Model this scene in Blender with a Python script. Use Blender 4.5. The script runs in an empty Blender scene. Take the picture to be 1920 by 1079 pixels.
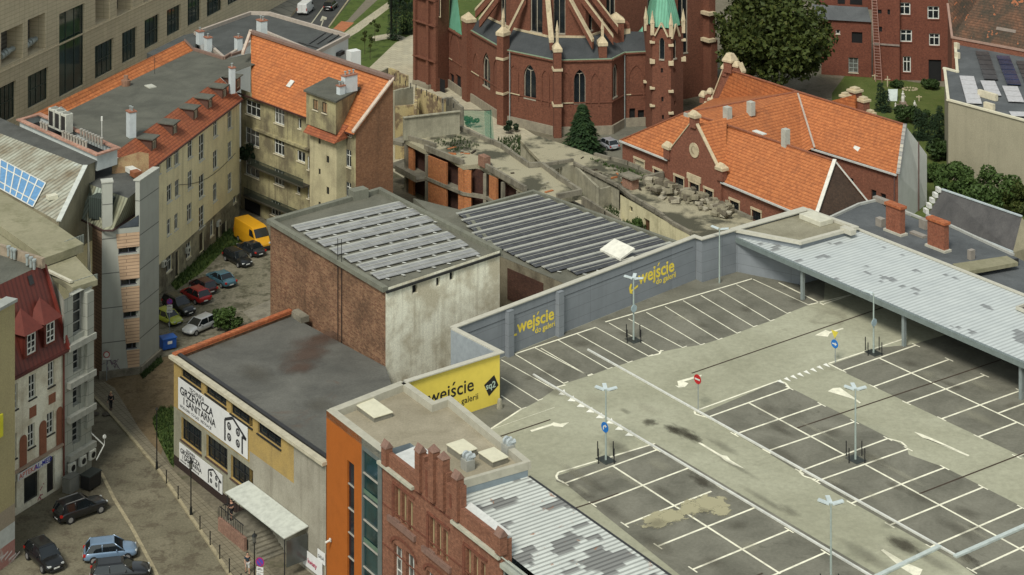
import bpy, bmesh, math, random
from mathutils import Vector, Matrix
random.seed(7)
SC=bpy.context.scene
# ---------------------------------------------------------------- camera
F=3480.0; CX=960.0; HY=-790.0; HC=82.0
cd=bpy.data.cameras.new('camera'); cam=bpy.data.objects.new('camera',cd); SC.collection.objects.link(cam)
cam.location=(0,0,HC); cam.rotation_euler=(math.radians(90),0,0)
cd.sensor_width=36; cd.lens=36*F/1920; cd.shift_y=-(539.5-HY)/1920; cd.clip_start=1; cd.clip_end=6000
SC.camera=cam
# ---------------------------------------------------------------- light: bright overcast, soft sun from the left behind the camera
SUN_EL,SUN_AZ=50,203      # azimuth of the sun measured clockwise from +Y
w=bpy.data.worlds.new('World'); SC.world=w; w.use_nodes=True
nt=w.node_tree; nt.nodes.clear()
o=nt.nodes.new('ShaderNodeOutputWorld'); bg=nt.nodes.new('ShaderNodeBackground'); sky=nt.nodes.new('ShaderNodeTexSky')
sky.sky_type='NISHITA'; sky.sun_disc=False; sky.sun_elevation=math.radians(SUN_EL); sky.sun_rotation=math.radians(SUN_AZ)
hs=nt.nodes.new('ShaderNodeHueSaturation'); hs.inputs['Saturation'].default_value=0.32; hs.inputs['Value'].default_value=1.0
nt.links.new(sky.outputs[0],hs.inputs['Color']); tn=nt.nodes.new('ShaderNodeMix'); tn.data_type='RGBA'; tn.blend_type='MULTIPLY'; tn.inputs[0].default_value=1; tn.inputs[7].default_value=(.96,1.0,.93,1); nt.links.new(hs.outputs[0],tn.inputs[6]); nt.links.new(tn.outputs[2],bg.inputs['Color']); nt.links.new(bg.outputs[0],o.inputs['Surface'])
bg.inputs['Strength'].default_value=0.14
sl=bpy.data.lights.new('sun','SUN'); sl.energy=2.8; sl.angle=math.radians(16); sl.color=(1,.97,.89)
so=bpy.data.objects.new('sun',sl); SC.collection.objects.link(so)
a=math.radians(SUN_AZ); e=math.radians(SUN_EL)
so.rotation_euler=Vector((math.sin(a)*math.cos(e),math.cos(a)*math.cos(e),math.sin(e))).to_track_quat('Z','Y').to_euler()
SC.view_settings.view_transform='Standard'; SC.view_settings.look='None'; SC.view_settings.exposure=0.2; SC.view_settings.gamma=1

# ---------------------------------------------------------------- photo geometry helpers
def G(x,y,z=0.0):
    Y=F*(HC-z)/(y-HY); return Vector(((x-CX)/F*Y,Y,z))
def D(x,y,Y): return Vector(((x-CX)/F*Y,Y,HC-(y-HY)*Y/F))
A_=Vector((.572,-.820,0)).normalized(); B_=Vector((.820,.572,0)).normalized(); UP=Vector((0,0,1))
class Wl:
    """vertical plane through two points on plan"""
    def __init__(s,a,b):
        s.a=Vector((a[0],a[1],0)); d=Vector((b[0]-a[0],b[1]-a[1],0)); s.L=d.length; s.d=d.normalized()
        n=Vector((s.d.y,-s.d.x,0))
        if n.dot(-s.a)<0: n=-n
        s.n=n
    def hit(s,px,py):
        r=Vector(((px-CX)/F,1,-(py-HY)/F)); t=s.a.dot(s.n)/r.dot(s.n); p=r*t; p.z+=HC
        return ((p-s.a).dot(s.d),p.z)
    def pt(s,u,z,off=0.0): return s.a+s.d*u+s.n*off+UP*z
    def rect(s,xl,xr,yt,yb):
        u0,z1=s.hit(xl,yt); _,z0=s.hit(xl,yb); u1,_=s.hit(xr,yt)
        return (min(u0,u1),max(u0,u1),z0,z1)

# ---------------------------------------------------------------- mesh collector
class MB:
    def __init__(s): s.v=[];s.f=[];s.m=[]
    def face(s,pts,m=0):
        i=len(s.v); s.v+= [Vector(p) for p in pts]; s.f.append(list(range(i,i+len(pts)))); s.m.append(m); return s
    def box(s,o,dx,dy,dz,m=0):
        o=Vector(o);dx=Vector(dx);dy=Vector(dy);dz=Vector(dz)
        if dx.cross(dy).dot(dz)<0: dx,dy=dy,dx
        c=[o,o+dx,o+dx+dy,o+dy]; t=[p+dz for p in c]
        i=len(s.v); s.v+=c+t
        for q in ((3,2,1,0),(4,5,6,7),(0,1,5,4),(1,2,6,5),(2,3,7,6),(3,0,4,7)): s.f.append([i+k for k in q]); s.m.append(m)
        return s
    def cbox(s,c,sx,sy,sz,rz=0,m=0,d=None):
        """centre-bottom c"""
        ux=Vector((math.cos(rz),math.sin(rz),0)) if d is None else Vector(d); uy=Vector((-ux.y,ux.x,0))
        return s.box(Vector(c)-ux*sx/2-uy*sy/2,ux*sx,uy*sy,UP*sz,m)
    def prism(s,poly,z0,z1,m=0,mtop=None,cap=True):
        p=[Vector((q[0],q[1],0)) for q in poly]
        ar=sum(p[i].x*p[(i+1)%len(p)].y-p[(i+1)%len(p)].x*p[i].y for i in range(len(p)))
        if ar<0: p=p[::-1]
        n=len(p)
        for i in range(n):
            a,b=p[i],p[(i+1)%n]; s.face([a+UP*z0,b+UP*z0,b+UP*z1,a+UP*z1],m)
        if cap:
            s.face([q+UP*z1 for q in p],m if mtop is None else mtop); s.face([q+UP*z0 for q in p[::-1]],m)
        return s
    def tube(s,p,q,r,n=8,m=0,r2=None,cap=True):
        p=Vector(p);q=Vector(q);d=(q-p).normalized(); r2=r if r2 is None else r2
        u=d.cross(Vector((0,0,1)) if abs(d.z)<.9 else Vector((1,0,0))).normalized(); v=d.cross(u)
        i=len(s.v)
        for k in range(n):
            t=2*math.pi*k/n; e=u*math.cos(t)+v*math.sin(t); s.v+=[p+e*r,q+e*r2]
        for k in range(n):
            a=i+2*k;b=i+2*((k+1)%n); s.f.append([a,b,b+1,a+1]); s.m.append(m)
        if cap: s.f.append([i+2*k for k in range(n)][::-1]); s.m.append(m); s.f.append([i+2*k+1 for k in range(n)]); s.m.append(m)
        return s
    def bar(s,p,q,wd,h,m=0,up=UP):
        """rectangular bar lying from p to q (bottom centre line)"""
        p=Vector(p);q=Vector(q);d=(q-p); sd=d.cross(up).normalized()*wd
        return s.box(p-sd/2,d,sd,Vector(up)*h,m)
    def blob(s,c,r,n=1,jit=0.0,sc=(1,1,1),m=0):
        bm=bmesh.new(); bmesh.ops.create_icosphere(bm,subdivisions=n,radius=1)
        i=len(s.v)
        for v in bm.verts:
            k=r*(1+random.uniform(-jit,jit)); s.v.append(Vector(c)+Vector((v.co.x*sc[0],v.co.y*sc[1],v.co.z*sc[2]))*k)
        for f in bm.faces: s.f.append([i+v.index for v in f.verts]); s.m.append(m)
        bm.free(); return s
    def build(s,name,mats,parent=None,loc=None,smooth=False,bevel=0,kind=None,uvrot=0.0,weld=False):
        if not isinstance(mats,(list,tuple)): mats=[mats]
        base=Vector((0,0,0))
        if parent is not None:
            q=parent
            while q is not None: base+=Vector(q.location); q=q.parent
        elif loc is not None: base=Vector(loc)
        me=bpy.data.meshes.new(name); me.from_pydata([v-base for v in s.v],[],s.f); 
        for mt in mats: me.materials.append(mt)
        for p,mi in zip(me.polygons,s.m): p.material_index=min(mi,len(mats)-1); p.use_smooth=smooth
        uv=me.uv_layers.new(name='UVMap').data
        cr,sr=math.cos(uvrot),math.sin(uvrot)
        for p in me.polygons:
            n=p.normal
            if abs(n.z)>.985:
                t=Vector((cr,sr,0)); b=Vector((-sr,cr,0))
            else:
                t=Vector((-n.y,n.x,0)).normalized(); b=n.cross(t)
            for li in p.loop_indices:
                c=me.vertices[me.loops[li].vertex_index].co+base; uv[li].uv=(c.dot(t),c.dot(b))
        if weld:
            bm=bmesh.new(); bm.from_mesh(me); bmesh.ops.remove_doubles(bm,verts=bm.verts,dist=.001); bm.to_mesh(me); bm.free()
        ob=bpy.data.objects.new(name,me); SC.collection.objects.link(ob)
        if parent is not None: ob.parent=parent
        else: ob.location=base
        if bevel:
            b=ob.modifiers.new('b','BEVEL'); b.width=bevel; b.segments=2; b.limit_method='ANGLE'
        if kind: ob['kind']=kind
        return ob
def thing(name,label,cat,loc,group=None):
    o=bpy.data.objects.new(name,None); o.empty_display_size=.5; SC.collection.objects.link(o); o.location=Vector(loc)
    o['label']=label; o['category']=cat
    if group: o['group']=group
    return o
def tag(o,label,cat,group=None):
    o['label']=label; o['category']=cat
    if group: o['group']=group
    return o
def copytree(r,loc,rz=None,label=None):
    c=r.copy(); SC.collection.objects.link(c); c.location=Vector(loc)
    if rz is not None: c.rotation_euler=(0,0,rz)
    if label: c['label']=label
    for ch in list(r.children):
        d=ch.copy(); SC.collection.objects.link(d); d.parent=c
        for g in list(ch.children):
            h=g.copy(); SC.collection.objects.link(h); h.parent=d
    return c

# ---------------------------------------------------------------- materials
def srgb(r,g,b):
    f=lambda c:(c/255/12.92) if c<=10 else ((c/255+.055)/1.055)**2.4
    return (f(r),f(g),f(b),1)
class NM:
    def __init__(s,name,rough=.85,spec=.3,metal=0):
        m=bpy.data.materials.new(name); m.use_nodes=True; s.m=m; s.nt=m.node_tree; s.b=s.nt.nodes['Principled BSDF']
        s.b.inputs['Roughness'].default_value=rough; s.b.inputs['Specular IOR Level'].default_value=spec; s.b.inputs['Metallic'].default_value=metal
        s.tc=s.n('ShaderNodeTexCoord')
    def n(s,t,**k):
        x=s.nt.nodes.new(t)
        for a,b in k.items(): setattr(x,a,b)
        return x
    def L(s,a,b): s.nt.links.new(a,b)
    def noise(s,scale,detail=4,rough=.55,coord='Object',stretch=None,dist=0):
        x=s.n('ShaderNodeTexNoise'); x.inputs['Scale'].default_value=scale; x.inputs['Detail'].default_value=detail; x.inputs['Roughness'].default_value=rough; x.inputs['Distortion'].default_value=dist
        if stretch:
            mp=s.n('ShaderNodeMapping'); mp.inputs['Scale'].default_value=stretch; s.L(s.tc.outputs[coord],mp.inputs[0]); s.L(mp.outputs[0],x.inputs['Vector'])
        else: s.L(s.tc.outputs[coord],x.inputs['Vector'])
        return x.outputs['Fac']
    def ramp(s,f,a,b,ca=(0,0,0,1),cb=(1,1,1,1)):
        x=s.n('ShaderNodeValToRGB'); x.color_ramp.elements[0].position=a; x.color_ramp.elements[1].position=b
        x.color_ramp.elements[0].color=ca; x.color_ramp.elements[1].color=cb; s.L(f,x.inputs[0]); return x.outputs[0]
    def mix(s,f,a,b,mode='MIX'):
        x=s.n('ShaderNodeMix',data_type='RGBA',blend_type=mode)
        if isinstance(f,(int,float)): x.inputs[0].default_value=f
        else: s.L(f,x.inputs[0])
        for i,c in ((6,a),(7,b)):
            if isinstance(c,tuple): x.inputs[i].default_value=c
            else: s.L(c,x.inputs[i])
        return x.outputs[2]
    def bump(s,f,st=.3,d=.02):
        x=s.n('ShaderNodeBump'); x.inputs['Strength'].default_value=st; x.inputs['Distance'].default_value=d; s.L(f,x.inputs['Height']); s.L(x.outputs[0],s.b.inputs['Normal'])
    def out(s,c):
        if isinstance(c,tuple): s.b.inputs['Base Color'].default_value=c
        else: s.L(c,s.b.inputs['Base Color'])
        return s.m
def dk(c,k): return (c[0]*k,c[1]*k,c[2]*k,1)
_mc={}
def plaster(name,base,stain=None,amt=.6,sc=.35,rough=.9,streak=.5,fine=.12,lo=.45,hi=.7):
    """painted or rendered surface with blotches, vertical run-off streaks and fine grain"""
    if name in _mc: return _mc[name]
    s=NM(name,rough); stain=stain or dk(base,.55)
    big=s.ramp(s.noise(sc,6,.6),lo,hi); c=s.mix(big,base,s.mix(amt,base,stain))
    st=s.ramp(s.noise(1.0,4,.6,stretch=(1.6,1.6,.12)),.5,.75); c=s.mix(s.mix(streak,(0,0,0,1),st),c,dk(stain,.9))
    g=s.noise(9,3,.6); gr=s.ramp(g,.3,.7,(1-fine*1.5,)*3+(1,),(1+fine,)*3+(1,)); c=s.mix(1,c,gr,'MULTIPLY')
    s.bump(g,.15,.02); _mc[name]=s.out(c); return _mc[name]
def paint(name,col,rough=.55,metal=0,spec=.4,dirt=.25,coat=0):
    if name in _mc: return _mc[name]
    s=NM(name,rough,spec,metal); f=s.ramp(s.noise(1.7,5,.65),.4,.75); c=s.mix(f,col,dk(col,1-dirt))
    if coat: s.b.inputs['Coat Weight'].default_value=coat; s.b.inputs['Coat Roughness'].default_value=.05
    _mc[name]=s.out(c); return _mc[name]
def brick(name,c1,c2,mortar,stain=None,amt=.5,bw=.26,bh=.085,lo=.42,hi=.68,streak=.35,ms=.01):
    if name in _mc: return _mc[name]
    s=NM(name,.92); b=s.n('ShaderNodeTexBrick'); s.L(s.tc.outputs['UV'],b.inputs['Vector'])
    b.inputs['Scale'].default_value=1; b.inputs['Brick Width'].default_value=bw; b.inputs['Row Height'].default_value=bh; b.inputs['Mortar Size'].default_value=ms
    b.inputs['Color1'].default_value=c1; b.inputs['Color2'].default_value=c2; b.inputs['Mortar'].default_value=mortar; b.inputs['Bias'].default_value=-.1
    c=b.outputs[0]; stain=stain or dk(c1,.4)
    c=s.mix(s.mix(amt,(0,0,0,1),s.ramp(s.noise(.3,6,.65),lo,hi)),c,stain)
    st=s.ramp(s.noise(1.0,4,.6,stretch=(1.2,1.2,.1)),.52,.8); c=s.mix(s.mix(streak,(0,0,0,1),st),c,dk(stain,.8))
    v=s.noise(4,3,.7); c=s.mix(1,c,s.ramp(v,.3,.7,(.72,.72,.72,1),(1.25,1.22,1.2,1)),'MULTIPLY')
    s.bump(b.outputs['Fac'],.25,-.01); _mc[name]=s.out(c); return _mc[name]
def tiles(name,c1,c2,dark,row=.34,col=.24,amt=.5,lo=.5,hi=.75,patch=None):
    if name in _mc: return _mc[name]
    s=NM(name,.8); b=s.n('ShaderNodeTexBrick'); s.L(s.tc.outputs['UV'],b.inputs['Vector']); b.offset=0.0
    b.inputs['Scale'].default_value=1; b.inputs['Brick Width'].default_value=col; b.inputs['Row Height'].default_value=row; b.inputs['Mortar Size'].default_value=.006
    b.inputs['Color1'].default_value=c1; b.inputs['Color2'].default_value=c2; b.inputs['Mortar'].default_value=dk(c1,.5); b.inputs['Bias'].default_value=-.2
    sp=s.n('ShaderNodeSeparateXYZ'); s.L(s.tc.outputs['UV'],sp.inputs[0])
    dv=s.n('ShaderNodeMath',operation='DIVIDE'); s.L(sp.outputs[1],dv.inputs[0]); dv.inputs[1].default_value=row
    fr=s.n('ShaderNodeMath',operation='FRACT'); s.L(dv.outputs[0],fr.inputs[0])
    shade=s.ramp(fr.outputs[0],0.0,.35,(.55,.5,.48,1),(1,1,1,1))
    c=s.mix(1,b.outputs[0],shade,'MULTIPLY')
    c=s.mix(s.mix(amt,(0,0,0,1),s.ramp(s.noise(.35,7,.7),lo,hi)),c,dark)
    if patch: c=s.mix(s.ramp(s.noise(.7,3,.6),.63,.66),c,patch)
    c=s.mix(1,c,s.ramp(s.noise(3,3,.7),.3,.7,(.8,.78,.76,1),(1.2,1.18,1.15,1)),'MULTIPLY')
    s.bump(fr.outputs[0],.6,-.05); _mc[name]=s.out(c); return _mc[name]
def felt(name,base,light=None,seam=1.0,sc=.25,brown=None):
    """bitumen roofing felt: sheets with seams, ponding blotches"""
    if name in _mc: return _mc[name]
    s=NM(name,.9); light=light or dk(base,1.5)
    c=s.mix(s.ramp(s.noise(sc,7,.65,dist=.4),.35,.75),dk(base,.8),light)
    sp=s.n('ShaderNodeSeparateXYZ'); s.L(s.tc.outputs['UV'],sp.inputs[0]); fr=s.n('ShaderNodeMath',operation='FRACT'); s.L(sp.outputs[0],fr.inputs[0])
    c=s.mix(1,c,s.ramp(fr.outputs[0],.0,.06,(1-.3*seam,)*3+(1,),(1,1,1,1)),'MULTIPLY')
    if brown: c=s.mix(s.ramp(s.noise(.12,5,.6,dist=.8),.6,.72),c,brown)
    c=s.mix(1,c,s.ramp(s.noise(6,4,.7),.3,.7,(.85,.85,.85,1),(1.15,1.15,1.15,1)),'MULTIPLY')
    _mc[name]=s.out(c); return _mc[name]
def metalsheet(name,c1,c2,rib=.3,patch=None,rust=None,rough=.5,axis=0,depth=.5,plo=.62,pair=True,psc=.6,pst=(.5,.12,1)):
    """ribbed metal: ribs along UV y (axis 0) or x (axis 1)"""
    if name in _mc: return _mc[name]
    s=NM(name,rough,.4,.0); sp=s.n('ShaderNodeSeparateXYZ'); s.L(s.tc.outputs['UV'],sp.inputs[0])
    dv=s.n('ShaderNodeMath',operation='DIVIDE'); s.L(sp.outputs[axis],dv.inputs[0]); dv.inputs[1].default_value=rib
    fr=s.n('ShaderNodeMath',operation='FRACT'); s.L(dv.outputs[0],fr.inputs[0])
    c=s.mix(s.ramp(s.noise(.5,6,.7),.35,.7),c1,c2)
    if patch:
        fl=s.n('ShaderNodeMath',operation='FLOOR'); s.L(dv.outputs[0],fl.inputs[0]); ml=s.n('ShaderNodeMath',operation='MULTIPLY'); s.L(fl.outputs[0],ml.inputs[0]); ml.inputs[1].default_value=rib
        cb=s.n('ShaderNodeCombineXYZ'); s.L(ml.outputs[0],cb.inputs[axis]); s.L(sp.outputs[1-axis],cb.inputs[1-axis])
        mp=s.n('ShaderNodeMapping'); mp.inputs['Scale'].default_value=pst; s.L(cb.outputs[0],mp.inputs[0])
        x=s.n('ShaderNodeTexNoise'); x.inputs['Scale'].default_value=psc; x.inputs['Detail'].default_value=2; x.inputs['Roughness'].default_value=.6; s.L(mp.outputs[0],x.inputs['Vector']); pm=s.ramp(x.outputs['Fac'],plo,plo+.012)
        c=s.mix(pm,c,patch)
    if rust: c=s.mix(s.ramp(s.noise(.9,6,.75,dist=.6),.62,.70),c,rust)
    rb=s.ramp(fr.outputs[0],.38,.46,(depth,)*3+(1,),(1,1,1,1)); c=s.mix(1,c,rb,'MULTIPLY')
    s.bump(fr.outputs[0],.4,.05); _mc[name]=s.out(c); return _mc[name]
def panels(name,c1,c2,joint,pw,ph,offset=.5,js=.02,rough=.7,var=.12):
    if name in _mc: return _mc[name]
    s=NM(name,rough); b=s.n('ShaderNodeTexBrick'); s.L(s.tc.outputs['UV'],b.inputs['Vector']); b.offset=offset
    b.inputs['Scale'].default_value=1; b.inputs['Brick Width'].default_value=pw; b.inputs['Row Height'].default_value=ph; b.inputs['Mortar Size'].default_value=js
    b.inputs['Color1'].default_value=c1; b.inputs['Color2'].default_value=c2; b.inputs['Mortar'].default_value=joint
    c=s.mix(1,b.outputs[0],s.ramp(s.noise(.5,6,.65),.3,.7,(1-var,)*3+(1,),(1+var,)*3+(1,)),'MULTIPLY')
    st=s.ramp(s.noise(1.0,4,.6,stretch=(1.6,1.6,.1)),.5,.8); c=s.mix(s.mix(.25,(0,0,0,1),st),c,dk(c1,.55))
    _mc[name]=s.out(c); return _mc[name]
def glass(name,col,rough=.08,var=.5,spec=.7,sc=.5):
    if name in _mc: return _mc[name]
    s=NM(name,rough,spec); c=s.mix(s.ramp(s.noise(sc,3,.5),.3,.7),dk(col,1-var),dk(col,1+var)); _mc[name]=s.out(c); return _mc[name]
def ground(name,c1,c2,c3,sc=.2,fine=3.0,b=.3,lo=.5,hi=.65,tr=None):
    if name in _mc: return _mc[name]
    s=NM(name,.95,.2); c=s.mix(s.ramp(s.noise(sc,8,.65,dist=.5),.35,.65),c1,c2)
    c=s.mix(s.ramp(s.noise(sc*2.3,8,.7,dist=.3),lo,hi),c,c3)
    if tr: c=s.mix(s.mix(.6,(0,0,0,1),s.ramp(s.noise(.5,4,.6,stretch=(1,.2,1)),.5,.7)),c,tr)
    f=s.noise(fine,5,.75); c=s.mix(1,c,s.ramp(f,.3,.7,(1-b,)*3+(1,),(1+b,)*3+(1,)),'MULTIPLY'); s.bump(f,.3,.03)
    _mc[name]=s.out(c); return _mc[name]
def leafmat(name,c1,c2,c3):
    if name in _mc: return _mc[name]
    s=NM(name,.7,.25); n=s.noise(.6,5,.7); c=s.mix(s.ramp(n,.35,.65),c1,c2); c=s.mix(s.ramp(s.noise(2.5,3,.7),.55,.7),c,c3)
    _mc[name]=s.out(c); return _mc[name]
WHITE=paint('white_paint',(.62,.62,.56,1)); CREAM=paint('cream_paint',(.58,.52,.38,1)); BLACK=paint('black_paint',(.012,.012,.012,1))
STEEL=paint('galvanised_steel',(.36,.40,.38,1),.45,.3); DKMETAL=paint('dark_metal',(.03,.03,.03,1),.5,.2); GREYP=paint('grey_paint',(.22,.25,.26,1))
GL=glass('window_glass',(.012,.016,.018,1)); GLT=glass('teal_glass',(.012,.035,.035,1)); CURT=glass('curtained_glass',(.10,.10,.09,1),.2,.5,.5,1.5); TAN=paint('tan_blind',(.28,.22,.12,1))
DARKIN=paint('dark_interior',(.008,.008,.008,1),.9); STONE=plaster('pale_stone',(.48,.41,.27,1),(.18,.14,.09,1),.5,1.2)
CONC=plaster('weathered_concrete',(.22,.20,.15,1),(.07,.065,.05,1),.75,.6); CONCL=plaster('pale_concrete',(.32,.30,.22,1),(.12,.11,.08,1),.6,.7)

# ---------------------------------------------------------------- building pieces
def openwall(mb,W,u0,u1,z0,z1,ops,dep=.22,m=0,mr=0):
    """wall rectangle with real openings, reveals dep deep"""
    us=sorted({u0,u1}|{max(u0,min(u1,o[i])) for o in ops for i in (0,1)}); zs=sorted({z0,z1}|{max(z0,min(z1,o[i])) for o in ops for i in (2,3)})
    for i in range(len(us)-1):
        run=None
        for j in range(len(zs)-1):
            uc=(us[i]+us[i+1])/2; zc=(zs[j]+zs[j+1])/2
            if any(o[0]<uc<o[1] and o[2]<zc<o[3] for o in ops):
                if run is not None: mb.face([W.pt(us[i],run),W.pt(us[i+1],run),W.pt(us[i+1],zs[j]),W.pt(us[i],zs[j])],m); run=None
            elif run is None: run=zs[j]
        if run is not None: mb.face([W.pt(us[i],run),W.pt(us[i+1],run),W.pt(us[i+1],z1),W.pt(us[i],z1)],m)
    for o in ops:
        a,b,c,d=max(u0,o[0]),min(u1,o[1]),max(z0,o[2]),min(z1,o[3])
        k=o[4] if len(o)>4 and isinstance(o[4],(int,float)) else dep
        q=[(a,c),(b,c),(b,d),(a,d)]
        for i in range(4):
            p,r=q[i],q[(i+1)%4]; mb.face([W.pt(p[0],p[1]),W.pt(r[0],r[1]),W.pt(r[0],r[1],-k),W.pt(p[0],p[1],-k)],mr)
def window(W,r,parent,style='cross',fm=None,gm=None,dep=.22,fw=.09,sill=True,name='window',lab=None,sm=None,surround=None):
    a,b,c,d=r[:4]; fm=fm or WHITE; gm=gm or GL; mb=MB(); t=.06; o=-dep+.03
    def bar(u0,u1,z0,z1): mb.box(W.pt(u0,z0,o),W.d*(u1-u0),W.n*t,UP*(z1-z0))
    bar(a,a+fw,c,d);bar(b-fw,b,c,d);bar(a+fw,b-fw,c,c+fw);bar(a+fw,b-fw,d-fw,d)
    wd=b-a; h=d-c; cols,rows={'cross':([.5],[.66]),'single':([],[]),'grid3':([.333,.667],[.62]),'two':([.5],[]),'grid6':([.333,.667],[.33,.66]),'bars':([],[.25,.5,.75]),'h2':([],[.5]),'tall':([.5],[.3,.6]),'grid4':([.25,.5,.75],[.5])}[style]
    for q in cols: u=a+wd*q; bar(u-fw*.4,u+fw*.4,c+fw,d-fw)
    for q in rows:
        z=c+h*q; e=[a+fw]+[a+wd*k for k in cols]+[b-fw]
        for i in range(len(e)-1):
            bar(e[i]+(fw*.4 if i else 0),e[i+1]-(fw*.4 if i<len(e)-2 else 0),z-fw*.4,z+fw*.4)
    f=mb.build(name,fm,parent)
    if lab: f['label']=lab
    MB().face([W.pt(a,c,-dep+.01),W.pt(b,c,-dep+.01),W.pt(b,d,-dep+.01),W.pt(a,d,-dep+.01)]).build('pane',gm,f)
    if sill: MB().box(W.pt(a-.08,c-.1,.003),W.d*(wd+.16),W.n*.12,UP*.1).build('sill',sm or CREAM,f)
    if surround:
        s=MB(); q=.14
        s.box(W.pt(a-q,c,.003),W.d*(q-.002),W.n*.07,UP*(h));s.box(W.pt(b+.002,c,.003),W.d*(q-.002),W.n*.07,UP*(h));s.box(W.pt(a-q-.05,d+.002,.003),W.d*(wd+2*q+.1),W.n*.12,UP*.28)
        s.build('surround',surround,f)
    return f
def hole(W,r,parent,dep=.22,mat=None,name='door',lab=None):
    a,b,c,d=r[:4]; f=MB().face([W.pt(a,c,-dep+.01),W.pt(b,c,-dep+.01),W.pt(b,d,-dep+.01),W.pt(a,d,-dep+.01)]).build(name,mat or DARKIN,parent)
    if lab: f['label']=lab
    return f
def coping(mb,pts,wd,h,closed=False,m=0):
    P=[Vector(p) for p in pts]; n=len(P); rng=range(n if closed else n-1)
    for i in rng:
        a,b=P[i],P[(i+1)%n]; d=(b-a).normalized()
        mb.bar(a-d*(wd*.5 if (closed or i) else 0)+UP*(.003*(i%2)),b+d*(wd*.5-.002 if (closed or i<n-2) else 0)+UP*(.003*(i%2)),wd,h,m)
def text(s,W,px,py,size_px,mat,parent,off=.02,name='lettering',bold=0,sx=1.0,font=None,align='LEFT',shear=0):
    """lettering painted on wall plane W; baseline-left at pixel; cap height so that letter size ~ size_px"""
    u,z=W.hit(px,py); _,z2=W.hit(px,py-size_px); size=(z2-z)/.72
    return textw(s,W,u,z,size,mat,parent,off,name,bold,sx,align)
def textw(s,W,u,z,size,mat,parent,off=.02,name='lettering',bold=0,sx=1.0,align='LEFT'):
    acc=None
    if 'ś' in s: acc=s.index('ś'); s=s.replace('ś','s')
    c=bpy.data.curves.new('t','FONT'); c.body=s; c.size=size; c.align_x=align; c.extrude=.004; c.offset=bold*size; c.resolution_u=3
    t=bpy.data.objects.new('t',c); SC.collection.objects.link(t)
    dg=bpy.context.evaluated_depsgraph_get()
    if acc is not None:
        def wd(b): c.body=b; dg.update(); return max(v[0] for v in t.evaluated_get(dg).bound_box)
        xa=wd(s[:acc]); xb=wd(s[:acc+1]); c.body=s; dg.update(); xm=(xa+xb)/2+size*.02
    me=bpy.data.meshes.new_from_object(t.evaluated_get(dg)); bpy.data.objects.remove(t)
    if acc is not None:
        bm=bmesh.new(); bm.from_mesh(me); bm.faces.new([bm.verts.new((xm+a*size,b*size,.006)) for a,b in ((-.05,.60),(.04,.60),(.16,.76),(.04,.76))]); bm.to_mesh(me); bm.free()
    base=Vector((0,0,0)); q=parent
    while q is not None: base+=Vector(q.location); q=q.parent
    d=W.d if W.n.cross(UP).dot(W.d)<0 else -W.d
    right=UP.cross(W.n)     # reading direction when looking at the face
    o=W.pt(u,z,off)
    for v in me.vertices: v.co=o+right*(v.co.x*sx)+UP*v.co.y+W.n*v.co.z-base
    me.materials.clear(); me.materials.append(mat); me.update()
    ob=bpy.data.objects.new(name,me); SC.collection.objects.link(ob); ob.parent=parent; return ob
def sheet(name,px,z,mat,kind='structure',parent=None,uvrot=0):
    mb=MB(); mb.face([G(x,y,z) for x,y in px]); 
    ob=mb.build(name,mat,parent,uvrot=uvrot,loc=None if parent else None)
    # make it face up
    me=ob.data
    if me.polygons[0].normal.z<0: me.flip_normals()
    if kind and parent is None: ob['kind']=kind
    return ob
AZA=math.atan2(-.820,.572); AZB=math.atan2(.572,.820)
# ================================================================ GROUND AND STREETS
GR=ground('dirt_ground',(.115,.10,.068,1),(.16,.14,.10,1),(.06,.062,.03,1),.12,2.5,.35,.52,.68)
gm=MB(); gm.face([(-900,40,0),(900,40,0),(900,2500,0),(-900,2500,0)]); g=gm.build('ground',GR,loc=(0,300,0),kind='structure')
ASPH=ground('worn_asphalt',(.125,.112,.075,1),(.17,.153,.105,1),(.10,.085,.058,1),.25,5,.3,.5,.6)
ASPHD=ground('dark_asphalt',(.045,.048,.046,1),(.065,.066,.062,1),(.04,.04,.04,1),.1,4,.15)
PAVE=panels('paving_slabs',(.20,.175,.12,1),(.17,.148,.10,1),(.06,.052,.035,1),.5,.5,.0,.02)
PAVEL=panels('church_yard_paving',(.42,.38,.27,1),(.36,.33,.24,1),(.25,.22,.15,1),1.2,1.2,.5,.03)
KERB=plaster('kerb_stone',(.33,.285,.18,1),(.1,.09,.06,1),.5,1.5)
GRASS=ground('grass_turf',(.055,.085,.018,1),(.085,.115,.028,1),(.035,.055,.014,1),.3,8,.45)
PLAZA=panels('plaza_paving',(.17,.165,.14,1),(.13,.13,.11,1),(.07,.07,.06,1),2.2,6,.5,.12)
RED=panels('red_cycle_paving',(.42,.16,.07,1),(.36,.13,.06,1),(.2,.08,.04,1),.6,.6,.5,.02)
# street at lower left (road runs from lower right up to the passage)
road=[(173,742),(205,775),(255,830),(300,885),(345,950),(400,1030),(445,1100),(460,1200),(150,1200),(262,1079),(190,900),(185,870),(172,800)]
sheet('road',road,.008,ASPH)
sheet('parking_road',[(-60,1250),(-60,880),(30,968),(118,918),(190,880),(240,968),(290,1100),(300,1250)],.004,ASPH)
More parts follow.
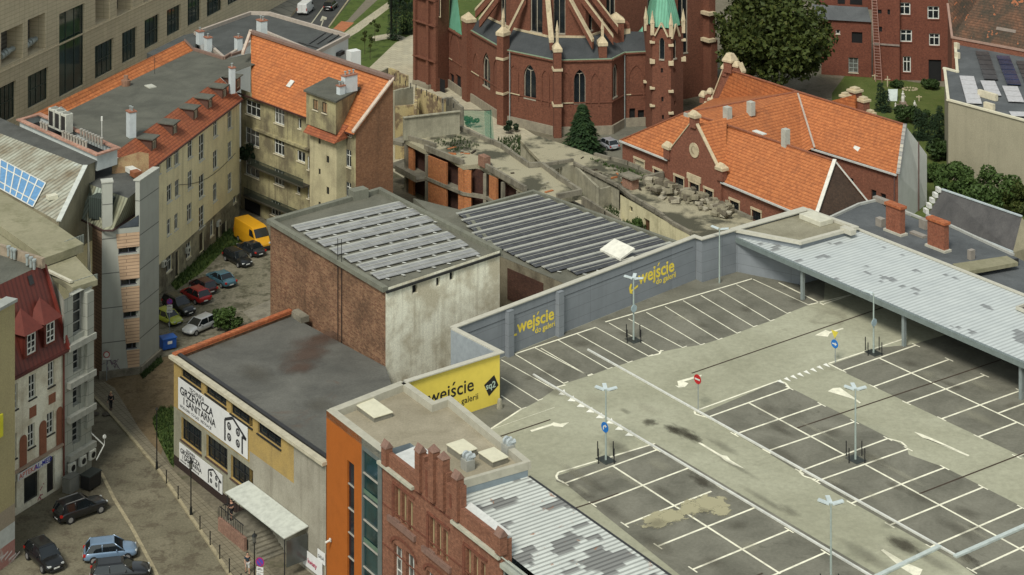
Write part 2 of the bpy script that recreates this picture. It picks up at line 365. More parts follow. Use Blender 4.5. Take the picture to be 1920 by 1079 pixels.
# pavements are raised 0.12 m with a kerb
def raised(name,px,z,mat,kmat=None,uvrot=0):
    mb=MB(); p=[G(x,y,z) for x,y in px]; mb.prism([(q.x,q.y) for q in p],-.05,z,0)
    ob=mb.build(name,mat,uvrot=uvrot,kind='structure'); return ob
raised('pavement',[(172,716),(196,716),(215,728),(262,805),(332,890),(430,985),(570,1140),(640,1250),(500,1250),(452,1104),(403,1030),(348,950),(303,884),(257,828),(207,772),(173,738)],.12,PAVE,uvrot=AZA)
k=MB(); kp=[G(x,y,0) for x,y in [(173,742),(205,775),(255,832),(301,888),(346,954),(401,1034),(449,1108),(520,1230)]]
for i in range(len(kp)-1): k.bar(kp[i],kp[i+1],.28,.16)
k.build('kerb',KERB,kind='structure')
k=MB(); kp=[G(x,y,0) for x,y in [(190,888),(215,938),(246,988),(290,1070),(330,1160)]]
for i in range(len(kp)-1): k.bar(kp[i],kp[i+1],.3,.05)
k.build('kerb_strip',KERB,kind='structure')
sheet('yard_patch',[(196,716),(300,672),(330,664),(330,760),(300,860),(262,805),(215,728)],.004,ground('brown_dirt',(.13,.095,.05,1),(.16,.12,.07,1),(.09,.065,.035,1),.3,4,.3))
sheet('grass_strip',[(286,792),(300,765),(326,765),(326,878),(318,868),(296,822)],.010,GRASS)
sheet('courtyard',[(292,556),(449,415),(560,390),(640,430),(560,620),(330,664),(300,672),(298,600)],.004,ground('courtyard_gravel',(.135,.125,.085,1),(.19,.17,.125,1),(.075,.07,.045,1),.25,3,.4,.5,.6))
sheet('courtyard_grass',[(310,520),(372,480),(428,430),(446,437),(455,462),(420,470),(380,510),(330,545)],.009,GRASS)
sheet('concrete_pad',[(455,585),(508,562),(545,560),(545,620),(478,607)],.012,CONC)
# far boulevard and park
sheet('boulevard',[(430,140),(545,33),(610,-40),(690,-40),(617,51),(540,160)],.008,ASPHD)
sheet('plaza',[(250,60),(380,-60),(609,-60),(541,36),(480,90)],.004,PLAZA,uvrot=.6)
sheet('park_lawn',[(540,170),(617,51),(690,-40),(1000,-40),(1000,120),(770,160),(690,175),(600,200)],.006,GRASS)
sheet('cycle_path',[(617,58),(652,38),(722,-40),(752,-40),(662,42),(645,60)],.012,paint('path_brown',(.17,.15,.11,1),.9))
sheet('cycle_crossing',[(625,54),(640,40),(664,43),(645,60)],.016,RED)
sheet('footpath',[(640,66),(733,0),(745,4),(672,60),(655,70)],.018,PAVEL)
sheet('footpath_branch',[(690,70),(735,62),(760,70),(760,78),(733,72),(700,78)],.018,PAVEL)
sheet('church_yard',[(683,136),(742,80),(770,66),(800,60),(900,120),(900,190),(1010,258),(1150,300),(1230,330),(1190,420),(900,420),(700,300)],.012,PAVEL,uvrot=.5)
sheet('lane',[(1100,262),(1150,240),(1215,235),(1260,240),(1240,330),(1180,345),(1120,300)],.016,ground('lane_asphalt',(.12,.115,.09,1),(.15,.145,.11,1),(.09,.085,.07,1),.3,4,.2))
sheet('garden_lawn',[(1560,175),(1590,135),(1780,165),(1990,200),(1990,600),(1700,420),(1560,260)],.008,ground('garden_grass',(.06,.085,.018,1),(.09,.11,.03,1),(.13,.12,.05,1),.35,6,.4,.58,.75))
mk=MB()
for (x0,y0,x1,y1) in [(571,62,625,-12),(598,60,607,36),(560,66,573,50)]: mk.face([G(x0-1.2,y0,.014),G(x0+1.2,y0,.014),G(x1+1,y1,.014),G(x1-1,y1,.014)])
mk.face([G(600,40,.014),G(604,30,.014),G(613,33,.014),G(612,37,.014)])
mk.build('road_marking',paint('worn_road_paint',(.42,.40,.30,1),.8),kind='structure')
mk=MB(); kp=[G(x,y,0) for x,y in [(617,51),(654,0),(690,-40)]]
for i in range(2): mk.bar(kp[i],kp[i+1],.3,.12)
mk.build('kerb_edge',KERB,kind='structure')

# ================================================================ PARKING DECK (roof of the shopping centre)
ZD=9.0
Tc=G(850,617,13.4);T1=G(937,662,13.4);T2=G(760,717,13.4);E1=G(1305,445,13.4);E2=E1+A_*1.0;E3=G(1500,398,13.4)
CF=Vector((33.1,182,0)); CL=CF-A_*17.86        # front line of the canopy
back=lambda t:CL+B_*11.5+A_*t
BR=G(990,868,14.2); 
xy=lambda p:(p.x,p.y)
pd=thing('parking_deck','rooftop car park with pale concrete lanes and dark marked bays above the grey building','car park',(30,165,0))
DK=NM('deck_concrete',.9,.25)
c=DK.mix(DK.ramp(DK.noise(.09,7,.6,dist=.6),.35,.65),(.275,.27,.19,1),(.355,.35,.255,1))
c=DK.mix(DK.mix(.55,(0,0,0,1),DK.ramp(DK.noise(.16,8,.7,dist=1.2),.6,.78)),c,(.14,.125,.085,1))
c=DK.mix(1,c,DK.ramp(DK.noise(2.5,6,.7),.3,.7,(.84,.84,.84,1),(1.12,1.12,1.12,1)),'MULTIPLY'); DK.out(c); DECK=DK.m
SB=NM('bay_asphalt',.92,.2)
c=SB.mix(SB.ramp(SB.noise(.22,7,.65,dist=.6),.35,.65),(.115,.111,.086,1),(.185,.178,.14,1))
c=SB.mix(SB.mix(.75,(0,0,0,1),SB.ramp(SB.noise(.3,6,.7,dist=.8),.6,.75)),c,(.07,.066,.05,1))
c=SB.mix(1,c,SB.ramp(SB.noise(4,5,.75),.3,.7,(.85,.85,.85,1),(1.15,1.15,1.15,1)),'MULTIPLY'); SB.out(c); BAY=SB.m
deckpoly=[xy(T2),xy(T1),xy(Tc),xy(E1),xy(E2),xy(E3),xy(back(0)),xy(back(110)),(60,80),xy(BR+A_*70),xy(BR)]
MB().prism(deckpoly,0,ZD,0).build('deck',DECK,pd)
# dark bays
bays=[[(1043,893),(1228,832),(1640,1075),(1640,1250),(1490,1250),(1062,909),(1043,903)],
 [(1310,778),(1460,714),(1481,727),(1700,838),(1704,853),(1772,877),(1920,952),(2100,1050),(2100,1250),(2000,1200),(1793,1053),(1690,994),(1535,907),(1332,785)],
 [(1560,683),(1650,652),(1712,646),(1800,620),(2100,740),(2100,980),(1920,858),(1766,786),(1580,697)],
 [(948,672),(1062,620),(1180,590),(1350,515),(1500,500),(1516,572),(1476,588),(1440,602),(1413,613),(1382,625),(1347,637),(1314,647),(1280,652),(1244,659),(1216,668),(1178,680),(1140,692),(1104,705),(1066,718),(1040,730),(1009,752),(980,768),(920,815),(900,790),(940,740)],
 [(1363,500),(1510,480),(1640,530),(1560,545),(1516,572),(1460,560)]]
mb=MB()
for b in bays[:3]: mb.face([G(x,y,ZD+.005) for x,y in b])
W1=Wl(Tc,E1); wq=[Vector((q.x,q.y,ZD+.005)) for q in (T2.lerp(T1,.55)+A_*.05,T1-B_*.3,Tc+B_*.6,E1,E2,E3,E3+B_*4)]
low=[(1545,562),(1516,572),(1476,588),(1445,602),(1413,613),(1382,625),(1347,637),(1314,647),(1280,652),(1244,659),(1216,668),(1178,680),(1140,692),(1104,705),(1057,720),(1039,731),(1009,752),(978,768),(920,806),(880,790)]
mb.face(wq+[G(x,y,ZD+.005) for x,y in low])
mb.build('bay_surface',BAY,pd)
# painted lines
YL=paint('cream_line_paint',(.80,.77,.60,1),.8,dirt=.35); WL=paint('white_line_paint',(.78,.77,.68,1),.8,dirt=.15)
ln=MB()
def line(x0,y0,x1,y1,wd=.185,z=ZD+.011,mb=None): 
    a,b=G(x0,y0,z),G(x1,y1,z); s=(b-a).cross(UP).normalized()*wd/2; (mb or ln).face([a-s,b-s,b+s,a+s])
def tick(x,y,d=A_,l=1.0,z=ZD+.015):
    c=G(x,y,z); s=d.cross(UP)*.06; ln.face([c-d*l/2-s,c+d*l/2-s,c+d*l/2+s,c-d*l/2+s])
# block 1
L1=[(1059.3,906.3),(1111.2,946.0),(1171.4,984.2),(1233.5,1024.4),(1299,1068),(1368,1115)]
C1=[(1149.2,874.3),(1204.8,910.4),(1264.5,947.5),(1326.9,987.3),(1393.3,1030.5),(1463,1076)]
R1=[(1231.7,843.7),(1290.4,878.0),(1350,914),(1415.5,952.1),(1479.5,994.2),(1548,1036)]
for l,c,r in zip(L1,C1,R1):
    if r[0]==1350: line(*l,1334,921.5)
    else: line(*l,*r)
    tick(*l); tick(*r)
line(*C1[0],*C1[-1],z=ZD+.019)
line(1047,886,1228,832); line(1047,886,1043,893,z=ZD+.015); line(1043,893,1045,899); line(1045,899,1059,906.3)
# block 2
C2=[(1404.2,755.8),(1461.1,786.4),(1521,818.8),(1583.6,853)]; R2=[(1480.2,728),(1540.5,758.6),(1602.5,791),(1664.6,822.5)]; L2=[(1326,783),(1377,815),(1437,846.5),(1499,884)]
for l,c,r in zip(L2,C2,R2): line(*l,*r); tick(*l); tick(*r)
line(*C2[0],*C2[3],z=ZD+.019)
C2b=[(1622.5,871.5),(1688,908.4),(1761,947.5),(1837,987.3),(1913.9,1030)]; L2b=[(1530,903),(1596,944),(1668,985),(1745,1026),(1822,1070)]; R2b=[(1703,842),(1771.2,877.1),(1843.5,913.8),(1916.7,952.1),(1992,992)]
for l,c,r in zip(L2b,C2b,R2b): line(*l,*r); tick(*l); tick(*r)
line(*C2b[0],1960,1055,z=ZD+.019)
line(1314,767,1460,714); line(1460,714,1472,718); line(1472,718,1480.2,728); line(1314,767,1302,771);line(1302,771,1304,777);line(1304,777,1326,783)
line(1664.6,822.5,1690,829);line(1690,829,1700,838); line(1499,884,1507,893);line(1507,893,1530,900)
# block 3
L3=[(1579.4,695.2),(1637.8,725.2),(1699.8,755.8),(1765.6,785.5),(1834.2,819.4),(1906.5,856.7)]
C3=[(1648,671.5),(1706.3,700.2),(1770.3,729.5),(1837,759.5),(1906.5,792.3),(1980,826)]
R3=[(1717.4,647.4),(1779.5,674.3),(1846.2,703.9),(1913,732.7),None,None]
for l,c,r in zip(L3,C3,R3):
    r=r or c; line(*l,*r); tick(*l)
    if r is not c: tick(*r)
line(1872,775,1960,742); line(*C3[0],*C3[-1],z=ZD+.019); line(1553,682,1700,634); line(1553,682,1579,695)
# row below the grey wall
wr=[((1064,628),(1150,690)),((1113.0,612),(1140,628)),]
WLn=[((965,664),(1057,719)),((1000,651),(1104,705)),((1014,653),(1102,704)),((1045,637),(1140,692)),((1080,625),(1178,680)),((1117,614),(1216,668)),((1142,606),(1236,660)),((1178,598),(1280,652)),((1212,586),(1314,647)),((1247,575),(1347,637)),((1281,564),(1382,625)),((1314,554),(1413,613)),((1348,544),(1445,602)),((1381,534),(1476,588)),((1412,524),(1516,572)),((940,675),(1039,730)),((940,708),(1009,751)),((940,742),(978,767))]
for a_,b_ in WLn: 
    line(*a_,*b_,wd=.11); c=G(*b_,ZD+.016); d=(G(b_[0]+30,b_[1]-11,ZD+.016)-c).normalized(); s=d.cross(UP)*.06; ln.face([c-d*.05-s,c+d*.55-s,c+d*.55+s,c-d*.05+s])
line(965,664,1117,614,z=ZD+.015); line(1135,604,1410,523,z=ZD+.015); line(1216,668,1236,664); line(1236,664,1240,657); line(1044,726,1060,722); line(978,767,918,806); line(920,806,1040,764,wd=.04)
line(1516,572,1600,552);line(1460,530,1545,572);line(1545,570,1600,552)
ln.build('bay_lines',YL,pd)
# yield teeth and arrows
t=MB()
def tri(p,q,r,z=ZD+.013): t.face([G(*p,z),G(*q,z),G(*r,z)])
for x,y in [(1054,737),(1071,749),(1088,760),(1106,770),(1124,781),(1143,791),(1160,803),(1179,814)]: tri((x-7,y+3),(x+4,y-7),(x+8,y+4))
for i in range(8):
    x=1464+i*12.3;y=715-i*4.4; tri((x-7,y),(x-1,y-3),(x+7,y+5))
t.build('yield_teeth',WL,pd)
def arrow(px,lab=None):
    m=MB(); m.face([G(x,y,ZD+.014) for x,y in px]); a=m.build('arrow_marking',YL,pd)
arrow([(994,807),(1033,795),(1038,792),(1050,795),(1067,792),(1055,801),(1040,800),(1036,798),(997,810)])
arrow([(1266,723),(1272,724),(1270,715),(1310,704),(1316,703),(1315,706),(1282,716),(1291,719),(1284,726),(1272,727)])
arrow([(1312,829),(1350,852),(1355,854),(1363,855),(1370,863),(1396,879),(1375,872),(1358,863),(1353,858),(1309,831)])
arrow([(1552,734),(1562,728),(1575,727),(1614,755),(1612,757),(1599,748)]);  arrow([(1528,629),(1548,619),(1556,622),(1580,615),(1582,617),(1556,625),(1552,632)])
arrow([(1714,810),(1728,814),(1745,821),(1818,854),(1815,856),(1741,824),(1748,826),(1730,821)])
arrow([(1656,1030),(1700,1056),(1730,1068),(1722,1085),(1690,1065),(1652,1032)])
# expansion joints
j=MB()
for l in [(1297,700,1660,575),(1660,575,1760,540),(1494,803,1760,714),(1760,714,1900,667),(1724,926,1930,846),(930,821,1032,787),(1072,955,1118,940),(1118,940,1160,925),(1430,1075,1330,1115)]: line(*l,wd=.15,z=ZD+.023,mb=j)
j.build('expansion_joint',paint('brown_joint',(.05,.032,.02,1),.9),pd)
# oil stains and worn cream patches
def blotch(px,mat,z=ZD+.017,nm='stain'):
    # irregular outline: subdivide and jitter
    pts=[G(x,y,z) for x,y in px]; out=[]
    for i in range(len(pts)):
        a,b=pts[i],pts[(i+1)%len(pts)]
        for k in range(5):
            p=a.lerp(b,k/5); r=(b-a).length*.16; out.append(p+Vector((random.uniform(-r,r),random.uniform(-r,r),0)))
    MB().face(out).build(nm,mat,pd)
def decalmat(name,col,hard=.12,nsc=3.0,amp=.9,op=.85):
    if name in _mc: return _mc[name]
    s=NM(name,.85,.25); g=s.n('ShaderNodeTexGradient'); g.gradient_type='SPHERICAL'; mp=s.n('ShaderNodeMapping'); mp.inputs['Location'].default_value=(-1,-1,0); mp.inputs['Scale'].default_value=(2,2,0); s.L(s.tc.outputs['Generated'],mp.inputs[0]); s.L(mp.outputs[0],g.inputs[0])
    oi=s.n('ShaderNodeObjectInfo'); n=s.n('ShaderNodeTexNoise'); n.noise_dimensions='4D'; n.inputs['Scale'].default_value=nsc; n.inputs['Detail'].default_value=6; n.inputs['Roughness'].default_value=.65; s.L(s.tc.outputs['Generated'],n.inputs['Vector'])
    mw=s.n('ShaderNodeMath',operation='MULTIPLY'); s.L(oi.outputs['Random'],mw.inputs[0]); mw.inputs[1].default_value=50; s.L(mw.outputs[0],n.inputs['W'])
    a1=s.n('ShaderNodeMath',operation='MULTIPLY'); s.L(n.outputs['Fac'],a1.inputs[0]); a1.inputs[1].default_value=amp; a2=s.n('ShaderNodeMath',operation='ADD'); s.L(g.outputs['Fac'],a2.inputs[0]); s.L(a1.outputs[0],a2.inputs[1])
    a3=s.n('ShaderNodeMath',operation='MULTIPLY'); s.L(a2.outputs[0],a3.inputs[0]); a3.inputs[1].default_value=.4; al=s.ramp(a3.outputs[0],(amp*.5+.2)*.4,(amp*.5+.2+hard)*.4,(0,0,0,1),(op,op,op,1)); s.L(al,s.b.inputs['Alpha']); _mc[name]=s.out(col); return _mc[name]
_dk=[0]
def decal(px,py,la,lb,mat,d=A_,nm='stain',par=None,z=None):
    pd_=par or pd; _dk[0]+=1; c=G(px,py,(ZD if z is None else z)+.026+.0012*_dk[0]); e=Vector((-d.y,d.x,0)); m=MB(); m.face([c-d*la/2-e*lb/2,c+d*la/2-e*lb/2,c+d*la/2+e*lb/2,c-d*la/2+e*lb/2])
    o=m.build(nm,mat,pd_)
    # local frame so that generated coordinates follow the patch
    me=o.data; base=pd_.location
    M=Matrix((( d.x,e.x,0,c.x-base.x),(d.y,e.y,0,c.y-base.y),(0,0,1,c.z-base.z),(0,0,0,1))); me.transform(M.inverted()); o.matrix_local=M
    return o
OIL=decalmat('oil_stain',(.045,.038,.025,1),.55,4.5,1.5,.55); SOFT=decalmat('tyre_grime',(.09,.08,.058,1),.6,3.5,.8,.28); WORN=decalmat('worn_patch',(.38,.35,.22,1),.12,5.5,1.9,.85); PALE=decalmat('pale_wash',(.40,.38,.28,1),.6,3,.8,.25)
decal(1219,792,2.0,1.9,OIL); decal(1282,812,5.5,2.0,OIL); decal(1262,806,3,1.5,OIL); decal(1300,820,3,1.4,OIL); decal(1172,771,2,1,SOFT); decal(1691,1020,4.2,2.2,OIL); decal(1700,1024,5.5,3.2,SOFT); decal(1318,903,4.5,1.8,OIL); decal(1812,1048,3.5,1.6,OIL)
decal(1240,973,2.6,4.6,WORN); decal(1262,966,2.2,3,WORN); decal(1305,950,2.8,3.6,WORN); decal(1335,944,3.2,3.4,WORN); decal(1352,958,2.0,2.0,WORN); decal(1293,955,2.0,2.4,WORN)
rs=random.Random(3)
for bx,by in L1[:5]+C1[:5]+C2+C2b+C3[:5]+L2b[:3]+[(1080,650),(1130,640),(1180,628),(1240,610),(1300,600),(1350,585),(1400,570),(1450,560),(1020,690),(980,710),(960,750)]:
    decal(bx+rs.uniform(-15,60),by+rs.uniform(-16,14),rs.uniform(1.2,3.2),rs.uniform(1.2,3.6),SOFT if rs.random()<.7 else PALE,B_)
for i in range(34):
    x=rs.uniform(1000,1900);y=rs.uniform(700,1070)
    if 1.0: decal(x,y,rs.uniform(3,9),rs.uniform(.8,2.4),SOFT if rs.random()<.6 else PALE)
# low white guide rails
rl=MB()
def rail(p,q,wd,h,m): 
    a,b=G(*p,ZD+.02),G(*q,ZD+.02); m.bar(a,b,wd,h)
rail((1102,657),(1793,1044),.17,.14,rl); tag(rl.build('guide_rail',WHITE,loc=G(1440,850,ZD)),'long straight white guide rail running from the grey wall across the middle of the deck','rail')
rl=MB(); rail((1000,704),(1640,1086),.17,.14,rl); tag(rl.build('guide_rail',WHITE,loc=G(1300,880,ZD)),'long straight white guide rail nearest the ribbed metal roof on the deck','rail')
BLG=paint('pale_blue_metal',(.45,.50,.47,1),.5)
rl=MB(); rail((1600,1104),(1763,1026),.34,.16,rl); tag(rl.build('cable_tray',BLG,loc=G(1700,1055,ZD)),'pale blue metal tray lying across the concrete lane by the bottom edge of the photo','cable tray')
rl=MB(); rail((1790,1046),(1990,958),.34,.16,rl); tag(rl.build('cable_tray',BLG,loc=G(1850,1015,ZD)),'pale blue metal tray lying over dark bays at the right edge of the deck','cable tray')

# ---- grey screen wall with yellow lettering
GW=panels('grey_wall_panels',(.205,.222,.235,1),(.195,.212,.225,1),(.13,.14,.15,1),6,1.1,.0,.02,.6,.08); COP=paint('pale_coping',(.46,.44,.36,1),.6,dirt=.15); YLW=paint('yellow_sign_paint',(.74,.58,.09,1),.5,dirt=.08); YLET=paint('yellow_letters',(.80,.62,.07,1),.6)
gwl=thing('screen_wall','long grey deck screen wall with yellow lettering and pale coping','wall',Tc*1.0)
gwl.location.z=0
mb=MB()
def thick(mb,a,b,z0,z1,t,m=0):
    a=Vector((a.x,a.y,0));b=Vector((b.x,b.y,0)); d=(b-a).normalized(); n=Vector((-d.y,d.x,0))   # thickness to the left of a->b
    mb.box(a+UP*z0,b-a,n*t,UP*(z1-z0),m)
dW=(E1-Tc).normalized(); dW.z=0
thick(mb,Tc,E1,0,13.4,.35); thick(mb,E1+A_*.02+UP*0,E1+A_*.9,ZD-.5,13.4,.3); thick(mb,E1+A_*.9,E3+B_*1.2,0,13.4,.35)
mb.build('wall',GW,gwl)
c=MB(); up13=lambda p:Vector((p.x,p.y,13.4))
nW=Vector((-dW.y,dW.x,0))
coping(c,[up13(Tc)+nW*.17,up13(E1)+nW*.17,up13(E1+A_*.9)+B_*.1-A_*.1,up13(E3)+B_*1.2-A_*.05],.6,.1); c.build('coping',COP,gwl)
pl=MB(); W1=Wl(Tc,E1)
for x in (952,1046): u,_=W1.hit(x,640); pl.box(W1.pt(u-.35,ZD-.2,.003),W1.d*.7,W1.n*.5,UP*4.5)
pl.build('pilaster',GW,gwl)
text('wejście',W1,970,625,24,YLET,gwl,bold=.022,off=.01); 
text('do galerii',W1,1003,626,11,YLET,gwl,off=.01,bold=.012)
text('wejście',W1,1197,534,25,YLET,gwl,bold=.022,off=.01); text('do galerii',W1,1230,534,11,YLET,gwl,off=.01,bold=.012)
am=MB(); 
def polyw(W,pts,off,mb):
    P=[]; 
    for x,y in pts: u,z=W.hit(x,y); P.append(W.pt(u,z,off))
    mb.face(P)
polyw(W1,[(953,630),(969,625),(969,629),(954,634)],.02,am); polyw(W1,[(1181,546),(1196,534),(1196,538),(1185,547),(1186,552),(1181,550)],.02,am); polyw(W1,[(1179,541),(1182,532),(1185,533),(1183,541),(1184,549),(1181,551)],.025,am); polyw(W1,[(952,621),(954,619),(955,621),(954,623)],.02,am)
am.build('arrow_sign',YLET,gwl)
st=MB(); 
for y0 in (0,): 
    u0,z=W1.hit(960,597); st.box(W1.pt(.5,12.5,.004),W1.d*(W1.L-1),W1.n*.03,UP*.03)
st.build('panel_joint',paint('joint_dark',(.05,.055,.06,1)),gwl)
yw=thing('sign_wall','short bright yellow wall panel with black lettering and black diamond logo','wall',(T1.x,T1.y,0))
mb=MB(); W2=Wl(T2,T1); 
nb=Vector((W2.n.x,W2.n.y,0))
thick(mb,T2,T1,ZD-.1,13.4,.3,0); thick(mb,T1,Tc,0,13.395,.3,1) 
mb.build('wall',[paint('wall_backing',(.2,.22,.24,1)),paint('pale_blue_wall',(.30,.33,.34,1),.7)],yw)
m=MB(); m.box(W2.pt(.15,ZD,.003),W2.d*(W2.L-.18),W2.n*.04,UP*4.39); m.build('yellow_panel',YLW,yw)
c=MB(); coping(c,[up13(T2),up13(T1)+W2.d*.05,up13(Tc)],.55,.1); c.build('coping',COP,yw)
text('wejście',W2,802,759,26,BLACK,yw,off=.06,bold=.008); text('do galerii',W2,846,764,12,BLACK,yw,off=.06,bold=.002)
m=MB(); polyw(W2,[(907,722),(926,703),(934,722),(916,743)],.06,m); m.build('logo_diamond',BLACK,yw); text('sq2',W2,910,731,12,paint('logo_mint',(.42,.52,.42,1)),yw,off=.07,bold=.02)

# ---- steel canopy over the far side of the deck
cp=thing('canopy','long ribbed pale metal canopy on steel posts along the far right of the deck','canopy',CL)
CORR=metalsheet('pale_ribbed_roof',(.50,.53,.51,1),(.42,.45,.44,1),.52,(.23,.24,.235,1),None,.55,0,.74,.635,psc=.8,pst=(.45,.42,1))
def slope(mb,p,q,w,z0,z1,th,m=0):
    a=Vector((p.x,p.y,z0));b=Vector((q.x,q.y,z0)); s=B_*w+UP*(z1-z0); mb.face([a+UP*th,b+UP*th,b+s+UP*th,a+s+UP*th],m); mb.face([a,a+s,b+s,b],m+1)
    mb.face([a,b,b+UP*th,a+UP*th],m+1); mb.face([a+s,a+s+UP*th,b+s+UP*th,b+s],m+1); mb.face([a,a+UP*th,a+s+UP*th,a+s],m+1); mb.face([b,b+s,b+s+UP*th,b+UP*th],m+1)
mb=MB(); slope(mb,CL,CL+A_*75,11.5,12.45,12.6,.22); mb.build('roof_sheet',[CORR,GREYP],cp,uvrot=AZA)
m=MB(); m.bar(CL+UP*12.1-B_*.12,CL+A_*75+UP*12.1-B_*.12,.22,.5); m.build('fascia',paint('teal_grey_fascia',(.16,.19,.18,1),.5),cp)
m=MB(); m.bar(CL+UP*12.86+B_*11.6,CL+A_*75+UP*12.86+B_*11.6,.4,.12); m.build('ridge_capping',COP,cp)
W3=Wl(CL+B_*.3,CL+B_*.3+A_*10)
for x,y in ((1505,558),(1695,645),(1915,738)):
    u,_=W3.hit(x,y); p=W3.pt(u,ZD); MB().cbox(p,.32,.32,3.3,d=A_).build('post',paint('post_grey',(.22,.25,.24,1),.5),cp)
for t_ in (3,8.5,14,19.5,25,30.5):
    MB().bar(CL+A_*t_+UP*12.1+B_*.05,CL+A_*t_+B_*11+UP*12.1,.2,.32).build('beam',GREYP,cp)
for x,y in ((1585,553),(1721,612),(1832,657)):
    u,z=W3.hit(x,y); p=W3.pt(u,12.0); MB().bar(p+B_*1.5,p+B_*1.5+A_*1.9,.18,.1).build('lamp_tube',paint('tube_cover',(.6,.58,.45,1)),cp)
# the open hatch in the sheet roof
h=MB(); o=CL+A_*31.5+B_*8.3+UP*12.86; hw,hl=2.2,5.2
h.bar(o,o+A_*hl,.18,.3);h.bar(o+B_*hw,o+B_*hw+A_*hl,.18,.3);h.bar(o,o+B_*hw,.17,.28);h.bar(o+A_*hl,o+A_*hl+B_*hw,.17,.28); h.build('hatch_frame',COP,cp)
MB().face([o+UP*.02,o+A_*hl+UP*.02,o+A_*hl+B_*hw+UP*.02,o+B_*hw+UP*.02]).build('hatch_opening',paint('hatch_dark',(.03,.02,.018,1)),cp)
MB().box(CL+B_*11.3+UP*ZD,A_*75,B_*.3,UP*3.4).build('back_wall',GREYP,cp)
# flat stair-head roof behind the canopy
sh=thing('stair_head','low beige flat roof with pale skylight at the corner between canopy and school','roof block',G(1500,430,0))
SAND=felt('sand_felt',(.22,.20,.135,1),(.30,.28,.20,1),.25,.35)
P=[G(x,y,13.2) for x,y in ((1375,434),(1506,395),(1604,430),(1500,458))]
MB().prism([xy(p) for p in P],0,13.2,0,1).build('roof',[GW,SAND],sh,uvrot=AZA)
c=MB(); coping(c,[p+UP*.005 for p in P],.5,.3,True); c.build('coping',COP,sh)
p=G(1530,415,13.2); MB().cbox(p,3.2,1.9,.55,d=A_).build('skylight',paint('cream_skylight',(.55,.53,.42,1)),sh,bevel=.05)
p=G(1590,437,13.2); MB().cbox(p,1.6,.8,.5,d=A_).build('vent_box',COP,sh)

# ================================================================ SOLAR ROOF BUILDINGS
BRK_OLD=brick('old_red_brick',(.15,.062,.034,1),(.30,.165,.09,1),(.22,.17,.11,1),(.05,.03,.018,1),.6,.38,.13,.42,.66,.4,.014)
WREN=plaster('worn_white_render',(.80,.77,.61,1),(.42,.36,.24,1),.75,.45,.92,.6,.12,.42,.62)
FELTG=felt('grey_felt',(.115,.113,.085,1),(.16,.155,.12,1),.3,.3)
s1=thing('plastered_warehouse','tall flat roofed block with bare brick side and flaking white rendered side','building',G(723,541,0)+Vector((0,0,0)))
s1.location=(G(723,541,16.8).x,G(723,541,16.8).y,0)
ZS=16.8; a0=G(507,413,ZS);a1=G(723,541,ZS);a2=G(937,470,ZS);a3=a0+(a2-a1)
WB=Wl(a0,a1); WWt=Wl(a1,a2)
m=MB(); openwall(m,WB,0,WB.L,0,ZS,[]); m.build('brick_wall',BRK_OLD,s1)['label']='bare red brick wall with soot stains'
ops=[WWt.rect(773,783,536,552),WWt.rect(818,825,522,538),WWt.rect(843,851,512,527)]
m=MB(); openwall(m,WWt,0,WWt.L,0,ZS,ops,.3); m.face([a2-UP*ZS,a3-UP*ZS,a3,a2]); m.face([a3-UP*ZS,a0-UP*ZS,a0,a3]); m.build('rendered_wall',WREN,s1)['label']='flaking white rendered wall'
for o_ in ops: hole(WWt,o_,s1,.3,name='window')
m=MB(); zr=ZS-.35; m.face([Vector((p.x,p.y,zr)) for p in (a0,a1,a2,a3)]); m.build('roof',FELTG,s1,uvrot=AZA)
c=MB(); inn=lambda p,q:p.lerp(q,0)
coping(c,[a1-UP*.35,a0-UP*.35,a3-UP*.35,a2-UP*.35],.55,.45); c.build('parapet',plaster('grey_parapet',(.17,.17,.13,1),(.09,.09,.07,1)),s1)
m=MB(); e=(a1+a2)/2; m.box(a1+WWt.n*.02-UP*.45,a2-a1,WWt.n*.16,UP*.22); m.build('gutter',DKMETAL,s1)
cen=(a0+a1+a2+a3)/4
def solar_rows(s,name_lab,org,n,stepA,starts,lens,z,pm,rm,grp,cat='solar panels',tilt=.13,wd=1.55,rw=.36):
    for k in range(n):
        o=org+A_*(stepA*k)+B_*starts[k]; o.z=z; L=lens[k]
        th=thing('solar_panel_row',name_lab[k],cat,o,grp)
        m=MB(); h0,h1=.12,.12+wd*tilt
        a=o+UP*h1;b=o+A_*wd+UP*h0
        m.box(a,B_*L,(b-a),UP*.05); m.build('panel',pm,th,uvrot=AZB)
        m=MB(); m.bar(o-A_*.16+UP*(h1-.05),o-A_*.16+B_*L+UP*(h1-.05),rw,.09); m.bar(o+A_*(wd*.5)+UP*(h0/2+h1/2+.06),o+A_*(wd*.5)+B_*L+UP*(h0/2+h1/2+.06),.07,.03); m.build('rail',rm,th)
        m=MB(); q=.8
        while q<L-.2: m.bar(o+A_*(wd+.02)+B_*q+UP*.05,o+A_*(wd+.55)+B_*q+UP*.16,.16,.05); q+=1.7
        m.build('mounting_clips',WHITE,th)
PV1=panels('sky_sheen_colour_panels',(.25,.25,.235,1),(.20,.20,.195,1),(.36,.36,.33,1),1.0,.62,.0,.02,.35,.2); PV2=panels('dark_panels',(.036,.037,.04,1),(.05,.05,.052,1),(.10,.10,.10,1),1.0,.6,.0,.02,.3,.3); RAILM=paint('panel_rail',(.36,.36,.31,1),.5)  # the sky's reflection on the first set is put into its pale colour
ords=['first','second','third','fourth','fifth','sixth','seventh','eighth','ninth','tenth','eleventh','twelfth']
og=G(547,430,zr)
solar_rows(s1,['%s row of pale grey solar panels from the far end of the brick sided roof'%ords[k] for k in range(7)],og,7,2.60,[.1,.1,.1,.1,.1,.1,.1],[12.9,13.0,13.0,12.0,12.0,11.8,11.4],zr,PV1,RAILM,'pale solar panel rows on the brick sided block',wd=1.32,tilt=.09)
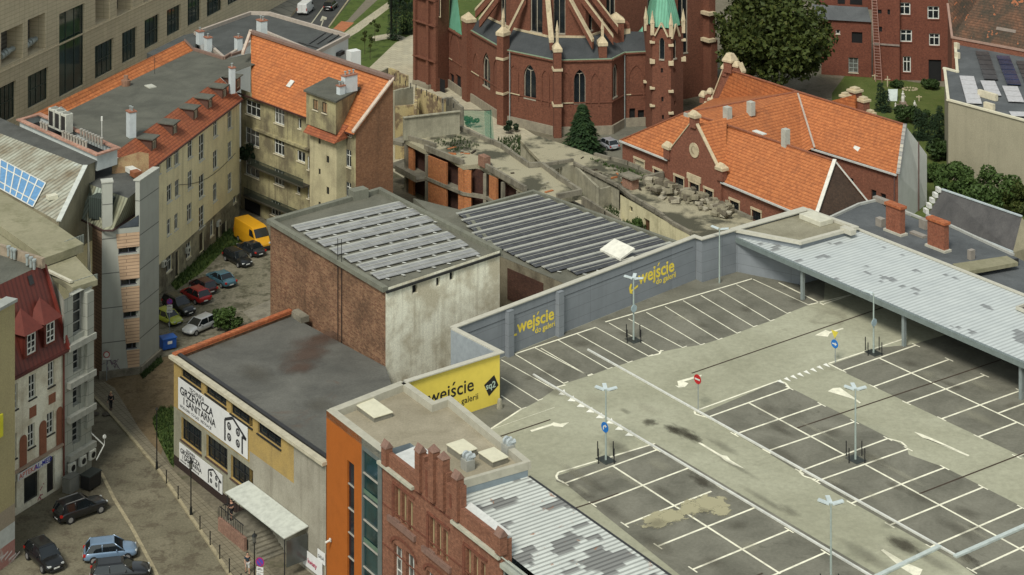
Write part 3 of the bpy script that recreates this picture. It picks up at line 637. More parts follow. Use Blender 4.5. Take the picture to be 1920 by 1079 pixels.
m=MB(); p=G(672,372,zr); m.cbox(p,1.8,1.2,1.0,d=B_); m.build('roof_box',plaster('grey_parapet'  ,(.17,.17,.13,1)),s1)
m=MB(); 
for q in ((635,470),(642,472)):
    u,z=WB.hit(*q); m.tube(WB.pt(u,8.8,.1),WB.pt(u,z+1.2,.1),.035,6)
m.build('conduit',BLACK,s1)
# second roof
s2=thing('low_solar_building','lower flat roofed block covered in dark solar panels between ruin and grey wall','building',G(940,482,0))
Z2=12.0; b0=G(868,398,Z2);b1=G(1000,362,Z2);b2=G(1285,464,Z2);b3=G(1058,533,Z2);b4=G(938,482,Z2)
s2.location=(b4.x,b4.y,0)
b5=b4-B_*1.5;b6=b4-B_*1.5-A_*9
pl_=[xy(p) for p in (b0,b1,b2,b3,b4,b5,b6)]
MB().prism(pl_,0,Z2).build('walls',[plaster('stained_plaster',(.20,.175,.12,1),(.06,.045,.03,1),.8,.6)],s2); 
MB().face([Vector((x,y,Z2+.05)) for x,y in pl_]).build('roof',FELTG,s2,uvrot=AZA)
c=MB(); coping(c,[b4+UP*.05,b0+UP*.05,b1+UP*.05,b2+UP*.05],.4,.25); c.build('parapet',plaster('grey_parapet',(.17,.17,.13,1)),s2)
WS=Wl(b4,b3); m=MB(); m.box(WS.pt(1.2,8,.02),WS.d*5.5,WS.n*.05,UP*3.2); m.build('brick_patch',brick('dark_brick',(.07,.03,.02,1),(.1,.05,.03,1),(.03,.02,.015,1)),s2)
og=G(890,400,Z2); n=11
# rows: left starts follow the left edge, right ends the sloping far edge
st_=[1.2,.2,.2,.2,.3,.3,.3,.3,.3,.3,.3]; ls=[9.5,11.8,12.7,13.5,13.7,13.9,14.3,14.3,14.3,12,8]
o0=b0+A_*1.0
ak=[1.0+2.02*k for k in range(11)]; stk_=[max(-a*.32-1.0,-3.3)+(2.2 if k==10 else .5 if k==9 else 0) for k,a in enumerate(ak)]; lnk=[10.1+(a+.9)*.134-.7-s_ for a,s_ in zip(ak,stk_)]
nrow=[]
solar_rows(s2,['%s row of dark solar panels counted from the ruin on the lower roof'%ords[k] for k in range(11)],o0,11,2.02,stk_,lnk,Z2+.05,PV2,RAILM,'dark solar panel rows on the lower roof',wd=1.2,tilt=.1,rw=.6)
# grey link roof between the two
lk=thing('link_roof','plain grey flat roof wedge between brick sided block and orange brick ruin','building',G(850,400,0))
q=[G(x,y,11.0) for x,y in ((775,372),(880,398),(945,470),(870,455))]; MB().prism([xy(p) for p in q],0,11.0).build('roof',FELTG,lk,uvrot=AZA)
# white roof hatch
m=MB(); p0=G(1160,475,Z2+.3); m.box(p0-A_*1.6-B_*1.2,A_*3.4,B_*1.9+UP*.7,UP*.2); 
m.box(p0-A_*1.6-B_*1.2-UP*.25,A_*3.4,B_*1.9,UP*.24); tag(m.build('roof_hatch',paint('white_sheet',(.70,.68,.58,1)),loc=p0),'bright white tilted sheet hatch on the dark solar roof beside the grey wall','roof hatch')
# find u of front right corner so it projects at x=631
def u_at(W,px,off):
    lo,hi=-5,W.L+10
    for _ in range(40):
        mid=(lo+hi)/2; q=W.pt(mid,5,off); x=CX+F*q.x/q.y
        if x<px: lo=mid
        else: hi=mid
    return lo
# ================================================================ HEATING SHOP (low building with dark felt roof and banners)
def P2(p,z): return Vector((p.x,p.y,z))
g0=G(326,668,10);g1=G(545,585,10);ge=G(612,868,10)
FELTD=felt('dark_felt',(.095,.094,.082,1),(.145,.142,.122,1),.35,.16,(.11,.065,.042,1))
hs_=thing('shop_building','low yellow and grey building with dark flat roof and two white banners on its front','building',(g0.x,g0.y,0))
WG=Wl(g0,ge-(ge-g0).normalized()*.05)
uX=lambda x,y=800:WG.hit(x,y)[0]
zr=9.6
YEL=plaster('ochre_render',(.36,.25,.085,1),(.2,.15,.07,1),.5,.6); GRN=plaster('grey_beige_render',(.30,.28,.22,1),(.17,.15,.11,1),.5,.5); PIER=plaster('pier_render',(.27,.26,.19,1),(.12,.11,.08,1),.5,.6); PLN=plaster('brown_plinth',(.035,.022,.018,1),(.02,.015,.012,1),.5,.8)
up=[WG.rect(340,377,690,706),WG.rect(385.6,424.5,720,738),WG.rect(433,473.5,755.6,775),WG.rect(483.5,527,790,812)]
md=[WG.rect(340,378,781,823.5),WG.rect(387,426.5,813.5,856),WG.rect(433,474.6,852,896)]
zsplit=WG.hit(326,762)[1]; zpl=WG.hit(326,852)[1]; uA=uX(468,830); uB=uX(551,880)
m=MB()
openwall(m,WG,0,uA,zsplit,10,up[:3]+[(a,b,c,d) for a,b,c,d in md if False],.25,0)
openwall(m,WG,0,uA,zpl,zsplit,[(a,min(b,uA),c,d) for a,b,c,d in md],.3,1); openwall(m,WG,0,uA,0,zpl,[],.2,2)
zy=WG.hit(468,846)[1]
openwall(m,WG,uA,uB,zy,10,[up[3]]+[(a,b,c,d) for a,b,c,d in [up[2]] if b>uA],.25,0); openwall(m,WG,uA,uB,0,zy,[(uA,md[2][1],md[2][2],md[2][3])],.3,3)
openwall(m,WG,uB,WG.L,0,10,[],.2,3)
Ws=Wl(g0,g1); openwall(m,Ws,0,Ws.L,0,10,[],.2,1)
m.build('wall',[YEL,PIER,PLN,GRN],hs_)
for r in up: window(WG,r,hs_,'grid3',DKMETAL,GL,.25,.07,True,sm=DKMETAL)
for r in md: window(WG,r,hs_,'grid4',DKMETAL,GL,.3,.07,True,sm=paint('brown_sill',(.08,.05,.04,1)))
rf=[xy(g0-WG.n*.3),xy(g1),xy(a1),xy(T2),xy(G(757,718,14.2)),xy(G(612,770,14.2)),xy(ge)]
MB().face([Vector((x,y,zr)) for x,y in rf]).build('roof',FELTD,hs_,uvrot=AZA)
c=MB(); c.bar(P2(g0,9.8)+WG.n*.1-WG.d*.3,P2(ge,9.8)+WG.n*.1,.6,.28); c.build('cornice',paint('cream_cornice',(.45,.41,.30,1),.7,dirt=.3),hs_)
c=MB(); c.bar(P2(g0,9.9)-WG.n*.45,P2(ge,9.9)-WG.n*.45,.35,.3); c.build('gutter',DKMETAL,hs_)
TILEC=tiles('clay_coping_tiles',(.34,.10,.04,1),(.42,.15,.06,1),(.12,.06,.04,1),.5,.4)
c=MB(); c.bar(P2(g0,9.9),P2(g1,9.9),.55,.35); c.build('tile_coping',TILEC,hs_)
c=MB(); c.bar(P2(g0,9.6),P2(g1,9.6),.3,.3); c.build('upstand',BRK_OLD,hs_)
BRS_=decalmat('rust_brown_stain',(.10,.06,.042,1),.6,3.6,1.4,.55)
for x,y,a_,b_ in ((592,642,8,4.5),(575,664,7,5),(562,688,5,5),(630,624,7,3.5)): decal(x,y,a_,b_,BRS_,B_,'brown_stain',hs_,zr)
for x,y,a_,b_ in ((690,655,8,2),(480,700,7,4),(600,760,5,4),(420,640,5,3)): decal(x,y,a_,b_,SOFT,A_,'dark_stain',hs_,zr)
# banners
BAN=paint('banner_white',(.62,.62,.60,1),.6,dirt=.08); INK=paint('banner_ink',(.025,.025,.028,1),.7)
def banner(nm,lab,TL,BL,BR_,k):
    u0,z1=WG.hit(*TL);_,z0=WG.hit(*BL);u1,_=WG.hit(*BR_)
    t=thing('banner',lab,'banner',WG.pt(u0,z0,.1)); 
    MB().box(WG.pt(u0,z0,.06),WG.d*(u1-u0),WG.n*.05,UP*(z1-z0)).build('cloth',BAN,t)
    Lr=u1-u0;H=z1-z0
    right=UP.cross(WG.n); sgn=1 if right.dot(WG.d)>0 else -1
    U=lambda f:(u0+Lr*f) if sgn>0 else (u1-Lr*f)
    textw('TECHNIKA',WG,U(.17),z0+H*.80,H*.20,INK,t,.125,bold=.005)
    textw('GRZEWCZA',WG,U(.03),z0+H*.53,H*.35,INK,t,.125,bold=.022,sx=1.12)
    textw('I SANITARNA',WG,U(.08),z0+H*.26,H*.32,INK,t,.125,bold=.018,sx=1.1)
    textw('WOD-KAN · CO-GAZ · INSTALACJE',WG,U(.03),z0+H*.09,H*.13,INK,t,.125)
    hm=MB(); ho=.125
    def pp(f,g): return WG.pt(U(f),z0+H*g,ho)
    def seg(a,b,wd=.02*Lr):
        p,q=pp(*a),pp(*b); s=(q-p).cross(WG.n).normalized()*wd/2; hm.face([p-s,q-s,q+s,p+s])
    for a,b in (((.69,.74),(.80,.95)),((.80,.95),(.985,.58)),((.985,.58),(.93,.58)),((.93,.58),(.93,.06)),((.69,.74),(.69,.60)),((.69,.60),(.69,.08))): seg(a,b)
    hm.build('house_outline',INK,t)
    for f,g in ((.75,.62),(.87,.62),(.75,.28),(.87,.28)):
        r=MB(); cpt=pp(f,g); R=H*.125
        pts=[cpt+right*math.cos(a*math.pi/8)*R+UP*math.sin(a*math.pi/8)*R for a in range(16)]; pin=[cpt+right*math.cos(a*math.pi/8)*R*.55+UP*math.sin(a*math.pi/8)*R*.55 for a in range(16)]
        for i in range(16): j_=(i+1)%16; r.face([pts[i],pts[j_],pin[j_],pin[i]])
        dd=[cpt+right*x*R+UP*y*R for x,y in ((-.3,-.4),(.3,-.4),(.35,0),(0,.5),(-.35,0))]; r.face(dd); r.build('round_symbol',INK,t)
banner('b','large white banner with heating lettering below the small upper windows','',0,0) if False else None
banner('b','large white banner with black lettering and house drawing below the small upper windows',(336,707),(336,765),(466,800),0)
banner('b','smaller white banner with black lettering just above the brown plinth',(338,829),(338,864),(418.5,888),1)
# entrance awning, landing and steps
aw=thing('awning','white sheet awning over the steps of the shop building','awning',WG.pt(uX(520,940),0,0))
u0,zA=WG.hit(467,901); u1,_=WG.hit(579,989); wa=2.3; uAw=u0
m=MB(); a=WG.pt(u0,zA,.05);b=WG.pt(u1,zA,.05); m.box(a-UP*.08,b-a,WG.n*wa-UP*.3,UP*.08); m.build('sheet',paint('awning_white',(.50,.52,.46,1),.55,dirt=.3),aw)
m=MB(); 
for u in (u0+.2,u1-.2): m.tube(WG.pt(u,zA-.45,wa-.1),WG.pt(u,0,wa-.1),.05)
m.build('post',DKMETAL,aw)
m=MB(); m.box(WG.pt(u1-.08,1.0,.1),WG.d*.06,WG.n*(wa-.3),UP*(zA-1.6)); m.build('side_panel',glass('dull_glass',(.05,.055,.05,1),.2),aw)
ld=thing('entrance_steps','brick landing and steps going down to the pavement under the awning','steps',WG.pt(u0,0,1.5))
PINKW=brick('pinkish_brick',(.22,.11,.08,1),(.28,.16,.11,1),(.2,.16,.12,1),None,.4,.25,.08)
us=u0-.5; ue=u0+3.6
m=MB(); m.box(WG.pt(us,0,.02),WG.d*(ue-us),WG.n*(wa+.2),UP*1.1); m.build('landing',CONC,ld); m=MB(); m.box(WG.pt(us,0,wa+.22),WG.d*(ue-us+.4),WG.n*.25,UP*1.25); m.build('parapet',PINKW,ld)
for i in range(6):
    zz=1.1-.16*(i+1)
    m=MB(); m.box(WG.pt(ue+.42*i,0,.02),WG.d*.42,WG.n*(wa),UP*zz); m.build('step',CONC,ld)
m=MB(); 
for i in range(8): m.tube(WG.pt(us,1.1,.3+i*.35),WG.pt(us,2.1,.3+i*.35),.03,5)
m.bar(WG.pt(us,2.1,.2),WG.pt(us,2.1,wa),.06,.06)
for i in range(14): m.tube(WG.pt(us+i*.3,1.2,wa+.3),WG.pt(us+i*.3,2.1,wa+.3),.025,5)
m.bar(WG.pt(us,2.1,wa+.3),WG.pt(ue,2.1,wa+.3),.06,.06); m.build('railing',DKMETAL,ld)
# small adverts on the wall end
for (tl,bl,br,tx,colr,lab) in (((571,1026),(571,1056),(607,1052),'kwiaty',(.45,.06,.12,1),'white advert board with red script near the orange building'),((597,1028),(597,1050),(611,1036),'SALA',(.1,.1,.1,1),'small white board with black letters above the red lettered one')):
    ua,z1=WG.hit(*tl);_,z0=WG.hit(*bl);ub,_=WG.hit(*br); t=thing('advert_board',lab,'sign',WG.pt(ua,z0,.1))
    MB().box(WG.pt(ua,z0,.05 if tx=='SALA' else .12),WG.d*(ub-ua),WG.n*.04,UP*(z1-z0)).build('board',BAN,t)
    textw(tx,WG,(ua+ub)/2,z0+(z1-z0)*.35,(z1-z0)*.4,paint('adv_'+tx,colr),t,.2 if tx!='SALA' else .11,align='CENTER',bold=.01)
p=G(562,598,zr); tag(MB().cbox(p,2.2,.9,.55,d=A_).build('roof_vent_box',plaster('weathered_concrete',(.2,.2,.15,1)),loc=p),'weathered low vent box on the dark felt roof beside the brick wall','vent box')

# ================================================================ ORANGE, GLASS AND OLD BRICK FRONT
ZO=14.2; Oa=G(612,770,ZO); Of=G(713,848,ZO); Bl=G(867,903,ZO)
dO=(Of-Oa);dO.z=0;dO.normalize(); nO=Vector((-dO.y,dO.x,0)); 
if nO.dot(B_)<0:nO=-nO
WO=Wl(Oa,Oa+dO*60)
tb=thing('orange_building','modern block with orange wall, strip window and beige flat roof','building',(Oa.x,Oa.y,0))
ORG=plaster('orange_render',(.34,.095,.012,1),(.25,.07,.008,1),.4,.8,.8,.25,.06)
uo=lambda x,y=950:WO.hit(x,y)[0]
r1=WO.rect(651,664,862,1400); r2=WO.rect(679.5,708,826,1500)
m=MB(); openwall(m,WO,0,uo(678),0,ZO,[(r1[0],r1[1],.5,r1[3])],.2); m.build('orange_wall',ORG,tb)
m=MB(); openwall(m,WO,uo(678),uo(716),0,ZO,[(r2[0],r2[1],.4,ZO-.9)],.2); m.build('curtain_frame',paint('frame_grey',(.12,.14,.13,1)),tb)
f=MB(); z=r1[3]
k=z-1.95
while k>.6: f.box(WO.pt(r1[0],k,-.17),WO.d*(r1[1]-r1[0]),WO.n*.1,UP*.08); k-=1.95
f=f.build('window',paint('frame_light',(.35,.33,.28,1)),tb); MB().face([WO.pt(r1[0],.5,-.18),WO.pt(r1[1],.5,-.18),WO.pt(r1[1],r1[3],-.18),WO.pt(r1[0],r1[3],-.18)]).build('pane',glass('night_glass',(.006,.011,.018,1)),f)
f=MB(); k=ZO-.9
for i in range(8):
    k-=1.85; 
    if k>.4: f.box(WO.pt(r2[0],k,-.17),WO.d*(r2[1]-r2[0]),WO.n*.12,UP*.08)
f=f.build('window',paint('frame_light',(.35,.33,.28,1)),tb)
MB().face([WO.pt(r2[0],.4,-.18),WO.pt(r2[1],.4,-.18),WO.pt(r2[1],ZO-.9,-.18),WO.pt(r2[0],ZO-.9,-.18)]).build('pane',GLT,f)
mm=MB()
for q in (4.1,7.95,11.8): 
    if ZO-q>1: mm.box(WO.pt(r2[0],ZO-q-.2,-.12),WO.d*(r2[1]-r2[0]),WO.n*.02,UP*.35)
mm.build('spandrel',paint('green_spandrel',(.10,.16,.11,1)),f)
n1=Of+nO*2.7
T2b=G(757,718,ZO);J1=G(812,757,ZO);J2=G(842,747,ZO)
poly=[xy(Oa+dO*.02),xy(T2b),xy(J1),xy(J2),xy(BR),xy(Bl),xy(P2(n1,0)),xy(Of)]
zb=ZO-.55
m=MB(); P=[Vector((x,y,0)) for x,y in poly]
for i in range(7):
    a,b=P[i],P[(i+1)%8]; m.face([a,b,b+UP*ZO,a+UP*ZO])
m.build('side_wall',paint('blue_grey_wall',(.19,.23,.25,1),.6,dirt=.15),tb)
# jog: parapet on the deck side

MB().face([Vector((x,y,zb)) for x,y in poly]).build('roof',felt('beige_felt',(.27,.235,.16,1),(.35,.31,.225,1),.3,.25),tb,uvrot=AZA)
c=MB(); coping(c,[P2(p,zb) for p in (Oa+dO*.3+nO*.35,T2b)],.75,.6); c.bar(P2(Oa,zb)+nO*.35,P2(Of,zb)+nO*.35,.7,.585)
coping(c,[P2(q,zb) for q in (T2b,J1,J2,BR)],.55,.6)
c.bar(P2(Bl,zb)-dO*.15,P2(BR,zb)-dO*.15,.35,.59); c.build('parapet',paint('pale_parapet',(.40,.38,.30,1),.7,dirt=.2),tb)
def skyl(px,py,l,w_,h,lab,z=zb):
    p=G(px,py,z); t=thing('skylight',lab,'skylight',p); MB().cbox(p,l,w_,h,d=A_).build('curb',paint('curb_grey',(.2,.19,.15,1)),t); MB().cbox(p+UP*h,l+.12,w_+.12,.1,d=A_).build('cover',paint('cream_cover',(.60,.57,.42,1),.6,dirt=.15),t,bevel=.03)
skyl(701,775,3.0,1.7,.35,'large cream skylight near the orange corner of the beige roof'); skyl(866,851,1.9,1.5,.5,'cream roof box behind the brick pinnacles on the beige roof'); skyl(925,864,1.9,1.4,.4,'cream roof box nearest the grey end of the beige roof')
def turbine(px,py,lab):
    p=G(px,py,zb); t=thing('roof_fan',lab,'roof vent',p); m=MB(); m.cbox(p,.85,.75,.8,d=A_); m.build('housing',paint('fan_grey',(.32,.32,.28,1)),t)
    for s in (-.24,.24):
        q=p+UP*1.0+A_*s; m=MB(); m.tube(q-A_*.1,q+A_*.1,.32,14); m.tube(q-A_*.14,q+A_*.14,.12,10); m.tube(q,q+B_*.45,.16,8,r2=.2); m.build('fan',paint('fan_blue',(.40,.44,.44,1),.5),t)
turbine(877,880,'twin duct fan between the brick pinnacles and cream boxes'); turbine(953,852,'twin duct fan on the parapet facing the deck')
p=WO.pt(*WO.hit(622,1012),.1); m=MB(); m.tube(p,p+WO.n*.5-UP*.1,.09); m.box(p-UP*.12-WO.d*.1,WO.d*.2,WO.n*.1,UP*.24); tag(m.build('security_camera',WHITE,loc=p),'small white security camera on the orange wall','camera')
# old brick facade
hb=thing('brick_facade_building','historic red brick front with stepped gable, pinnacles and narrow windows','building',WO.pt(uo(717),0))
BRK_H=brick('warm_brick',(.175,.075,.045,1),(.26,.12,.073,1),(.15,.075,.045,1),(.10,.035,.02,1),.35,.26,.085,.5,.75,.3)
CAPS=plaster('weathered_caps',(.20,.12,.09,1),(.10,.06,.05,1),.5,2)
ub=uo(717); ueb=uo(942,1040); zpar=WO.hit(735,855)[1]
ops=[]
for (xl,xr,yt,yb) in ((741,750,911,970),(753,762,922,982),(765,774,936,995),(806,815,968,1028),(819,827,980,1042),(831,840,991,1053),(874,883,1026,1088),(888,896,1040,1100),(902,910,1053,1114)):
    ops.append((WO.rect(xl,xr,yt,yb),TAN))
for (xl,xr,yt,yb) in ((738,754,1018,1090),(761,777,1033,1110),(800,815,1068,1140),(823,838,1088,1160),(862,877,1128,1200)): ops.append((WO.rect(xl,xr,yt,yb),CURT))
m=MB(); openwall(m,WO,ub,ueb,0,zpar,[o_[0] for o_ in ops],.38); 
m.face([WO.pt(ub,0),WO.pt(ub,zpar),WO.pt(ub,zpar,-.5),WO.pt(ub,0,-.5)]); m.face([WO.pt(ueb,0),WO.pt(ueb,zpar),WO.pt(ueb,zpar,-.8),WO.pt(ueb,0,-.8)])
m.face([WO.pt(ub,zpar),WO.pt(ueb,zpar),WO.pt(ueb,zpar,-.35),WO.pt(ub,zpar,-.35)]); m.face([WO.pt(ub,zpar,-.35),WO.pt(ueb,zpar,-.35),WO.pt(ueb,zpar-2,-.35),WO.pt(ub,zpar-2,-.35)])
m.build('brick_wall',BRK_H,hb)
FRC=paint('old_cream_frame',(.42,.35,.20,1))
for r,g_ in ops: window(WO,r,hb,'single' if g_ is TAN else 'tall',FRC if g_ is TAN else WHITE,g_,.38,.07,True,sm=CAPS)
m=MB()
for r0,r1_ in ((0,2),(3,5),(6,8)):
    a=ops[r0][0];b=ops[r1_][0]; z0=a[2]-.55; m.box(WO.pt(a[0]-.9,z0,.004),WO.d*(b[1]-a[0]+1.4),WO.n*.22,UP*.42)
m.build('stone_ledge',CAPS,hb)
# corbel courses, arches of raised brick over window groups
m=MB()
BRK_D=brick('dark_trim_brick',(.15,.05,.03,1),(.2,.07,.04,1),(.1,.05,.03,1),None,.3)
for r0,r1_ in ((0,2),(3,5),(6,8)):
    a=ops[r0][0];b=ops[r1_][0]; 
    m.box(WO.pt(a[0]-.3,a[3]+.12,.004),WO.d*(b[1]-a[0]+.6),WO.n*.1,UP*.16)
    m.box(WO.pt(a[0]-.42,a[2],.004),WO.d*.34,WO.n*.08,UP*(a[3]-a[2])) 
for zz in (zpar-1.35,zpar-4.2,zpar-7.3): m.box(WO.pt(ub+.1,zz,.002),WO.d*(ueb-ub-.2),WO.n*.06,UP*.09)
for k in (9,11):
    a=ops[k][0];b=ops[k+1][0]; cu=(a[0]+b[1])/2; R=(b[1]-a[0])/2+.15
    for i in range(12):
        t0=math.pi*i/12;t1=math.pi*(i+1)/12; 
        q=[(cu+R*math.cos(t0),a[3]-.1+R*.45*math.sin(t0)),(cu+R*math.cos(t1),a[3]-.1+R*.45*math.sin(t1)),(cu+(R+.3)*math.cos(t1),a[3]-.1+(R+.3)*.5*math.sin(t1)),(cu+(R+.3)*math.cos(t0),a[3]-.1+(R+.3)*.5*math.sin(t0))]
        m.face([WO.pt(x,y,.09) for x,y in q])
m.build('trim_courses',BRK_D,hb)
m=MB(); 
for xa,ya,xb in ((712,864,777),(850,975,940)):
    u0,z0=WO.hit(xa,ya); u1,_=WO.hit(xb,ya); m.box(WO.pt(u0,z0-.15,.004),WO.d*(u1-u0),WO.n*.28,UP*.22)
m.build('cornice',paint('pale_cornice',(.42,.41,.32,1),.7,dirt=.3),hb)
# stepped gable and pinnacles
m=MB()
for xl,xr,yt in ((779,796,846),(796,806,868),(806,822,855),(822,838,877),(838,851,906),(851,864,905)):
    u0,zt=WO.hit(xl,yt); u1,_=WO.hit(xr,yt); m.box(WO.pt(u0,zpar+.01,-.5),WO.d*(u1-u0-.004),WO.n*.52,UP*(zt-zpar))
m.build('stepped_gable',BRK_H,hb)
def pinn(xl,xr,yt,style):
    u0,zt=WO.hit(xl,yt);u1,_=WO.hit(xr,yt);wd=max(.45,min(.68,u1-u0)); z0=zpar-1.0; uc=(u0+u1)/2; m=MB()
    m.box(WO.pt(uc-wd/2,z0,-.35),WO.d*wd,WO.n*.62,UP*(zt-z0-.5))
    p=m.build('pinnacle',BRK_H,hb)
    c=MB(); zz=zt-.5; q=[WO.pt(uc-wd/2-.06,zz,.33),WO.pt(uc+wd/2+.06,zz,.33),WO.pt(uc+wd/2+.06,zz,-.41),WO.pt(uc-wd/2-.06,zz,-.41)]
    if style=='pyr':
        t_=WO.pt(uc,zt,-.04)
        for i in range(4): c.face([q[i],q[(i+1)%4],t_])
    else:
        r0,r1=WO.pt(uc-wd/2-.06,zt,-.04),WO.pt(uc+wd/2+.06,zt,-.04); c.face([q[0],q[1],r1,r0]);c.face([q[2],q[3],r0,r1]);c.face([q[3],q[0],r0]);c.face([q[1],q[2],r1])
    c.face(q); c.build('cap',CAPS,p)
for a in ((718,731,821,'g'),(779,796,827,'g'),(806,820,827,'pyr'),(825,838,841,'pyr'),(851,864,878,'g'),(933,944,986,'g')): pinn(*a)
# pier slots in gable
m=MB()
for xc,y0_,y1_ in ((800,880,930),(815,900,925),(845,925,950)):
    u0,z1=WO.hit(xc-2,y0_); _,z0=WO.hit(xc-2,y1_); m.box(WO.pt(u0,z0,.005),WO.d*.28,WO.n*.03,UP*(z1-z0))
m.build('blind_slot',BRK_D,hb)
# metal roofs behind the brick parapet
WMET=paint('bright_metal',(.62,.62,.58,1),.4,.2)
m=MB(); 
for xa,xb in ((733,778),(862,938)):
    u0=WO.hit(xa,870)[0];u1=WO.hit(xb,950)[0]; m.face([WO.pt(u0,zpar-.05,-.36),WO.pt(u1,zpar-.05,-.36),WO.pt(u1,zpar+.15,-2.6 if xa<800 else -.95),WO.pt(u0,zpar+.15,-2.6 if xa<800 else -.95)])
m.build('metal_roof',WMET,hb)
ZC=13.15
cr=thing('ribbed_roof_hall','long ribbed pale metal roof with rust marks and grey patches below the deck edge','building',P2(BR,0)+A_*8)
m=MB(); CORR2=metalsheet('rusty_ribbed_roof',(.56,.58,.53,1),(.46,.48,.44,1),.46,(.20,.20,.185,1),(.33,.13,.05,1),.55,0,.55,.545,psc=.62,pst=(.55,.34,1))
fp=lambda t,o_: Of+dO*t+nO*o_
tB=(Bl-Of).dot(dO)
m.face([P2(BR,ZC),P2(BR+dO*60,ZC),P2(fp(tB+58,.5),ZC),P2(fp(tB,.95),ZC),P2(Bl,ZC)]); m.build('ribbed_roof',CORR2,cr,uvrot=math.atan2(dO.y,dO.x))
m=MB(); m.bar(P2(BR,ZC-.3)+nO*.1,P2(BR+dO*60,ZC-.3)+nO*.1,.2,.32); m.build('edge_gutter',DKMETAL,cr)
ug=ueb+.02
m=MB(); W5=WO; m.face([WO.pt(ug,0,-.15),WO.pt(ug+30,0,-.15),WO.pt(ug+30,ZC-.35,-.15),WO.pt(ug,ZC-.35,-.15)]); m.build('glass_wall',GLT,cr)
m=MB()
for i in range(20): m.box(WO.pt(ug+.1+i*1.4,0,-.14),WO.d*.09,WO.n*.12,UP*(ZC-.4))
for z in (ZC-1.6,ZC-3.2,ZC-4.8): m.box(WO.pt(ug,z,-.14),WO.d*30,WO.n*.10,UP*.08)
m.build('mullion',paint('mullion_grey',(.22,.24,.21,1)),cr)
m=MB(); m.box(WO.pt(ug,ZC-.35,-.5),WO.d*30,WO.n*.75,UP*.3); m.tube(WO.pt(ug,ZC+.35,.1),WO.pt(ug+30,ZC+.35,.1),.05,6); m.build('gutter',paint('gutter_pale',(.34,.36,.30,1)),cr)

# ================================================================ L SHAPED TENEMENT
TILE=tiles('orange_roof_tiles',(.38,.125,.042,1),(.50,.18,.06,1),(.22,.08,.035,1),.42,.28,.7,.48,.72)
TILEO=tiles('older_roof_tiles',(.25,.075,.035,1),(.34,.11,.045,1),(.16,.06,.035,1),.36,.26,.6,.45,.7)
CRM=plaster('cream_facade',(.78,.69,.43,1),(.50,.43,.26,1),.5,.35,.9,.6,.1)
CRMD=plaster('sooty_cream_facade',(.36,.32,.175,1),(.12,.10,.065,1),.85,.4,.9,.85,.15,.40,.62)
tA=thing('tenement_wing','long cream courtyard wing with grey flat roof, orange tiled slope and dormers','tenement',G(374,481,0))
fa=G(298,553,0)-(G(449,412,0)-G(298,553,0)).normalized()*8; fb=G(449,412,0); WA=Wl(fa,fb); ZE=15.5; ZF=18.0
nA=-WA.n
wins=[]
for r in ((312,322,290,322),(327,336,281,314),(352,361,266,300),(373,383,256,305),(400,408,227,260),(427,435,212,245),(288,293,300,312),(297,301,304,328)): wins.append(r)
for r in ((313,322,350,382),(328,336,341,373),(352,361,324,358),(373,383,332,375),(399.5,408,286,320),(427,435,269,301)): wins.append(r)
for r in ((313,320,414,444),(327,334,404,434),(350.5,360,386,419),(373,383,391,431),(399.5,407,347,381),(427,435,328,361)): wins.append(r)
gfl=[(312,322,484,514,'w'),(329,336,474,522,'d'),(349,358,459,488,'w'),(374,382,440,476,'d'),(394,400,416,446,'w'),(405,412,424,452,'d'),(416,425,421,445,'d'),(437,443,371,384,'w')]
ro=[WA.rect(a,b,c,d) for a,b,c,d in wins]; rg=[WA.rect(a,b,c,d) for a,b,c,d,_ in gfl]
m=MB(); openwall(m,WA,0,WA.L,3.4,ZE,[r for r in ro+rg],.2); openwall(m,WA,0,WA.L,0,3.4,rg,.2,1)
bk=fa-WA.n*12.5; bk2=fb-WA.n*12.5
m.face([fa+UP*0,fa+UP*ZE,bk+UP*17.5,bk]); m.face([bk,bk+UP*17.5,bk2+UP*17.5,bk2])
m.build('wall',[CRM,plaster('patched_base',(.33,.30,.2,1),(.10,.085,.06,1),.9,.5,.9,.6,.15,.4,.6)],tA)
for i,r in enumerate(ro):
    big=r[1]-r[0]>.95
    window(WA,r,tA,'tall' if i in (3,11,17) else ('single' if i in (6,7) else 'cross'),WHITE,CURT if i%3==1 else GL,.2,.1,True,sm=WHITE)
for r,(_,_,_,_,k) in zip(rg,gfl):
    if k=='w': window(WA,r,tA,'cross',WHITE,GL,.2,.08)
    else: hole(WA,r,tA,.2,paint('old_door',(.03,.025,.02,1)),'door')
zE=lambda u,off,z:WA.pt(u,z,-off)
L_=WA.L
# tiled slope from eave to the flat roof
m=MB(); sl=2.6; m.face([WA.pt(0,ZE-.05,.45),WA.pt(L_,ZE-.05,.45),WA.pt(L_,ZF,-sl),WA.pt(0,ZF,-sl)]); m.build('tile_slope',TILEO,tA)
m=MB(); m.bar(WA.pt(0,ZE-.22,.5),WA.pt(L_,ZE-.22,.5),.18,.14); m.build('gutter',paint('rusty_gutter',(.06,.025,.02,1)),tA)
e0=G(130,207,ZF);e1=G(363,95,ZF)
m=MB(); f5=[WA.pt(0,ZF,-sl),WA.pt(L_,ZF,-sl),G(487,118,ZF),G(470,100,ZF),G(420,112,ZF),e1,e0,P2(bk,ZF)]; m.face(f5); 
m.build('flat_roof',felt('grey_green_felt',(.088,.09,.072,1),(.125,.125,.10,1),.5,.3),tA,uvrot=math.atan2(WA.d.y,WA.d.x)+math.pi/2)
m=MB(); dE=(e1-e0).normalized(); o0=e0-dE*8; m.face([o0,e1,G(346,76,19.2),G(110,192,19.2)-dE*6]); m.build('far_tile_strip',TILE,tA)
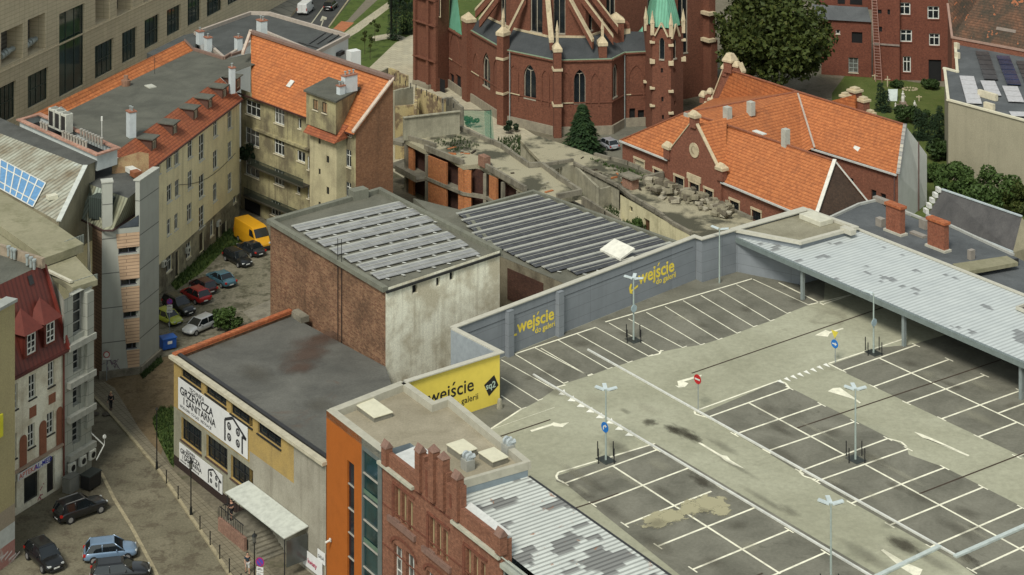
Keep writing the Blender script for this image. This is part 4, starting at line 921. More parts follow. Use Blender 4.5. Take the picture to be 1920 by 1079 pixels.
c=MB(); cpl=[e1+UP*.05,G(346,76,19.3)]; c.bar(e1+UP*.02,G(420,112,ZF),.35,.35); c.bar(G(420,112,ZF),G(433,104,ZF)+UP*0,.34,.36); c.bar(G(433,106,ZF),G(458,98,ZF),.34,.34);c.bar(e1+UP*.1,G(346,76,19.3),.35,.2); c.build('parapet',paint('brown_coping',(.20,.13,.10,1),.8),tA)
# dormers
for x,y in ((289,262),(328,240),(367,214),(394,197),(421,181),(447,167)):
    u,z=WA.hit(x,y); zz=ZE+1.0; 
    dp=.75; fz=ZE+.62; p=u_at(WA,x,-dp)
    dr=MB(); wd=1.5; W6=Wl(WA.pt(0,0,-dp),WA.pt(WA.L,0,-dp)); r=(p-.45,p+.45,fz+.25,fz+1.35)
    openwall(dr,W6,p-wd/2,p+wd/2,fz-.1,fz+1.65,[r],.12)
    for s in (-1,1): dr.face([WA.pt(p+s*wd/2,fz-.1,-dp),WA.pt(p+s*wd/2,fz+1.65,-dp),WA.pt(p+s*wd/2,fz+1.75,-dp-2.2)])
    d_=dr.build('dormer',paint('dormer_brown',(.10,.05,.035,1)),tA); window(W6,r,d_,'two',CREAM,GL,.12,.1,False)
    m=MB(); m.box(WA.pt(p-wd/2-.25,fz+1.65,-dp+.3),WA.d*(wd+.5),-WA.n*2.6+UP*.12,UP*.12); m.build('dormer_roof',felt('grey_green_felt',(.1,.1,.1,1)),d_)
CHW=paint('pale_blue_chimney',(.50,.54,.54,1),.8,dirt=.15); CHB=paint('chimney_brick_top',(.30,.13,.08,1),.9)
def chimney(px,py,z,l,w_,h,lab,d=None,pots=2,mat=None,par=None):
    p=G(px,py,z); t=thing('chimney',lab,'chimney',p) if par is None else None
    d=d or A_; r=par or t
    m=MB(); m.cbox(p,l,w_,h,d=d); s=m.build('chimney' if par else 'stack',mat or CHW,r)
    tt=s if par else r
    MB().cbox(p+UP*h,l+.14,w_+.14,.14,d=d).build('cap',CHB,tt)
    for i in range(pots):
        q=p+UP*(h+.14)+Vector(d)*(l*(i+.5)/pots-l/2); m=MB(); m.tube(q,q+UP*.4,.09,8); m.tube(q+UP*.4,q+UP*.46,.17,8); m.build('pot',STEEL,tt)
    return s
chimney(246,257,ZF,1.0,.8,2.9,'',None,2,None,tA); chimney(435,175,ZE+1.2,.7,.6,3.2,'',None,1,None,tA); chimney(117,232,18.5,1.6,.9,1.2,'',None,3,None,tA)
m=MB(); p=G(236,161,ZF); m.tube(p,p+UP*.7,.55,12,r2=.6); m.cbox(p+UP*.7,.5,.4,.6); tag(m.build('roof_stack',paint('stack_mix',(.25,.14,.09,1)),loc=p),'squat round roof stack near the orange tile strip of the flat roof','roof stack')
p=G(282,163,ZF); m=MB(); m.cbox(p,1.5,1.0,.12,d=A_); tag(m.build('roof_hatch',paint('hatch_pale',(.45,.45,.38,1)),loc=p),'small pale roof hatch in the middle of the grey flat roof','roof hatch')
p=G(191,281,ZF+.3); m=MB(); m.tube(p,p+UP*3.6,.05,6); m.cbox(p+UP*3.2,.18,.18,.5); tag(m.build('mast',WHITE,loc=p),'thin pale mast standing at the corner of the brick topped box','mast')
p=G(290,139,ZF); m=MB(); m.tube(p,p+UP*2.2,.03,5); 
for i in range(4): m.tube(p+UP*(1.6+i*.15)-A_*.6,p+UP*(1.6+i*.15)+A_*.6,.015,4)
tag(m.build('antenna',DKMETAL,loc=p),'thin television antenna beside the orange tile strip','antenna')
ACW=paint('ac_white',(.50,.50,.43,1),.5)
def acunit(o,ux,uy,l,w_,h,lab,grp=None,cat='air conditioner'):
    t=thing('air_conditioner',lab,cat,o,grp); m=MB(); m.box(o,ux*l,uy*w_,UP*h); m.build('casing',ACW,t,bevel=.02)
    if h>1.5:
        f=MB()
        for s,q in ((-1,o),(1,o+uy*w_)):
            for z0 in (.25,): f.face([q+ux*.1+uy*s*.004+UP*z0,q+ux*(l*.85)+uy*s*.004+UP*z0,q+ux*(l*.85)+uy*s*.004+UP*(h-.25),q+ux*.1+uy*s*.004+UP*(h-.25)])
        f.build('vent_grille',DKMETAL,t); f=MB(); q=o+ux*l/2+uy*w_/2+UP*(h+.004); f.tube(q,q+UP*.06,l*.36,14); f.build('fan_ring',paint('fan_ring_grey',(.2,.2,.17,1)),t); return t
    f=MB(); c=o+ux*l/2+UP*h/2; 
    for s,q in ((-1,o),(1,o+uy*w_)):
        q=q+ux*l*.5+UP*h*.5+uy*s*.004; pts=[q+ux*math.cos(a*math.pi/8)*h*.33+UP*math.sin(a*math.pi/8)*h*.33 for a in range(16)]; f.face(pts)
    f.build('fan_grille',BLACK,t)
for i,(x,y) in enumerate(((304,500),(349,474),(407,424))):
    u,z=WA.hit(x,y); acunit(WA.pt(u-.4,z,.06),WA.d,WA.n,.85,.35,.65,['white air conditioner low on the cream wall beside the leftmost window','white air conditioner on the cream wall between two doors','white air conditioner on the cream wall nearest the yellow van'][i],'air conditioners on the cream wall')
# brick topped box with pipes on the party wall
ZP=21.0; v0=G(37,226,ZP);v1=G(182,291,ZP);v2=G(220,279,ZP);v3=v0+(v2-v1)
pb=thing('service_enclosure','long low white walled roof enclosure with brick rim full of pipes','roof enclosure',P2(v1,18.5))
m=MB()
VV=[v0,v1,v2,v3]; cc=sum(VV,Vector())/4
for i in range(4):
    a,b=VV[i],VV[(i+1)%4]; m.face([a-UP*1.7,b-UP*1.7,b,a])
m.build('walls',paint('pale_blue_wall2',(.45,.48,.46,1),.8,dirt=.2),pb)
c=MB(); coping(c,[v-UP*.02 for v in VV],.55,.16,True); c.build('brick_rim',brick('rim_brick',(.36,.17,.12,1),(.44,.24,.17,1),(.4,.33,.26,1),None,.5,.3,.12),pb)
m=MB(); m.face([v-UP*.8 for v in VV]); m.build('floor',DARKIN,pb)
d01=(v1-v0).normalized(); L01=(v1-v0).length
PIPE=paint('steel_pipe',(.45,.42,.36,1),.35,.4)
grp='steel flue pipes along the brick rim'
n_=0
for s0,nn,off in ((.28,3,.1),(.56,9,.15),(.62,8,2.0)):
    for i in range(nn):
        q=v0+d01*(L01*s0+i*.62)+ (v3-v0).normalized()*off; m=MB(); m.tube(q,q+UP*.75,.13,8); m.tube(q+UP*.75,q+UP*.9,.19,8); m.build('flue_pipe',PIPE,pb)
dq=(v3-v0).normalized()
for i in range(3):
    q=v0+d01*(L01*(.27)+i*1.35)+dq*(1.2); acunit(q,d01,dq,1.2,1.0,2.1,['tall roof air conditioner, first of three from the left on the enclosure','tall roof air conditioner, middle of three on the enclosure','tall roof air conditioner, nearest the flue pipes on the enclosure'][i],'tall air conditioners on the enclosure')

# wing B
tW=thing('tenement_end_wing','cream courtyard wing with bright orange tiled roof and bare brick gable','tenement',G(600,420,0))
ef=G(667,245,ZE); es=G(474.5,175.6,ZE); WB2=Wl(es,ef); ZR=20.6
rgp=G(737,150,ZR); rl_=G(470,62,ZR)
def wb(r): return WB2.rect(*r)
wl=[((461,488,186,213),'grid3'),((514.5,533,199,230),'grid3'),((559,565,222,241),'single'),((460,486,237,268),'grid3'),((514,533,256,287),'grid3'),((557,572,281,301),'two'),((576,580,292,318),'single'),((460,486,293,326),'grid3'),((514,533,315,344),'grid3'),((556,563,340,362),'single'),((576,580,348,372),'single'),((508,526,374,402),'grid3'),((648,658.5,279,312),'cross'),((648,658.5,340,369),'cross'),((648,659,246,253),'single')]
ext=WB2.hit(452,200)[0]
rr=[wb(r) for r,_ in wl]; gate=wb((457,488,371,412))
m=MB(); openwall(m,WB2,ext,WB2.L,0,ZE,rr+[(gate[0],gate[1],0,gate[3])],.22)
m.build('courtyard_wall',CRMD,tW)
for i,(r,(q,sty)) in enumerate(zip(rr,wl)): window(WB2,r,tW,sty,WHITE,CURT if i in (1,3,8) else GL,.22,.1,True,sm=CREAM)
hole(WB2,(gate[0],gate[1],0,gate[3]),tW,.2,DARKIN,'gateway')
# brick gable wall: eave point ef up to the ridge point
WGb=Wl(ef,rgp); m=MB(); m.face([P2(ef,0),P2(rgp,0),P2(rgp,ZR-.05),P2(ef,ZE)]); m.build('brick_gable',brick('gable_brick',(.20,.085,.038,1),(.26,.12,.06,1),(.2,.14,.09,1),(.09,.05,.03,1),.4,.3,.1),tW)
m=MB(); m.face([P2(rgp,0),P2(rl_,0),P2(rl_,ZR),P2(rgp,ZR)]); m.build('rear_wall',CRM,tW)
m=MB(); ee=WB2.n*.5-UP*.35
ps=[rl_,rgp+WB2.d*.3,ef+ee+WB2.d*.3,G(487,172,ZE)+ee*.6,G(485,118,ZF+.4),G(457,98,ZF+.8)]
# planar roof: eave line to ridge line
e0_=WB2.pt(WB2.hit(478,176)[0],ZE)+ee; m.face([rl_,rgp+WB2.d*.25,ef+ee+WB2.d*.25,e0_]); m.build('tiled_roof',TILE,tW)
m=MB(); m.bar(WB2.pt(ext,ZE-.5,.5),WB2.pt(WB2.L,ZE-.5,.5),.2,.16); m.build('gutter',paint('rusty_gutter',(.06,.025,.02,1)),tW)
m=MB(); m.bar(rl_+UP*.02,rgp+UP*.02,.75,.35); m.build('ridge_coping',paint('brown_coping',(.2,.13,.1,1)),tW)
m=MB(); m.bar(rgp+UP*.1,ef+ee*.9+UP*.14,.5,.22,up=UP); m.build('verge_coping',paint('pinkish_white_coping',(.52,.42,.33,1),.7,dirt=.3),tW)
m=MB(); q0=G(455,103,19.2); m.bar(q0,rl_+UP*.1,.35,.35); m.build('verge',paint('pinkish_white_coping',(.5,.4,.3,1)),tW)
# galleries
for (xa,ya,xb,h_) in ((478,243,581,.35),(478,296,581,.9),(470,352,581,.9)):
    u0,z0=WB2.hit(xa,ya+ (12 if h_>.5 else 0)); u1,_=WB2.hit(xb,ya); g_=MB()
    if h_<.5: g_.box(WB2.pt(u0,z0,.004),WB2.d*(u1-u0),WB2.n*.35,UP*.3); g_.build('string_course',CRMD,tW)
    else:
        g_.box(WB2.pt(u0,z0,.004),WB2.d*(u1-u0),WB2.n*1.1,UP*.18); b_=g_.build('gallery',paint('dark_slab',(.05,.045,.03,1),.9),tW)
        r_=MB(); r_.box(WB2.pt(u0,z0+1.05,1.0),WB2.d*(u1-u0),WB2.n*.06,UP*.06); k=u0
        while k<u1: r_.box(WB2.pt(k,z0+.18,1.0),WB2.d*.05,WB2.n*.04,UP*.88); k+=.16
        r_.build('railing',paint('green_black_rail',(.025,.035,.022,1),.8),b_)
# stair tower
ua,_=WB2.hit(581,300); ub_=ua; 
zt=WB2.hit(577,258)[1]
dst=1.5; fr0=WB2.pt(ua,0,dst)
uL=u_at(WB2,581,dst); uR=u_at(WB2,631,dst); WT=Wl(WB2.pt(uL,0,dst),WB2.pt(uR,0,dst))
ztop=ZE-1.5
sw=[((597,601,257,270),),((612,617,292,305),),((597,601,316,327),),((612,617,350,364),),((597,601,378,388),)]
sr=[WT.rect(*q[0]) for q in sw]
m=MB(); openwall(m,WT,0,WT.L,0,ztop+.4,sr,.2)
for s,uu in ((0,uL),(1,uR)): m.face([WB2.pt(uu,0,dst),WB2.pt(uu,0,-.0),WB2.pt(uu,ztop+.4,0),WB2.pt(uu,ztop+.4,dst)])
stt=m.build('stair_tower',plaster('pale_cream_tower',(.46,.41,.25,1),(.22,.19,.12,1),.6,.4),tW)
for r in sr: window(WT,r,stt,'single',DKMETAL,GL,.2,.06,False)
m=MB(); cR=WB2.pt((uL+uR)/2,ztop+2.0,.2); q=[WB2.pt(uL-.4,ztop+.05,dst+.75),WB2.pt(uR+.5,ztop+.05,dst+.75),WB2.pt(uR+.35,ztop+.3,-.1),WB2.pt(uL-.3,ztop+.3,-.1)]
t1,t2=WB2.pt(uL-.4,ztop+1.75,.55),WB2.pt(uR+.3,ztop+1.75,-.1); m.face([q[0],q[1],t2,t1]);m.face([q[1],q[2],t2]);m.face([q[0],q[3],t1]); m.build('tower_roof',TILEO,stt)
# attic box with grey roof and chimney
ab=MB(); zA1=ZE+3.35; cl=[G(571,172,zA1),G(630,193,zA1),G(677,167,zA1),G(621,146,zA1)]
lower=[P2(p,ZE-.3) for p in cl]; ins=sum(cl,Vector())/4
cl2=[p.lerp(ins,.06) for p in cl]
W7=Wl(cl2[0],cl2[1]); rs=[W7.rect(587,596,186,205),W7.rect(604,613,191,211)]
openwall(ab,W7,0,W7.L,ZE-.6,zA1,rs,.15)
for i in (1,2,3): a,b=cl2[i],cl2[(i+1)%4]; ab.face([P2(a,ZE-.6),P2(b,ZE-.6),b,a])
at=ab.build('attic_box',CRMD,tW)
for r in rs: window(W7,r,at,'two',DKMETAL,paint('boarded',(.30,.19,.10,1)),.15,.08,True)
m=MB(); m.prism([xy(p.lerp(ins,-.04)) for p in cl],zA1,zA1+.22); m.build('attic_roof',felt('grey_green_felt',(.1,.1,.1,1)),at)
chimney(655,172,zA1+.2,1.9,.8,2.0,'',Vector((.738,.673,0)),3,None,tW); chimney(639,177,zA1+.2,.8,.7,1.0,'',Vector((.738,.673,0)),2,None,tW)
m=MB(); 
n_r=(ef-rgp).cross(WB2.d).normalized(); n_r=n_r if n_r.z>0 else -n_r
# skylight on tile slope at photo position: intersect ray with roof plane
def on_plane(px,py,p0,n): r=Vector(((px-CX)/F,1,-(py-HY)/F)); o=Vector((0,0,HC)); t=(p0-o).dot(n)/r.dot(n); return o+r*t
sp=on_plane(545,158,rgp,n_r); sd=(rgp-rl_).normalized(); su=n_r.cross(sd)
m.box(sp-sd*.4-su*.5+n_r*.02,sd*.8,su*1.0,n_r*.12); m.build('roof_window',WHITE,tW)
# balcony corner plants and junk in the corner of the yard come later
# white building behind
wbld=thing('white_building','white walled building with dark flat roof behind the orange tiled wing','building',G(600,160,0))
Zw=16; wp=[G(367,60,Zw),G(470,23,Zw),G(505,24,Zw),G(653,66,Zw),G(591,98,Zw),G(500,60,Zw),G(420,108,Zw)]
m=MB(); m.prism([xy(p) for p in wp],0,Zw,0,cap=False); m.build('walls',paint('bright_white_render',(.62,.63,.60,1),.8,dirt=.12),wbld)
MB().face([Vector((p.x,p.y,Zw-.4)) for p in wp]).build('roof',felt('slate_felt',(.065,.07,.066,1),(.09,.095,.09,1),.4,.3),wbld)
c=MB(); coping(c,[P2(p,Zw-.4) for p in wp],.4,.5,True); c.build('coping',paint('pinkish_coping',(.42,.36,.30,1)),wbld)
W8=Wl(wp[3],wp[4]); m=MB(); u,z=W8.hit(634,97); m.box(W8.pt(u-.9,z-.5,.02),W8.d*1.6,W8.n*.6,UP*.5); m.build('wall_vent',DKMETAL,wbld)
m=MB(); q=G(665,80,Zw-.5); m.cbox(P2(G(663,84,Zw-.5),0),1.4,1.6,Zw-1.3,d=A_); m.build('side_tower',paint('bright_white_render',(.6,.6,.6,1)),wbld)
m=MB()
for i in range(3): a=G(575+i*20,86-i*3,Zw-.35);b=G(610+i*13,62+i*2,Zw-.35); m.bar(a,b,.22,.12)
a=G(560,80,Zw-.35);b=G(600,92,Zw-.35); m.bar(a,b,.22,.14); m.build('roof_duct',paint('duct_grey',(.05,.05,.048,1)),wbld)
chimney(491,80,18.5,1.3,1.0,3.0,'pale blue chimney at the left end of the orange tiled ridge',None,2)
# slate roof fragment & chimneys left of it
m=MB(); m.prism([xy(G(x,y,15.5)) for x,y in ((275,100),(345,66),(372,60),(365,92),(300,110))],0,15.5); tag(m.build('slate_roof_house',felt('slate_felt',(.1,.1,.1,1)),loc=G(330,90,0)),'dark slate flat roof squeezed between beige office block and orange tile strip','house')
for i,(x,y) in enumerate(((390,95),(375,83),(447,95))): chimney(x,y,15.8,1.0,.8,1.8,['grey white roof chimney beside the dark parapet corner','squat roof vent left of the grey white chimney','slim pale chimney beside the orange verge'][i],None,1)
# ================================================================ STREET HOUSES AT LEFT
k0=G(30,967,0);k1=G(118,912,0); dk_=(k1-k0).normalized(); ka=k0-dk_*9; kb=k1+dk_*.3; WK=Wl(ka,kb)
kt=thing('red_roof_house','white and terracotta old house with steep dark red metal mansard roof and shop','house',(k1.x,k1.y,0))
ZK=12.4
KRED=paint('dark_red_dormer',(.12,.025,.016,1),.6)
WHR=plaster('dirty_white_render',(.76,.73,.58,1),(.38,.31,.2,1),.6,.5,.9,.55,.1,.42,.62); TERR=plaster('terracotta_panel',(.26,.105,.06,1),(.15,.07,.04,1),.4,.8)
kw=[(90,102,682,728),(54,67,706,751),(26,33,722,770),(88,101,777,818),(52.5,65,799,843),(25,31,815,862)]
kr=[WK.rect(*r) for r in kw]; kd=WK.rect(88,102.5,862,927); ks=WK.rect(45,73,898,948); kq=WK.rect(27,31,905,955)
kd=(kd[0],kd[1],.15,kd[3])
m=MB(); openwall(m,WK,0,WK.L,0,ZK,kr+[kd,ks,kq],.22)
m.face([P2(ka,0),P2(ka,ZK),P2(ka-WK.n*12,ZK),P2(ka-WK.n*12,0)]); m.face([P2(kb,0),P2(kb,ZK),P2(kb-WK.n*12,ZK),P2(kb-WK.n*12,0)])
m.build('wall',WHR,kt)
for r in kr: window(WK,r,kt,'tall',WHITE,GL,.22,.1,True,sm=DKMETAL)
hole(WK,kd,kt,.22,paint('door_dark',(.02,.018,.018,1)),'door'); s_=hole(WK,ks,kt,.22,GL,'shop_window'); hole(WK,kq,kt,.2,GL,'shop_window')
m=MB()
for r in ((91,104,742,760),(55,68,766,786)): a=WK.rect(*r); m.box(WK.pt(a[0],a[2],.003),WK.d*(a[1]-a[0]),WK.n*.03,UP*(a[3]-a[2]))
m.build('terracotta_panel',TERR,kt)
m=MB()
for xl,xr,yt,yb in ((36,50,822,893),(73,87,795,862),(105,117,768,845)):
    a=WK.rect(xl,xr,yt,yb); wd=(a[1]-a[0]); pts=[WK.pt(a[0],a[2],.035),WK.pt(a[1],a[2],.035),WK.pt(a[1],a[3]-wd*.4,.035)]+[WK.pt(a[0]+wd/2+wd/2*math.cos(t*math.pi/8),a[3]-wd*.4+wd*.5*math.sin(t*math.pi/8),.035) for t in range(1,8)]+[WK.pt(a[0],a[3]-wd*.4,.035)]
    m.face(pts)
m.build('arched_panel',TERR,kt)
zc_=WK.hit(90,850)[1]; m=MB(); m.box(WK.pt(0,zc_,.003),WK.d*(WK.L-.3),WK.n*.25,UP*.2); m.build('string_course',paint('stringcourse',(.36,.27,.2,1)),kt)
sg=thing('shop_sign','long thin white shop fascia with red letters on the left and blue on the right','sign',WK.pt(*WK.hit(58,875),.1))
ua_,zs1=WK.hit(28,889);ub2,_=WK.hit(88,856);_,zs0=WK.hit(28,902)
MB().box(WK.pt(ua_,zs0,.26),WK.d*(ub2-ua_),WK.n*.08,UP*(zs1-zs0)).build('board',BAN,sg)
textw('APTEKA',WK,ua_+.15,zs0+.12,.62,paint('sign_red',(.45,.06,.02,1)),sg,.35,bold=.01); textw('AL-MED',WK,ua_+(ub2-ua_)*.52,zs0+.12,.62,paint('sign_blue',(.03,.04,.35,1)),sg,.35,bold=.02)
m=MB(); a=WK.hit(77,920); 
for i in range(7):
    u=a[0]+random.uniform(-.1,.5); z=a[1]+random.uniform(-1,.6); p=WK.pt(u,z,.01); q=WK.pt(u+random.uniform(-.4,.4),z+random.uniform(-.5,.5),.01); s=(q-p).cross(WK.n).normalized()*.05; m.face([p-s,q-s,q+s,p+s])
m.build('graffiti',paint('graffiti_red',(.35,.05,.08,1)),kt)
# mansard
RMET=metalsheet('dark_red_metal',(.10,.021,.014,1),(.125,.027,.017,1),.5,None,None,.5,0,.72)
rn,rz=2.4,19.6
E_a=WK.pt(0,ZK,.35);E_b=WK.pt(WK.L,ZK,.35);R_a=WK.pt(0,rz,-rn);R_b=WK.pt(WK.L-.2,rz,-rn)
m=MB(); m.face([E_a,E_b,R_b,R_a]); m.face([E_b,P2(kb-WK.n*12,ZK),WK.pt(WK.L-.2,rz,-12),R_b]); m.build('mansard_roof',RMET,kt)
m=MB(); m.bar(E_b+UP*.0,R_b,.22,.25,up=WK.n); m.build('verge',paint('dark_red_verge',(.17,.03,.02,1)),kt)
m=MB(); m.face([R_a,R_b,WK.pt(WK.L-.2,rz,-9),WK.pt(0,rz,-9)]); m.build('flat_roof',felt('grey_green_felt',(.1,.1,.1,1)),kt)
m=MB(); m.bar(WK.pt(0,ZK-.25,.4),WK.pt(WK.L,ZK-.25,.4),.2,.22); m.build('gutter',paint('dark_red_gutter',(.09,.025,.02,1)),kt)
pw=MB(); pa=G(5,468,20.1);pb_=G(82,493,20.1); pw.bar(P2(pa,19.6)-(pb_-pa).normalized()*4,P2(pb_,19.6),.35,.9); pw.build('parapet',paint('orange_grey_parapet',(.30,.24,.17,1),.8,dirt=.5),kt)
m=MB(); m.tube(P2(kb,0)+WK.n*.2-WK.d*.4,P2(kb,ZK)+WK.n*.2-WK.d*.4,.08,8); m.build('downpipe',paint('red_pipe',(.13,.03,.02,1)),kt)
for x,y in ((60,651),(96,628)):
    u,_=WK.hit(x,y); off=.2; W9=Wl(WK.pt(0,0,off),WK.pt(WK.L,0,off)); u=u_at(WK,x-1,off)
    # z from photo
    u2,zt=W9.hit(x-6,(628 if x<80 else 607)); _,zb_=W9.hit(x-6,(666 if x<80 else 645)); r=(u-.55,u+.55,zb_,zt)
    m=MB(); openwall(m,W9,u-.8,u+.8,zb_-.2,zt+.25,[r],.12)
    for s in (-1,1): m.face([W9.pt(u+s*.8,zb_-.2),W9.pt(u+s*.8,zt+.25),W9.pt(u+s*.8,zt+.25,-2)])
    d_=m.build('dormer',RMET,kt); window(W9,r,d_,'tall',WHITE,GL,.12,.12,False)
    m=MB(); ap=W9.pt(u,zt+2.0,-1.3); q=[W9.pt(u-1.2,zt+.2,.35),W9.pt(u+1.2,zt+.2,.35),W9.pt(u+1.2,zt+.2,-1.6),W9.pt(u-1.2,zt+.2,-1.6)]
    for i in range(4): m.face([q[i],q[(i+1)%4],ap])
    m.build('dormer_roof',KRED,d_)
r=WK.pt(*WK.hit(61,530),0)
m=MB(); p=on_plane(59,534,E_a,(E_b-E_a).cross(R_a-E_a).normalized()); nn=(E_b-E_a).cross(R_a-E_a).normalized(); nn=nn if nn.y<0 else -nn; m.box(p-WK.d*.25+nn*.02,WK.d*.5,nn.cross(WK.d)*.8,nn*.08); m.build('roof_window',DKMETAL,kt)
for i,(x,y) in enumerate(((16,470),(22,474),(27,476),(51,487),(58,491),(64,495))):
    p=G(x,y,20.3); m=MB(); m.tube(p-UP*.5,p+UP*.25,.13,10); m.tube(p+UP*.25,p+UP*.42,.2,10); m.build('flue',STEEL,kt)
# yellow gable sliver
y0_=G(-70,1122,0);y1_=G(28,1050,0); WY=Wl(y0_,y1_)
yb=thing('yellow_house','tall plain ochre gable wall at the left edge with painted white and pink base','house',(y1_.x,y1_.y,0))
ZY=21.6; zz=[0,WY.hit(27,1011)[1],WY.hit(27,978)[1],WY.hit(27,944)[1],ZY]
mats=[plaster('pink_graffiti_base',(.35,.17,.14,1),(.42,.36,.32,1),.8,.9,.9,.3,.1,.5,.55),paint('white_band',(.48,.50,.46,1),.8),plaster('sand_band',(.30,.25,.18,1),(.2,.17,.12,1)),plaster('ochre_gable',(.36,.31,.16,1),(.28,.24,.13,1),.4,.4,.9,.2)]
m=MB()
for i in range(4): openwall(m,WY,0,WY.L,zz[i],zz[i+1],[],.1,i)
m.face([P2(y1_,0),P2(y1_,ZY),P2(y1_-WY.n*14,ZY),P2(y1_-WY.n*14,0)],3); m.build('wall',mats,yb)
m=MB(); m.box(WY.pt(-.2,ZY,.25),WY.d*(WY.L+.25),-WY.n*1.2,UP*.25); m.build('coping',paint('grey_coping',(.30,.31,.28,1)),yb)
m=MB(); 
for i in range(5):
    u,z=WY.hit(15,1030+i*3); m.box(WY.pt(u-1.4+i*.5,z-.3-i*.1,.01),WY.d*.9+UP*random.uniform(-.2,.6),WY.n*.01,UP*.14)
m.build('graffiti',paint('graffiti_white',(.55,.48,.45,1)),yb)
m=MB(); u,z1=WY.hit(1,776);_,z0=WY.hit(1,818); m.box(WY.pt(u-2,z0,.05),WY.d*2.1,WY.n*.15,UP*(z1-z0)); m.build('yellow_sign',paint('sign_yellow',(.6,.55,.03,1)),yb)
# grey modern house with sand coloured roofs
mh=thing('grey_office_house','narrow grey modern house with stacked windows and sandy overhanging flat roofs','building',G(150,900,0))
GREYW=panels('grey_cladding',(.31,.315,.265,1),(.29,.295,.25,1),(.12,.12,.105,1),1.6,1.2,.5,.02,.7,.1)
m0=G(120,913,0);m1=G(172,880,0); WM=Wl(m0,m1); ZM=16.9
mw=[WM.rect(137,158,552,632),WM.rect(137,153,643,700),WM.rect(136.5,152,713,765),WM.rect(135.5,152,787,836)]
m=MB(); openwall(m,WM,0,WM.L,0,ZM,mw,.5); m.face([m1,P2(m1,ZM),P2(G(164,702,0),ZM),P2(G(164,702,0),0)])
sA=G(90,508,17.4);sB=G(134,532,17.4); 
for a_,b_ in ((sA,P2(m0,0)),): pass
m.face([P2(m0,0),P2(sA,0),P2(sA,17.3),P2(m0,ZM)]); m.build('wall',GREYW,mh)
for r in mw: window(WM,r,mh,'bars',paint('frame_grey2',(.30,.30,.27,1)),GL,.5,.12,False)
m=MB()
for y in (634,704,768,840):
    _,z=WM.hit(137,y+3); m.box(WM.pt(.3,z-.75,.003),WM.d*(WM.L-.2),WM.n*.5,UP*.55)
m.build('ledge',paint('pale_ledge',(.34,.34,.29,1),.7,dirt=.3),mh)
m=MB(); u,_=WM.hit(163,700); m.box(WM.pt(u-.35,4.2,.003),WM.d*.9,WM.n*.35,UP*(ZM-4.5)); m.build('pier',GREYW,mh)
SANDR=ground('sandy_roof',(.225,.21,.135,1),(.27,.25,.165,1),(.19,.18,.11,1),.2,3,.12)
ZA=17.2; ZB=18.1
m=MB(); lo=[(136,540),(183,525),(142,481),(120,465),(60,470),(-60,400),(-60,470),(88,507)]
m.prism([xy(G(x,y,ZA)) for x,y in lo],ZA-.5,ZA); m.build('lower_roof',SANDR,mh)
m=MB(); hi=[(71,400),(105,421),(157,457),(121,471),(84,484),(40,452),(-80,368),(-80,322),(0,360)]
m.prism([xy(G(x,y,ZB)) for x,y in hi],ZB-.8,ZB); m.build('upper_roof',SANDR,mh)
RIBF=metalsheet('ribbed_fascia',(.20,.22,.19,1),(.17,.19,.16,1),.3)
m=MB(); a=G(136,541,ZA-.6);b=G(183,526,ZA-.6); m.bar(a,b,.1,.62); a=G(121,471,ZB-.9);b=G(157,457.5,ZB-.9); m.bar(a,b,.1,.92); m.build('fascia',RIBF,mh)
m=MB(); m.bar(P2(sA,17.3),G(134,531,17.3),.3,.2); m.build('coping',paint('bright_coping',(.55,.52,.40,1)),mh)
for i,(x,y) in enumerate(((122,893),(142,880),(160,868))):
    u,z=WM.hit(x,y-2); acunit(WM.pt(u,z+.2,.3),WM.d,WM.n,.75,.35,.85,['%s of three air conditioners low on the grey modern house'%('left','middle','right')[i] for _ in (0,)][0],'air conditioners on the grey modern house')
t=thing('metal_box','pale metal cabinet standing against the foot of the grey modern house','cabinet',G(133,925,0)); MB().cbox(G(133,920,0),1.3,.9,1.3,d=WM.d).build('cabinet',paint('cab_grey',(.22,.22,.19,1)),t,bevel=.03)
MB().cbox(G(133,920,0)+UP*1.3,1.36,.96,.06,d=WM.d).build('lid',paint('cab_lid',(.15,.15,.13,1)),t)
t=thing('waste_bin','black wheeled waste bin at the corner of the grey modern house','bin',G(165,915,0))
b=MB(); c=G(163,912,0); b.box(c-WM.d*.8+UP*.12-WM.n*.1,WM.d*1.6,WM.n*1.1,UP*1.15); b.build('body',BLACK,t,bevel=.05); b=MB(); b.box(c-WM.d*.85+UP*1.28-WM.n*.15,WM.d*1.7,WM.n*1.2,UP*.1); b.build('lid',paint('bin_lid',(.02,.025,.022,1),.4),t,bevel=.03)
b=MB(); 
for s in (-.7,.7): b.tube(c+WM.d*s+WM.n*.8+UP*.1,c+WM.d*(s+.06)+WM.n*.8+UP*.1,.1,8)
b.build('wheel',BLACK,t)
t=thing('wall_canopy','white framed little canopy with dish over the street corner','canopy',G(180,880,0)); 
u=WM.L; m=MB(); z_=2.5
for a,b in ((WM.pt(u-.2,z_+.9,.1),WM.pt(u+.3,z_-.2,1.2)),(WM.pt(u+.3,z_-.2,1.2),WM.pt(u-1.1,z_-.9,1.5))): m.bar(a,b,.09,.09)
m.build('frame',WHITE,t); m=MB(); p=WM.pt(u+.35,z_+.6,1.2); m.tube(p,p+Vector((.06,-.05,.02)),.2,12,r2=.15); m.tube(p,p-UP*.8,.03); m.build('dish',WHITE,t)

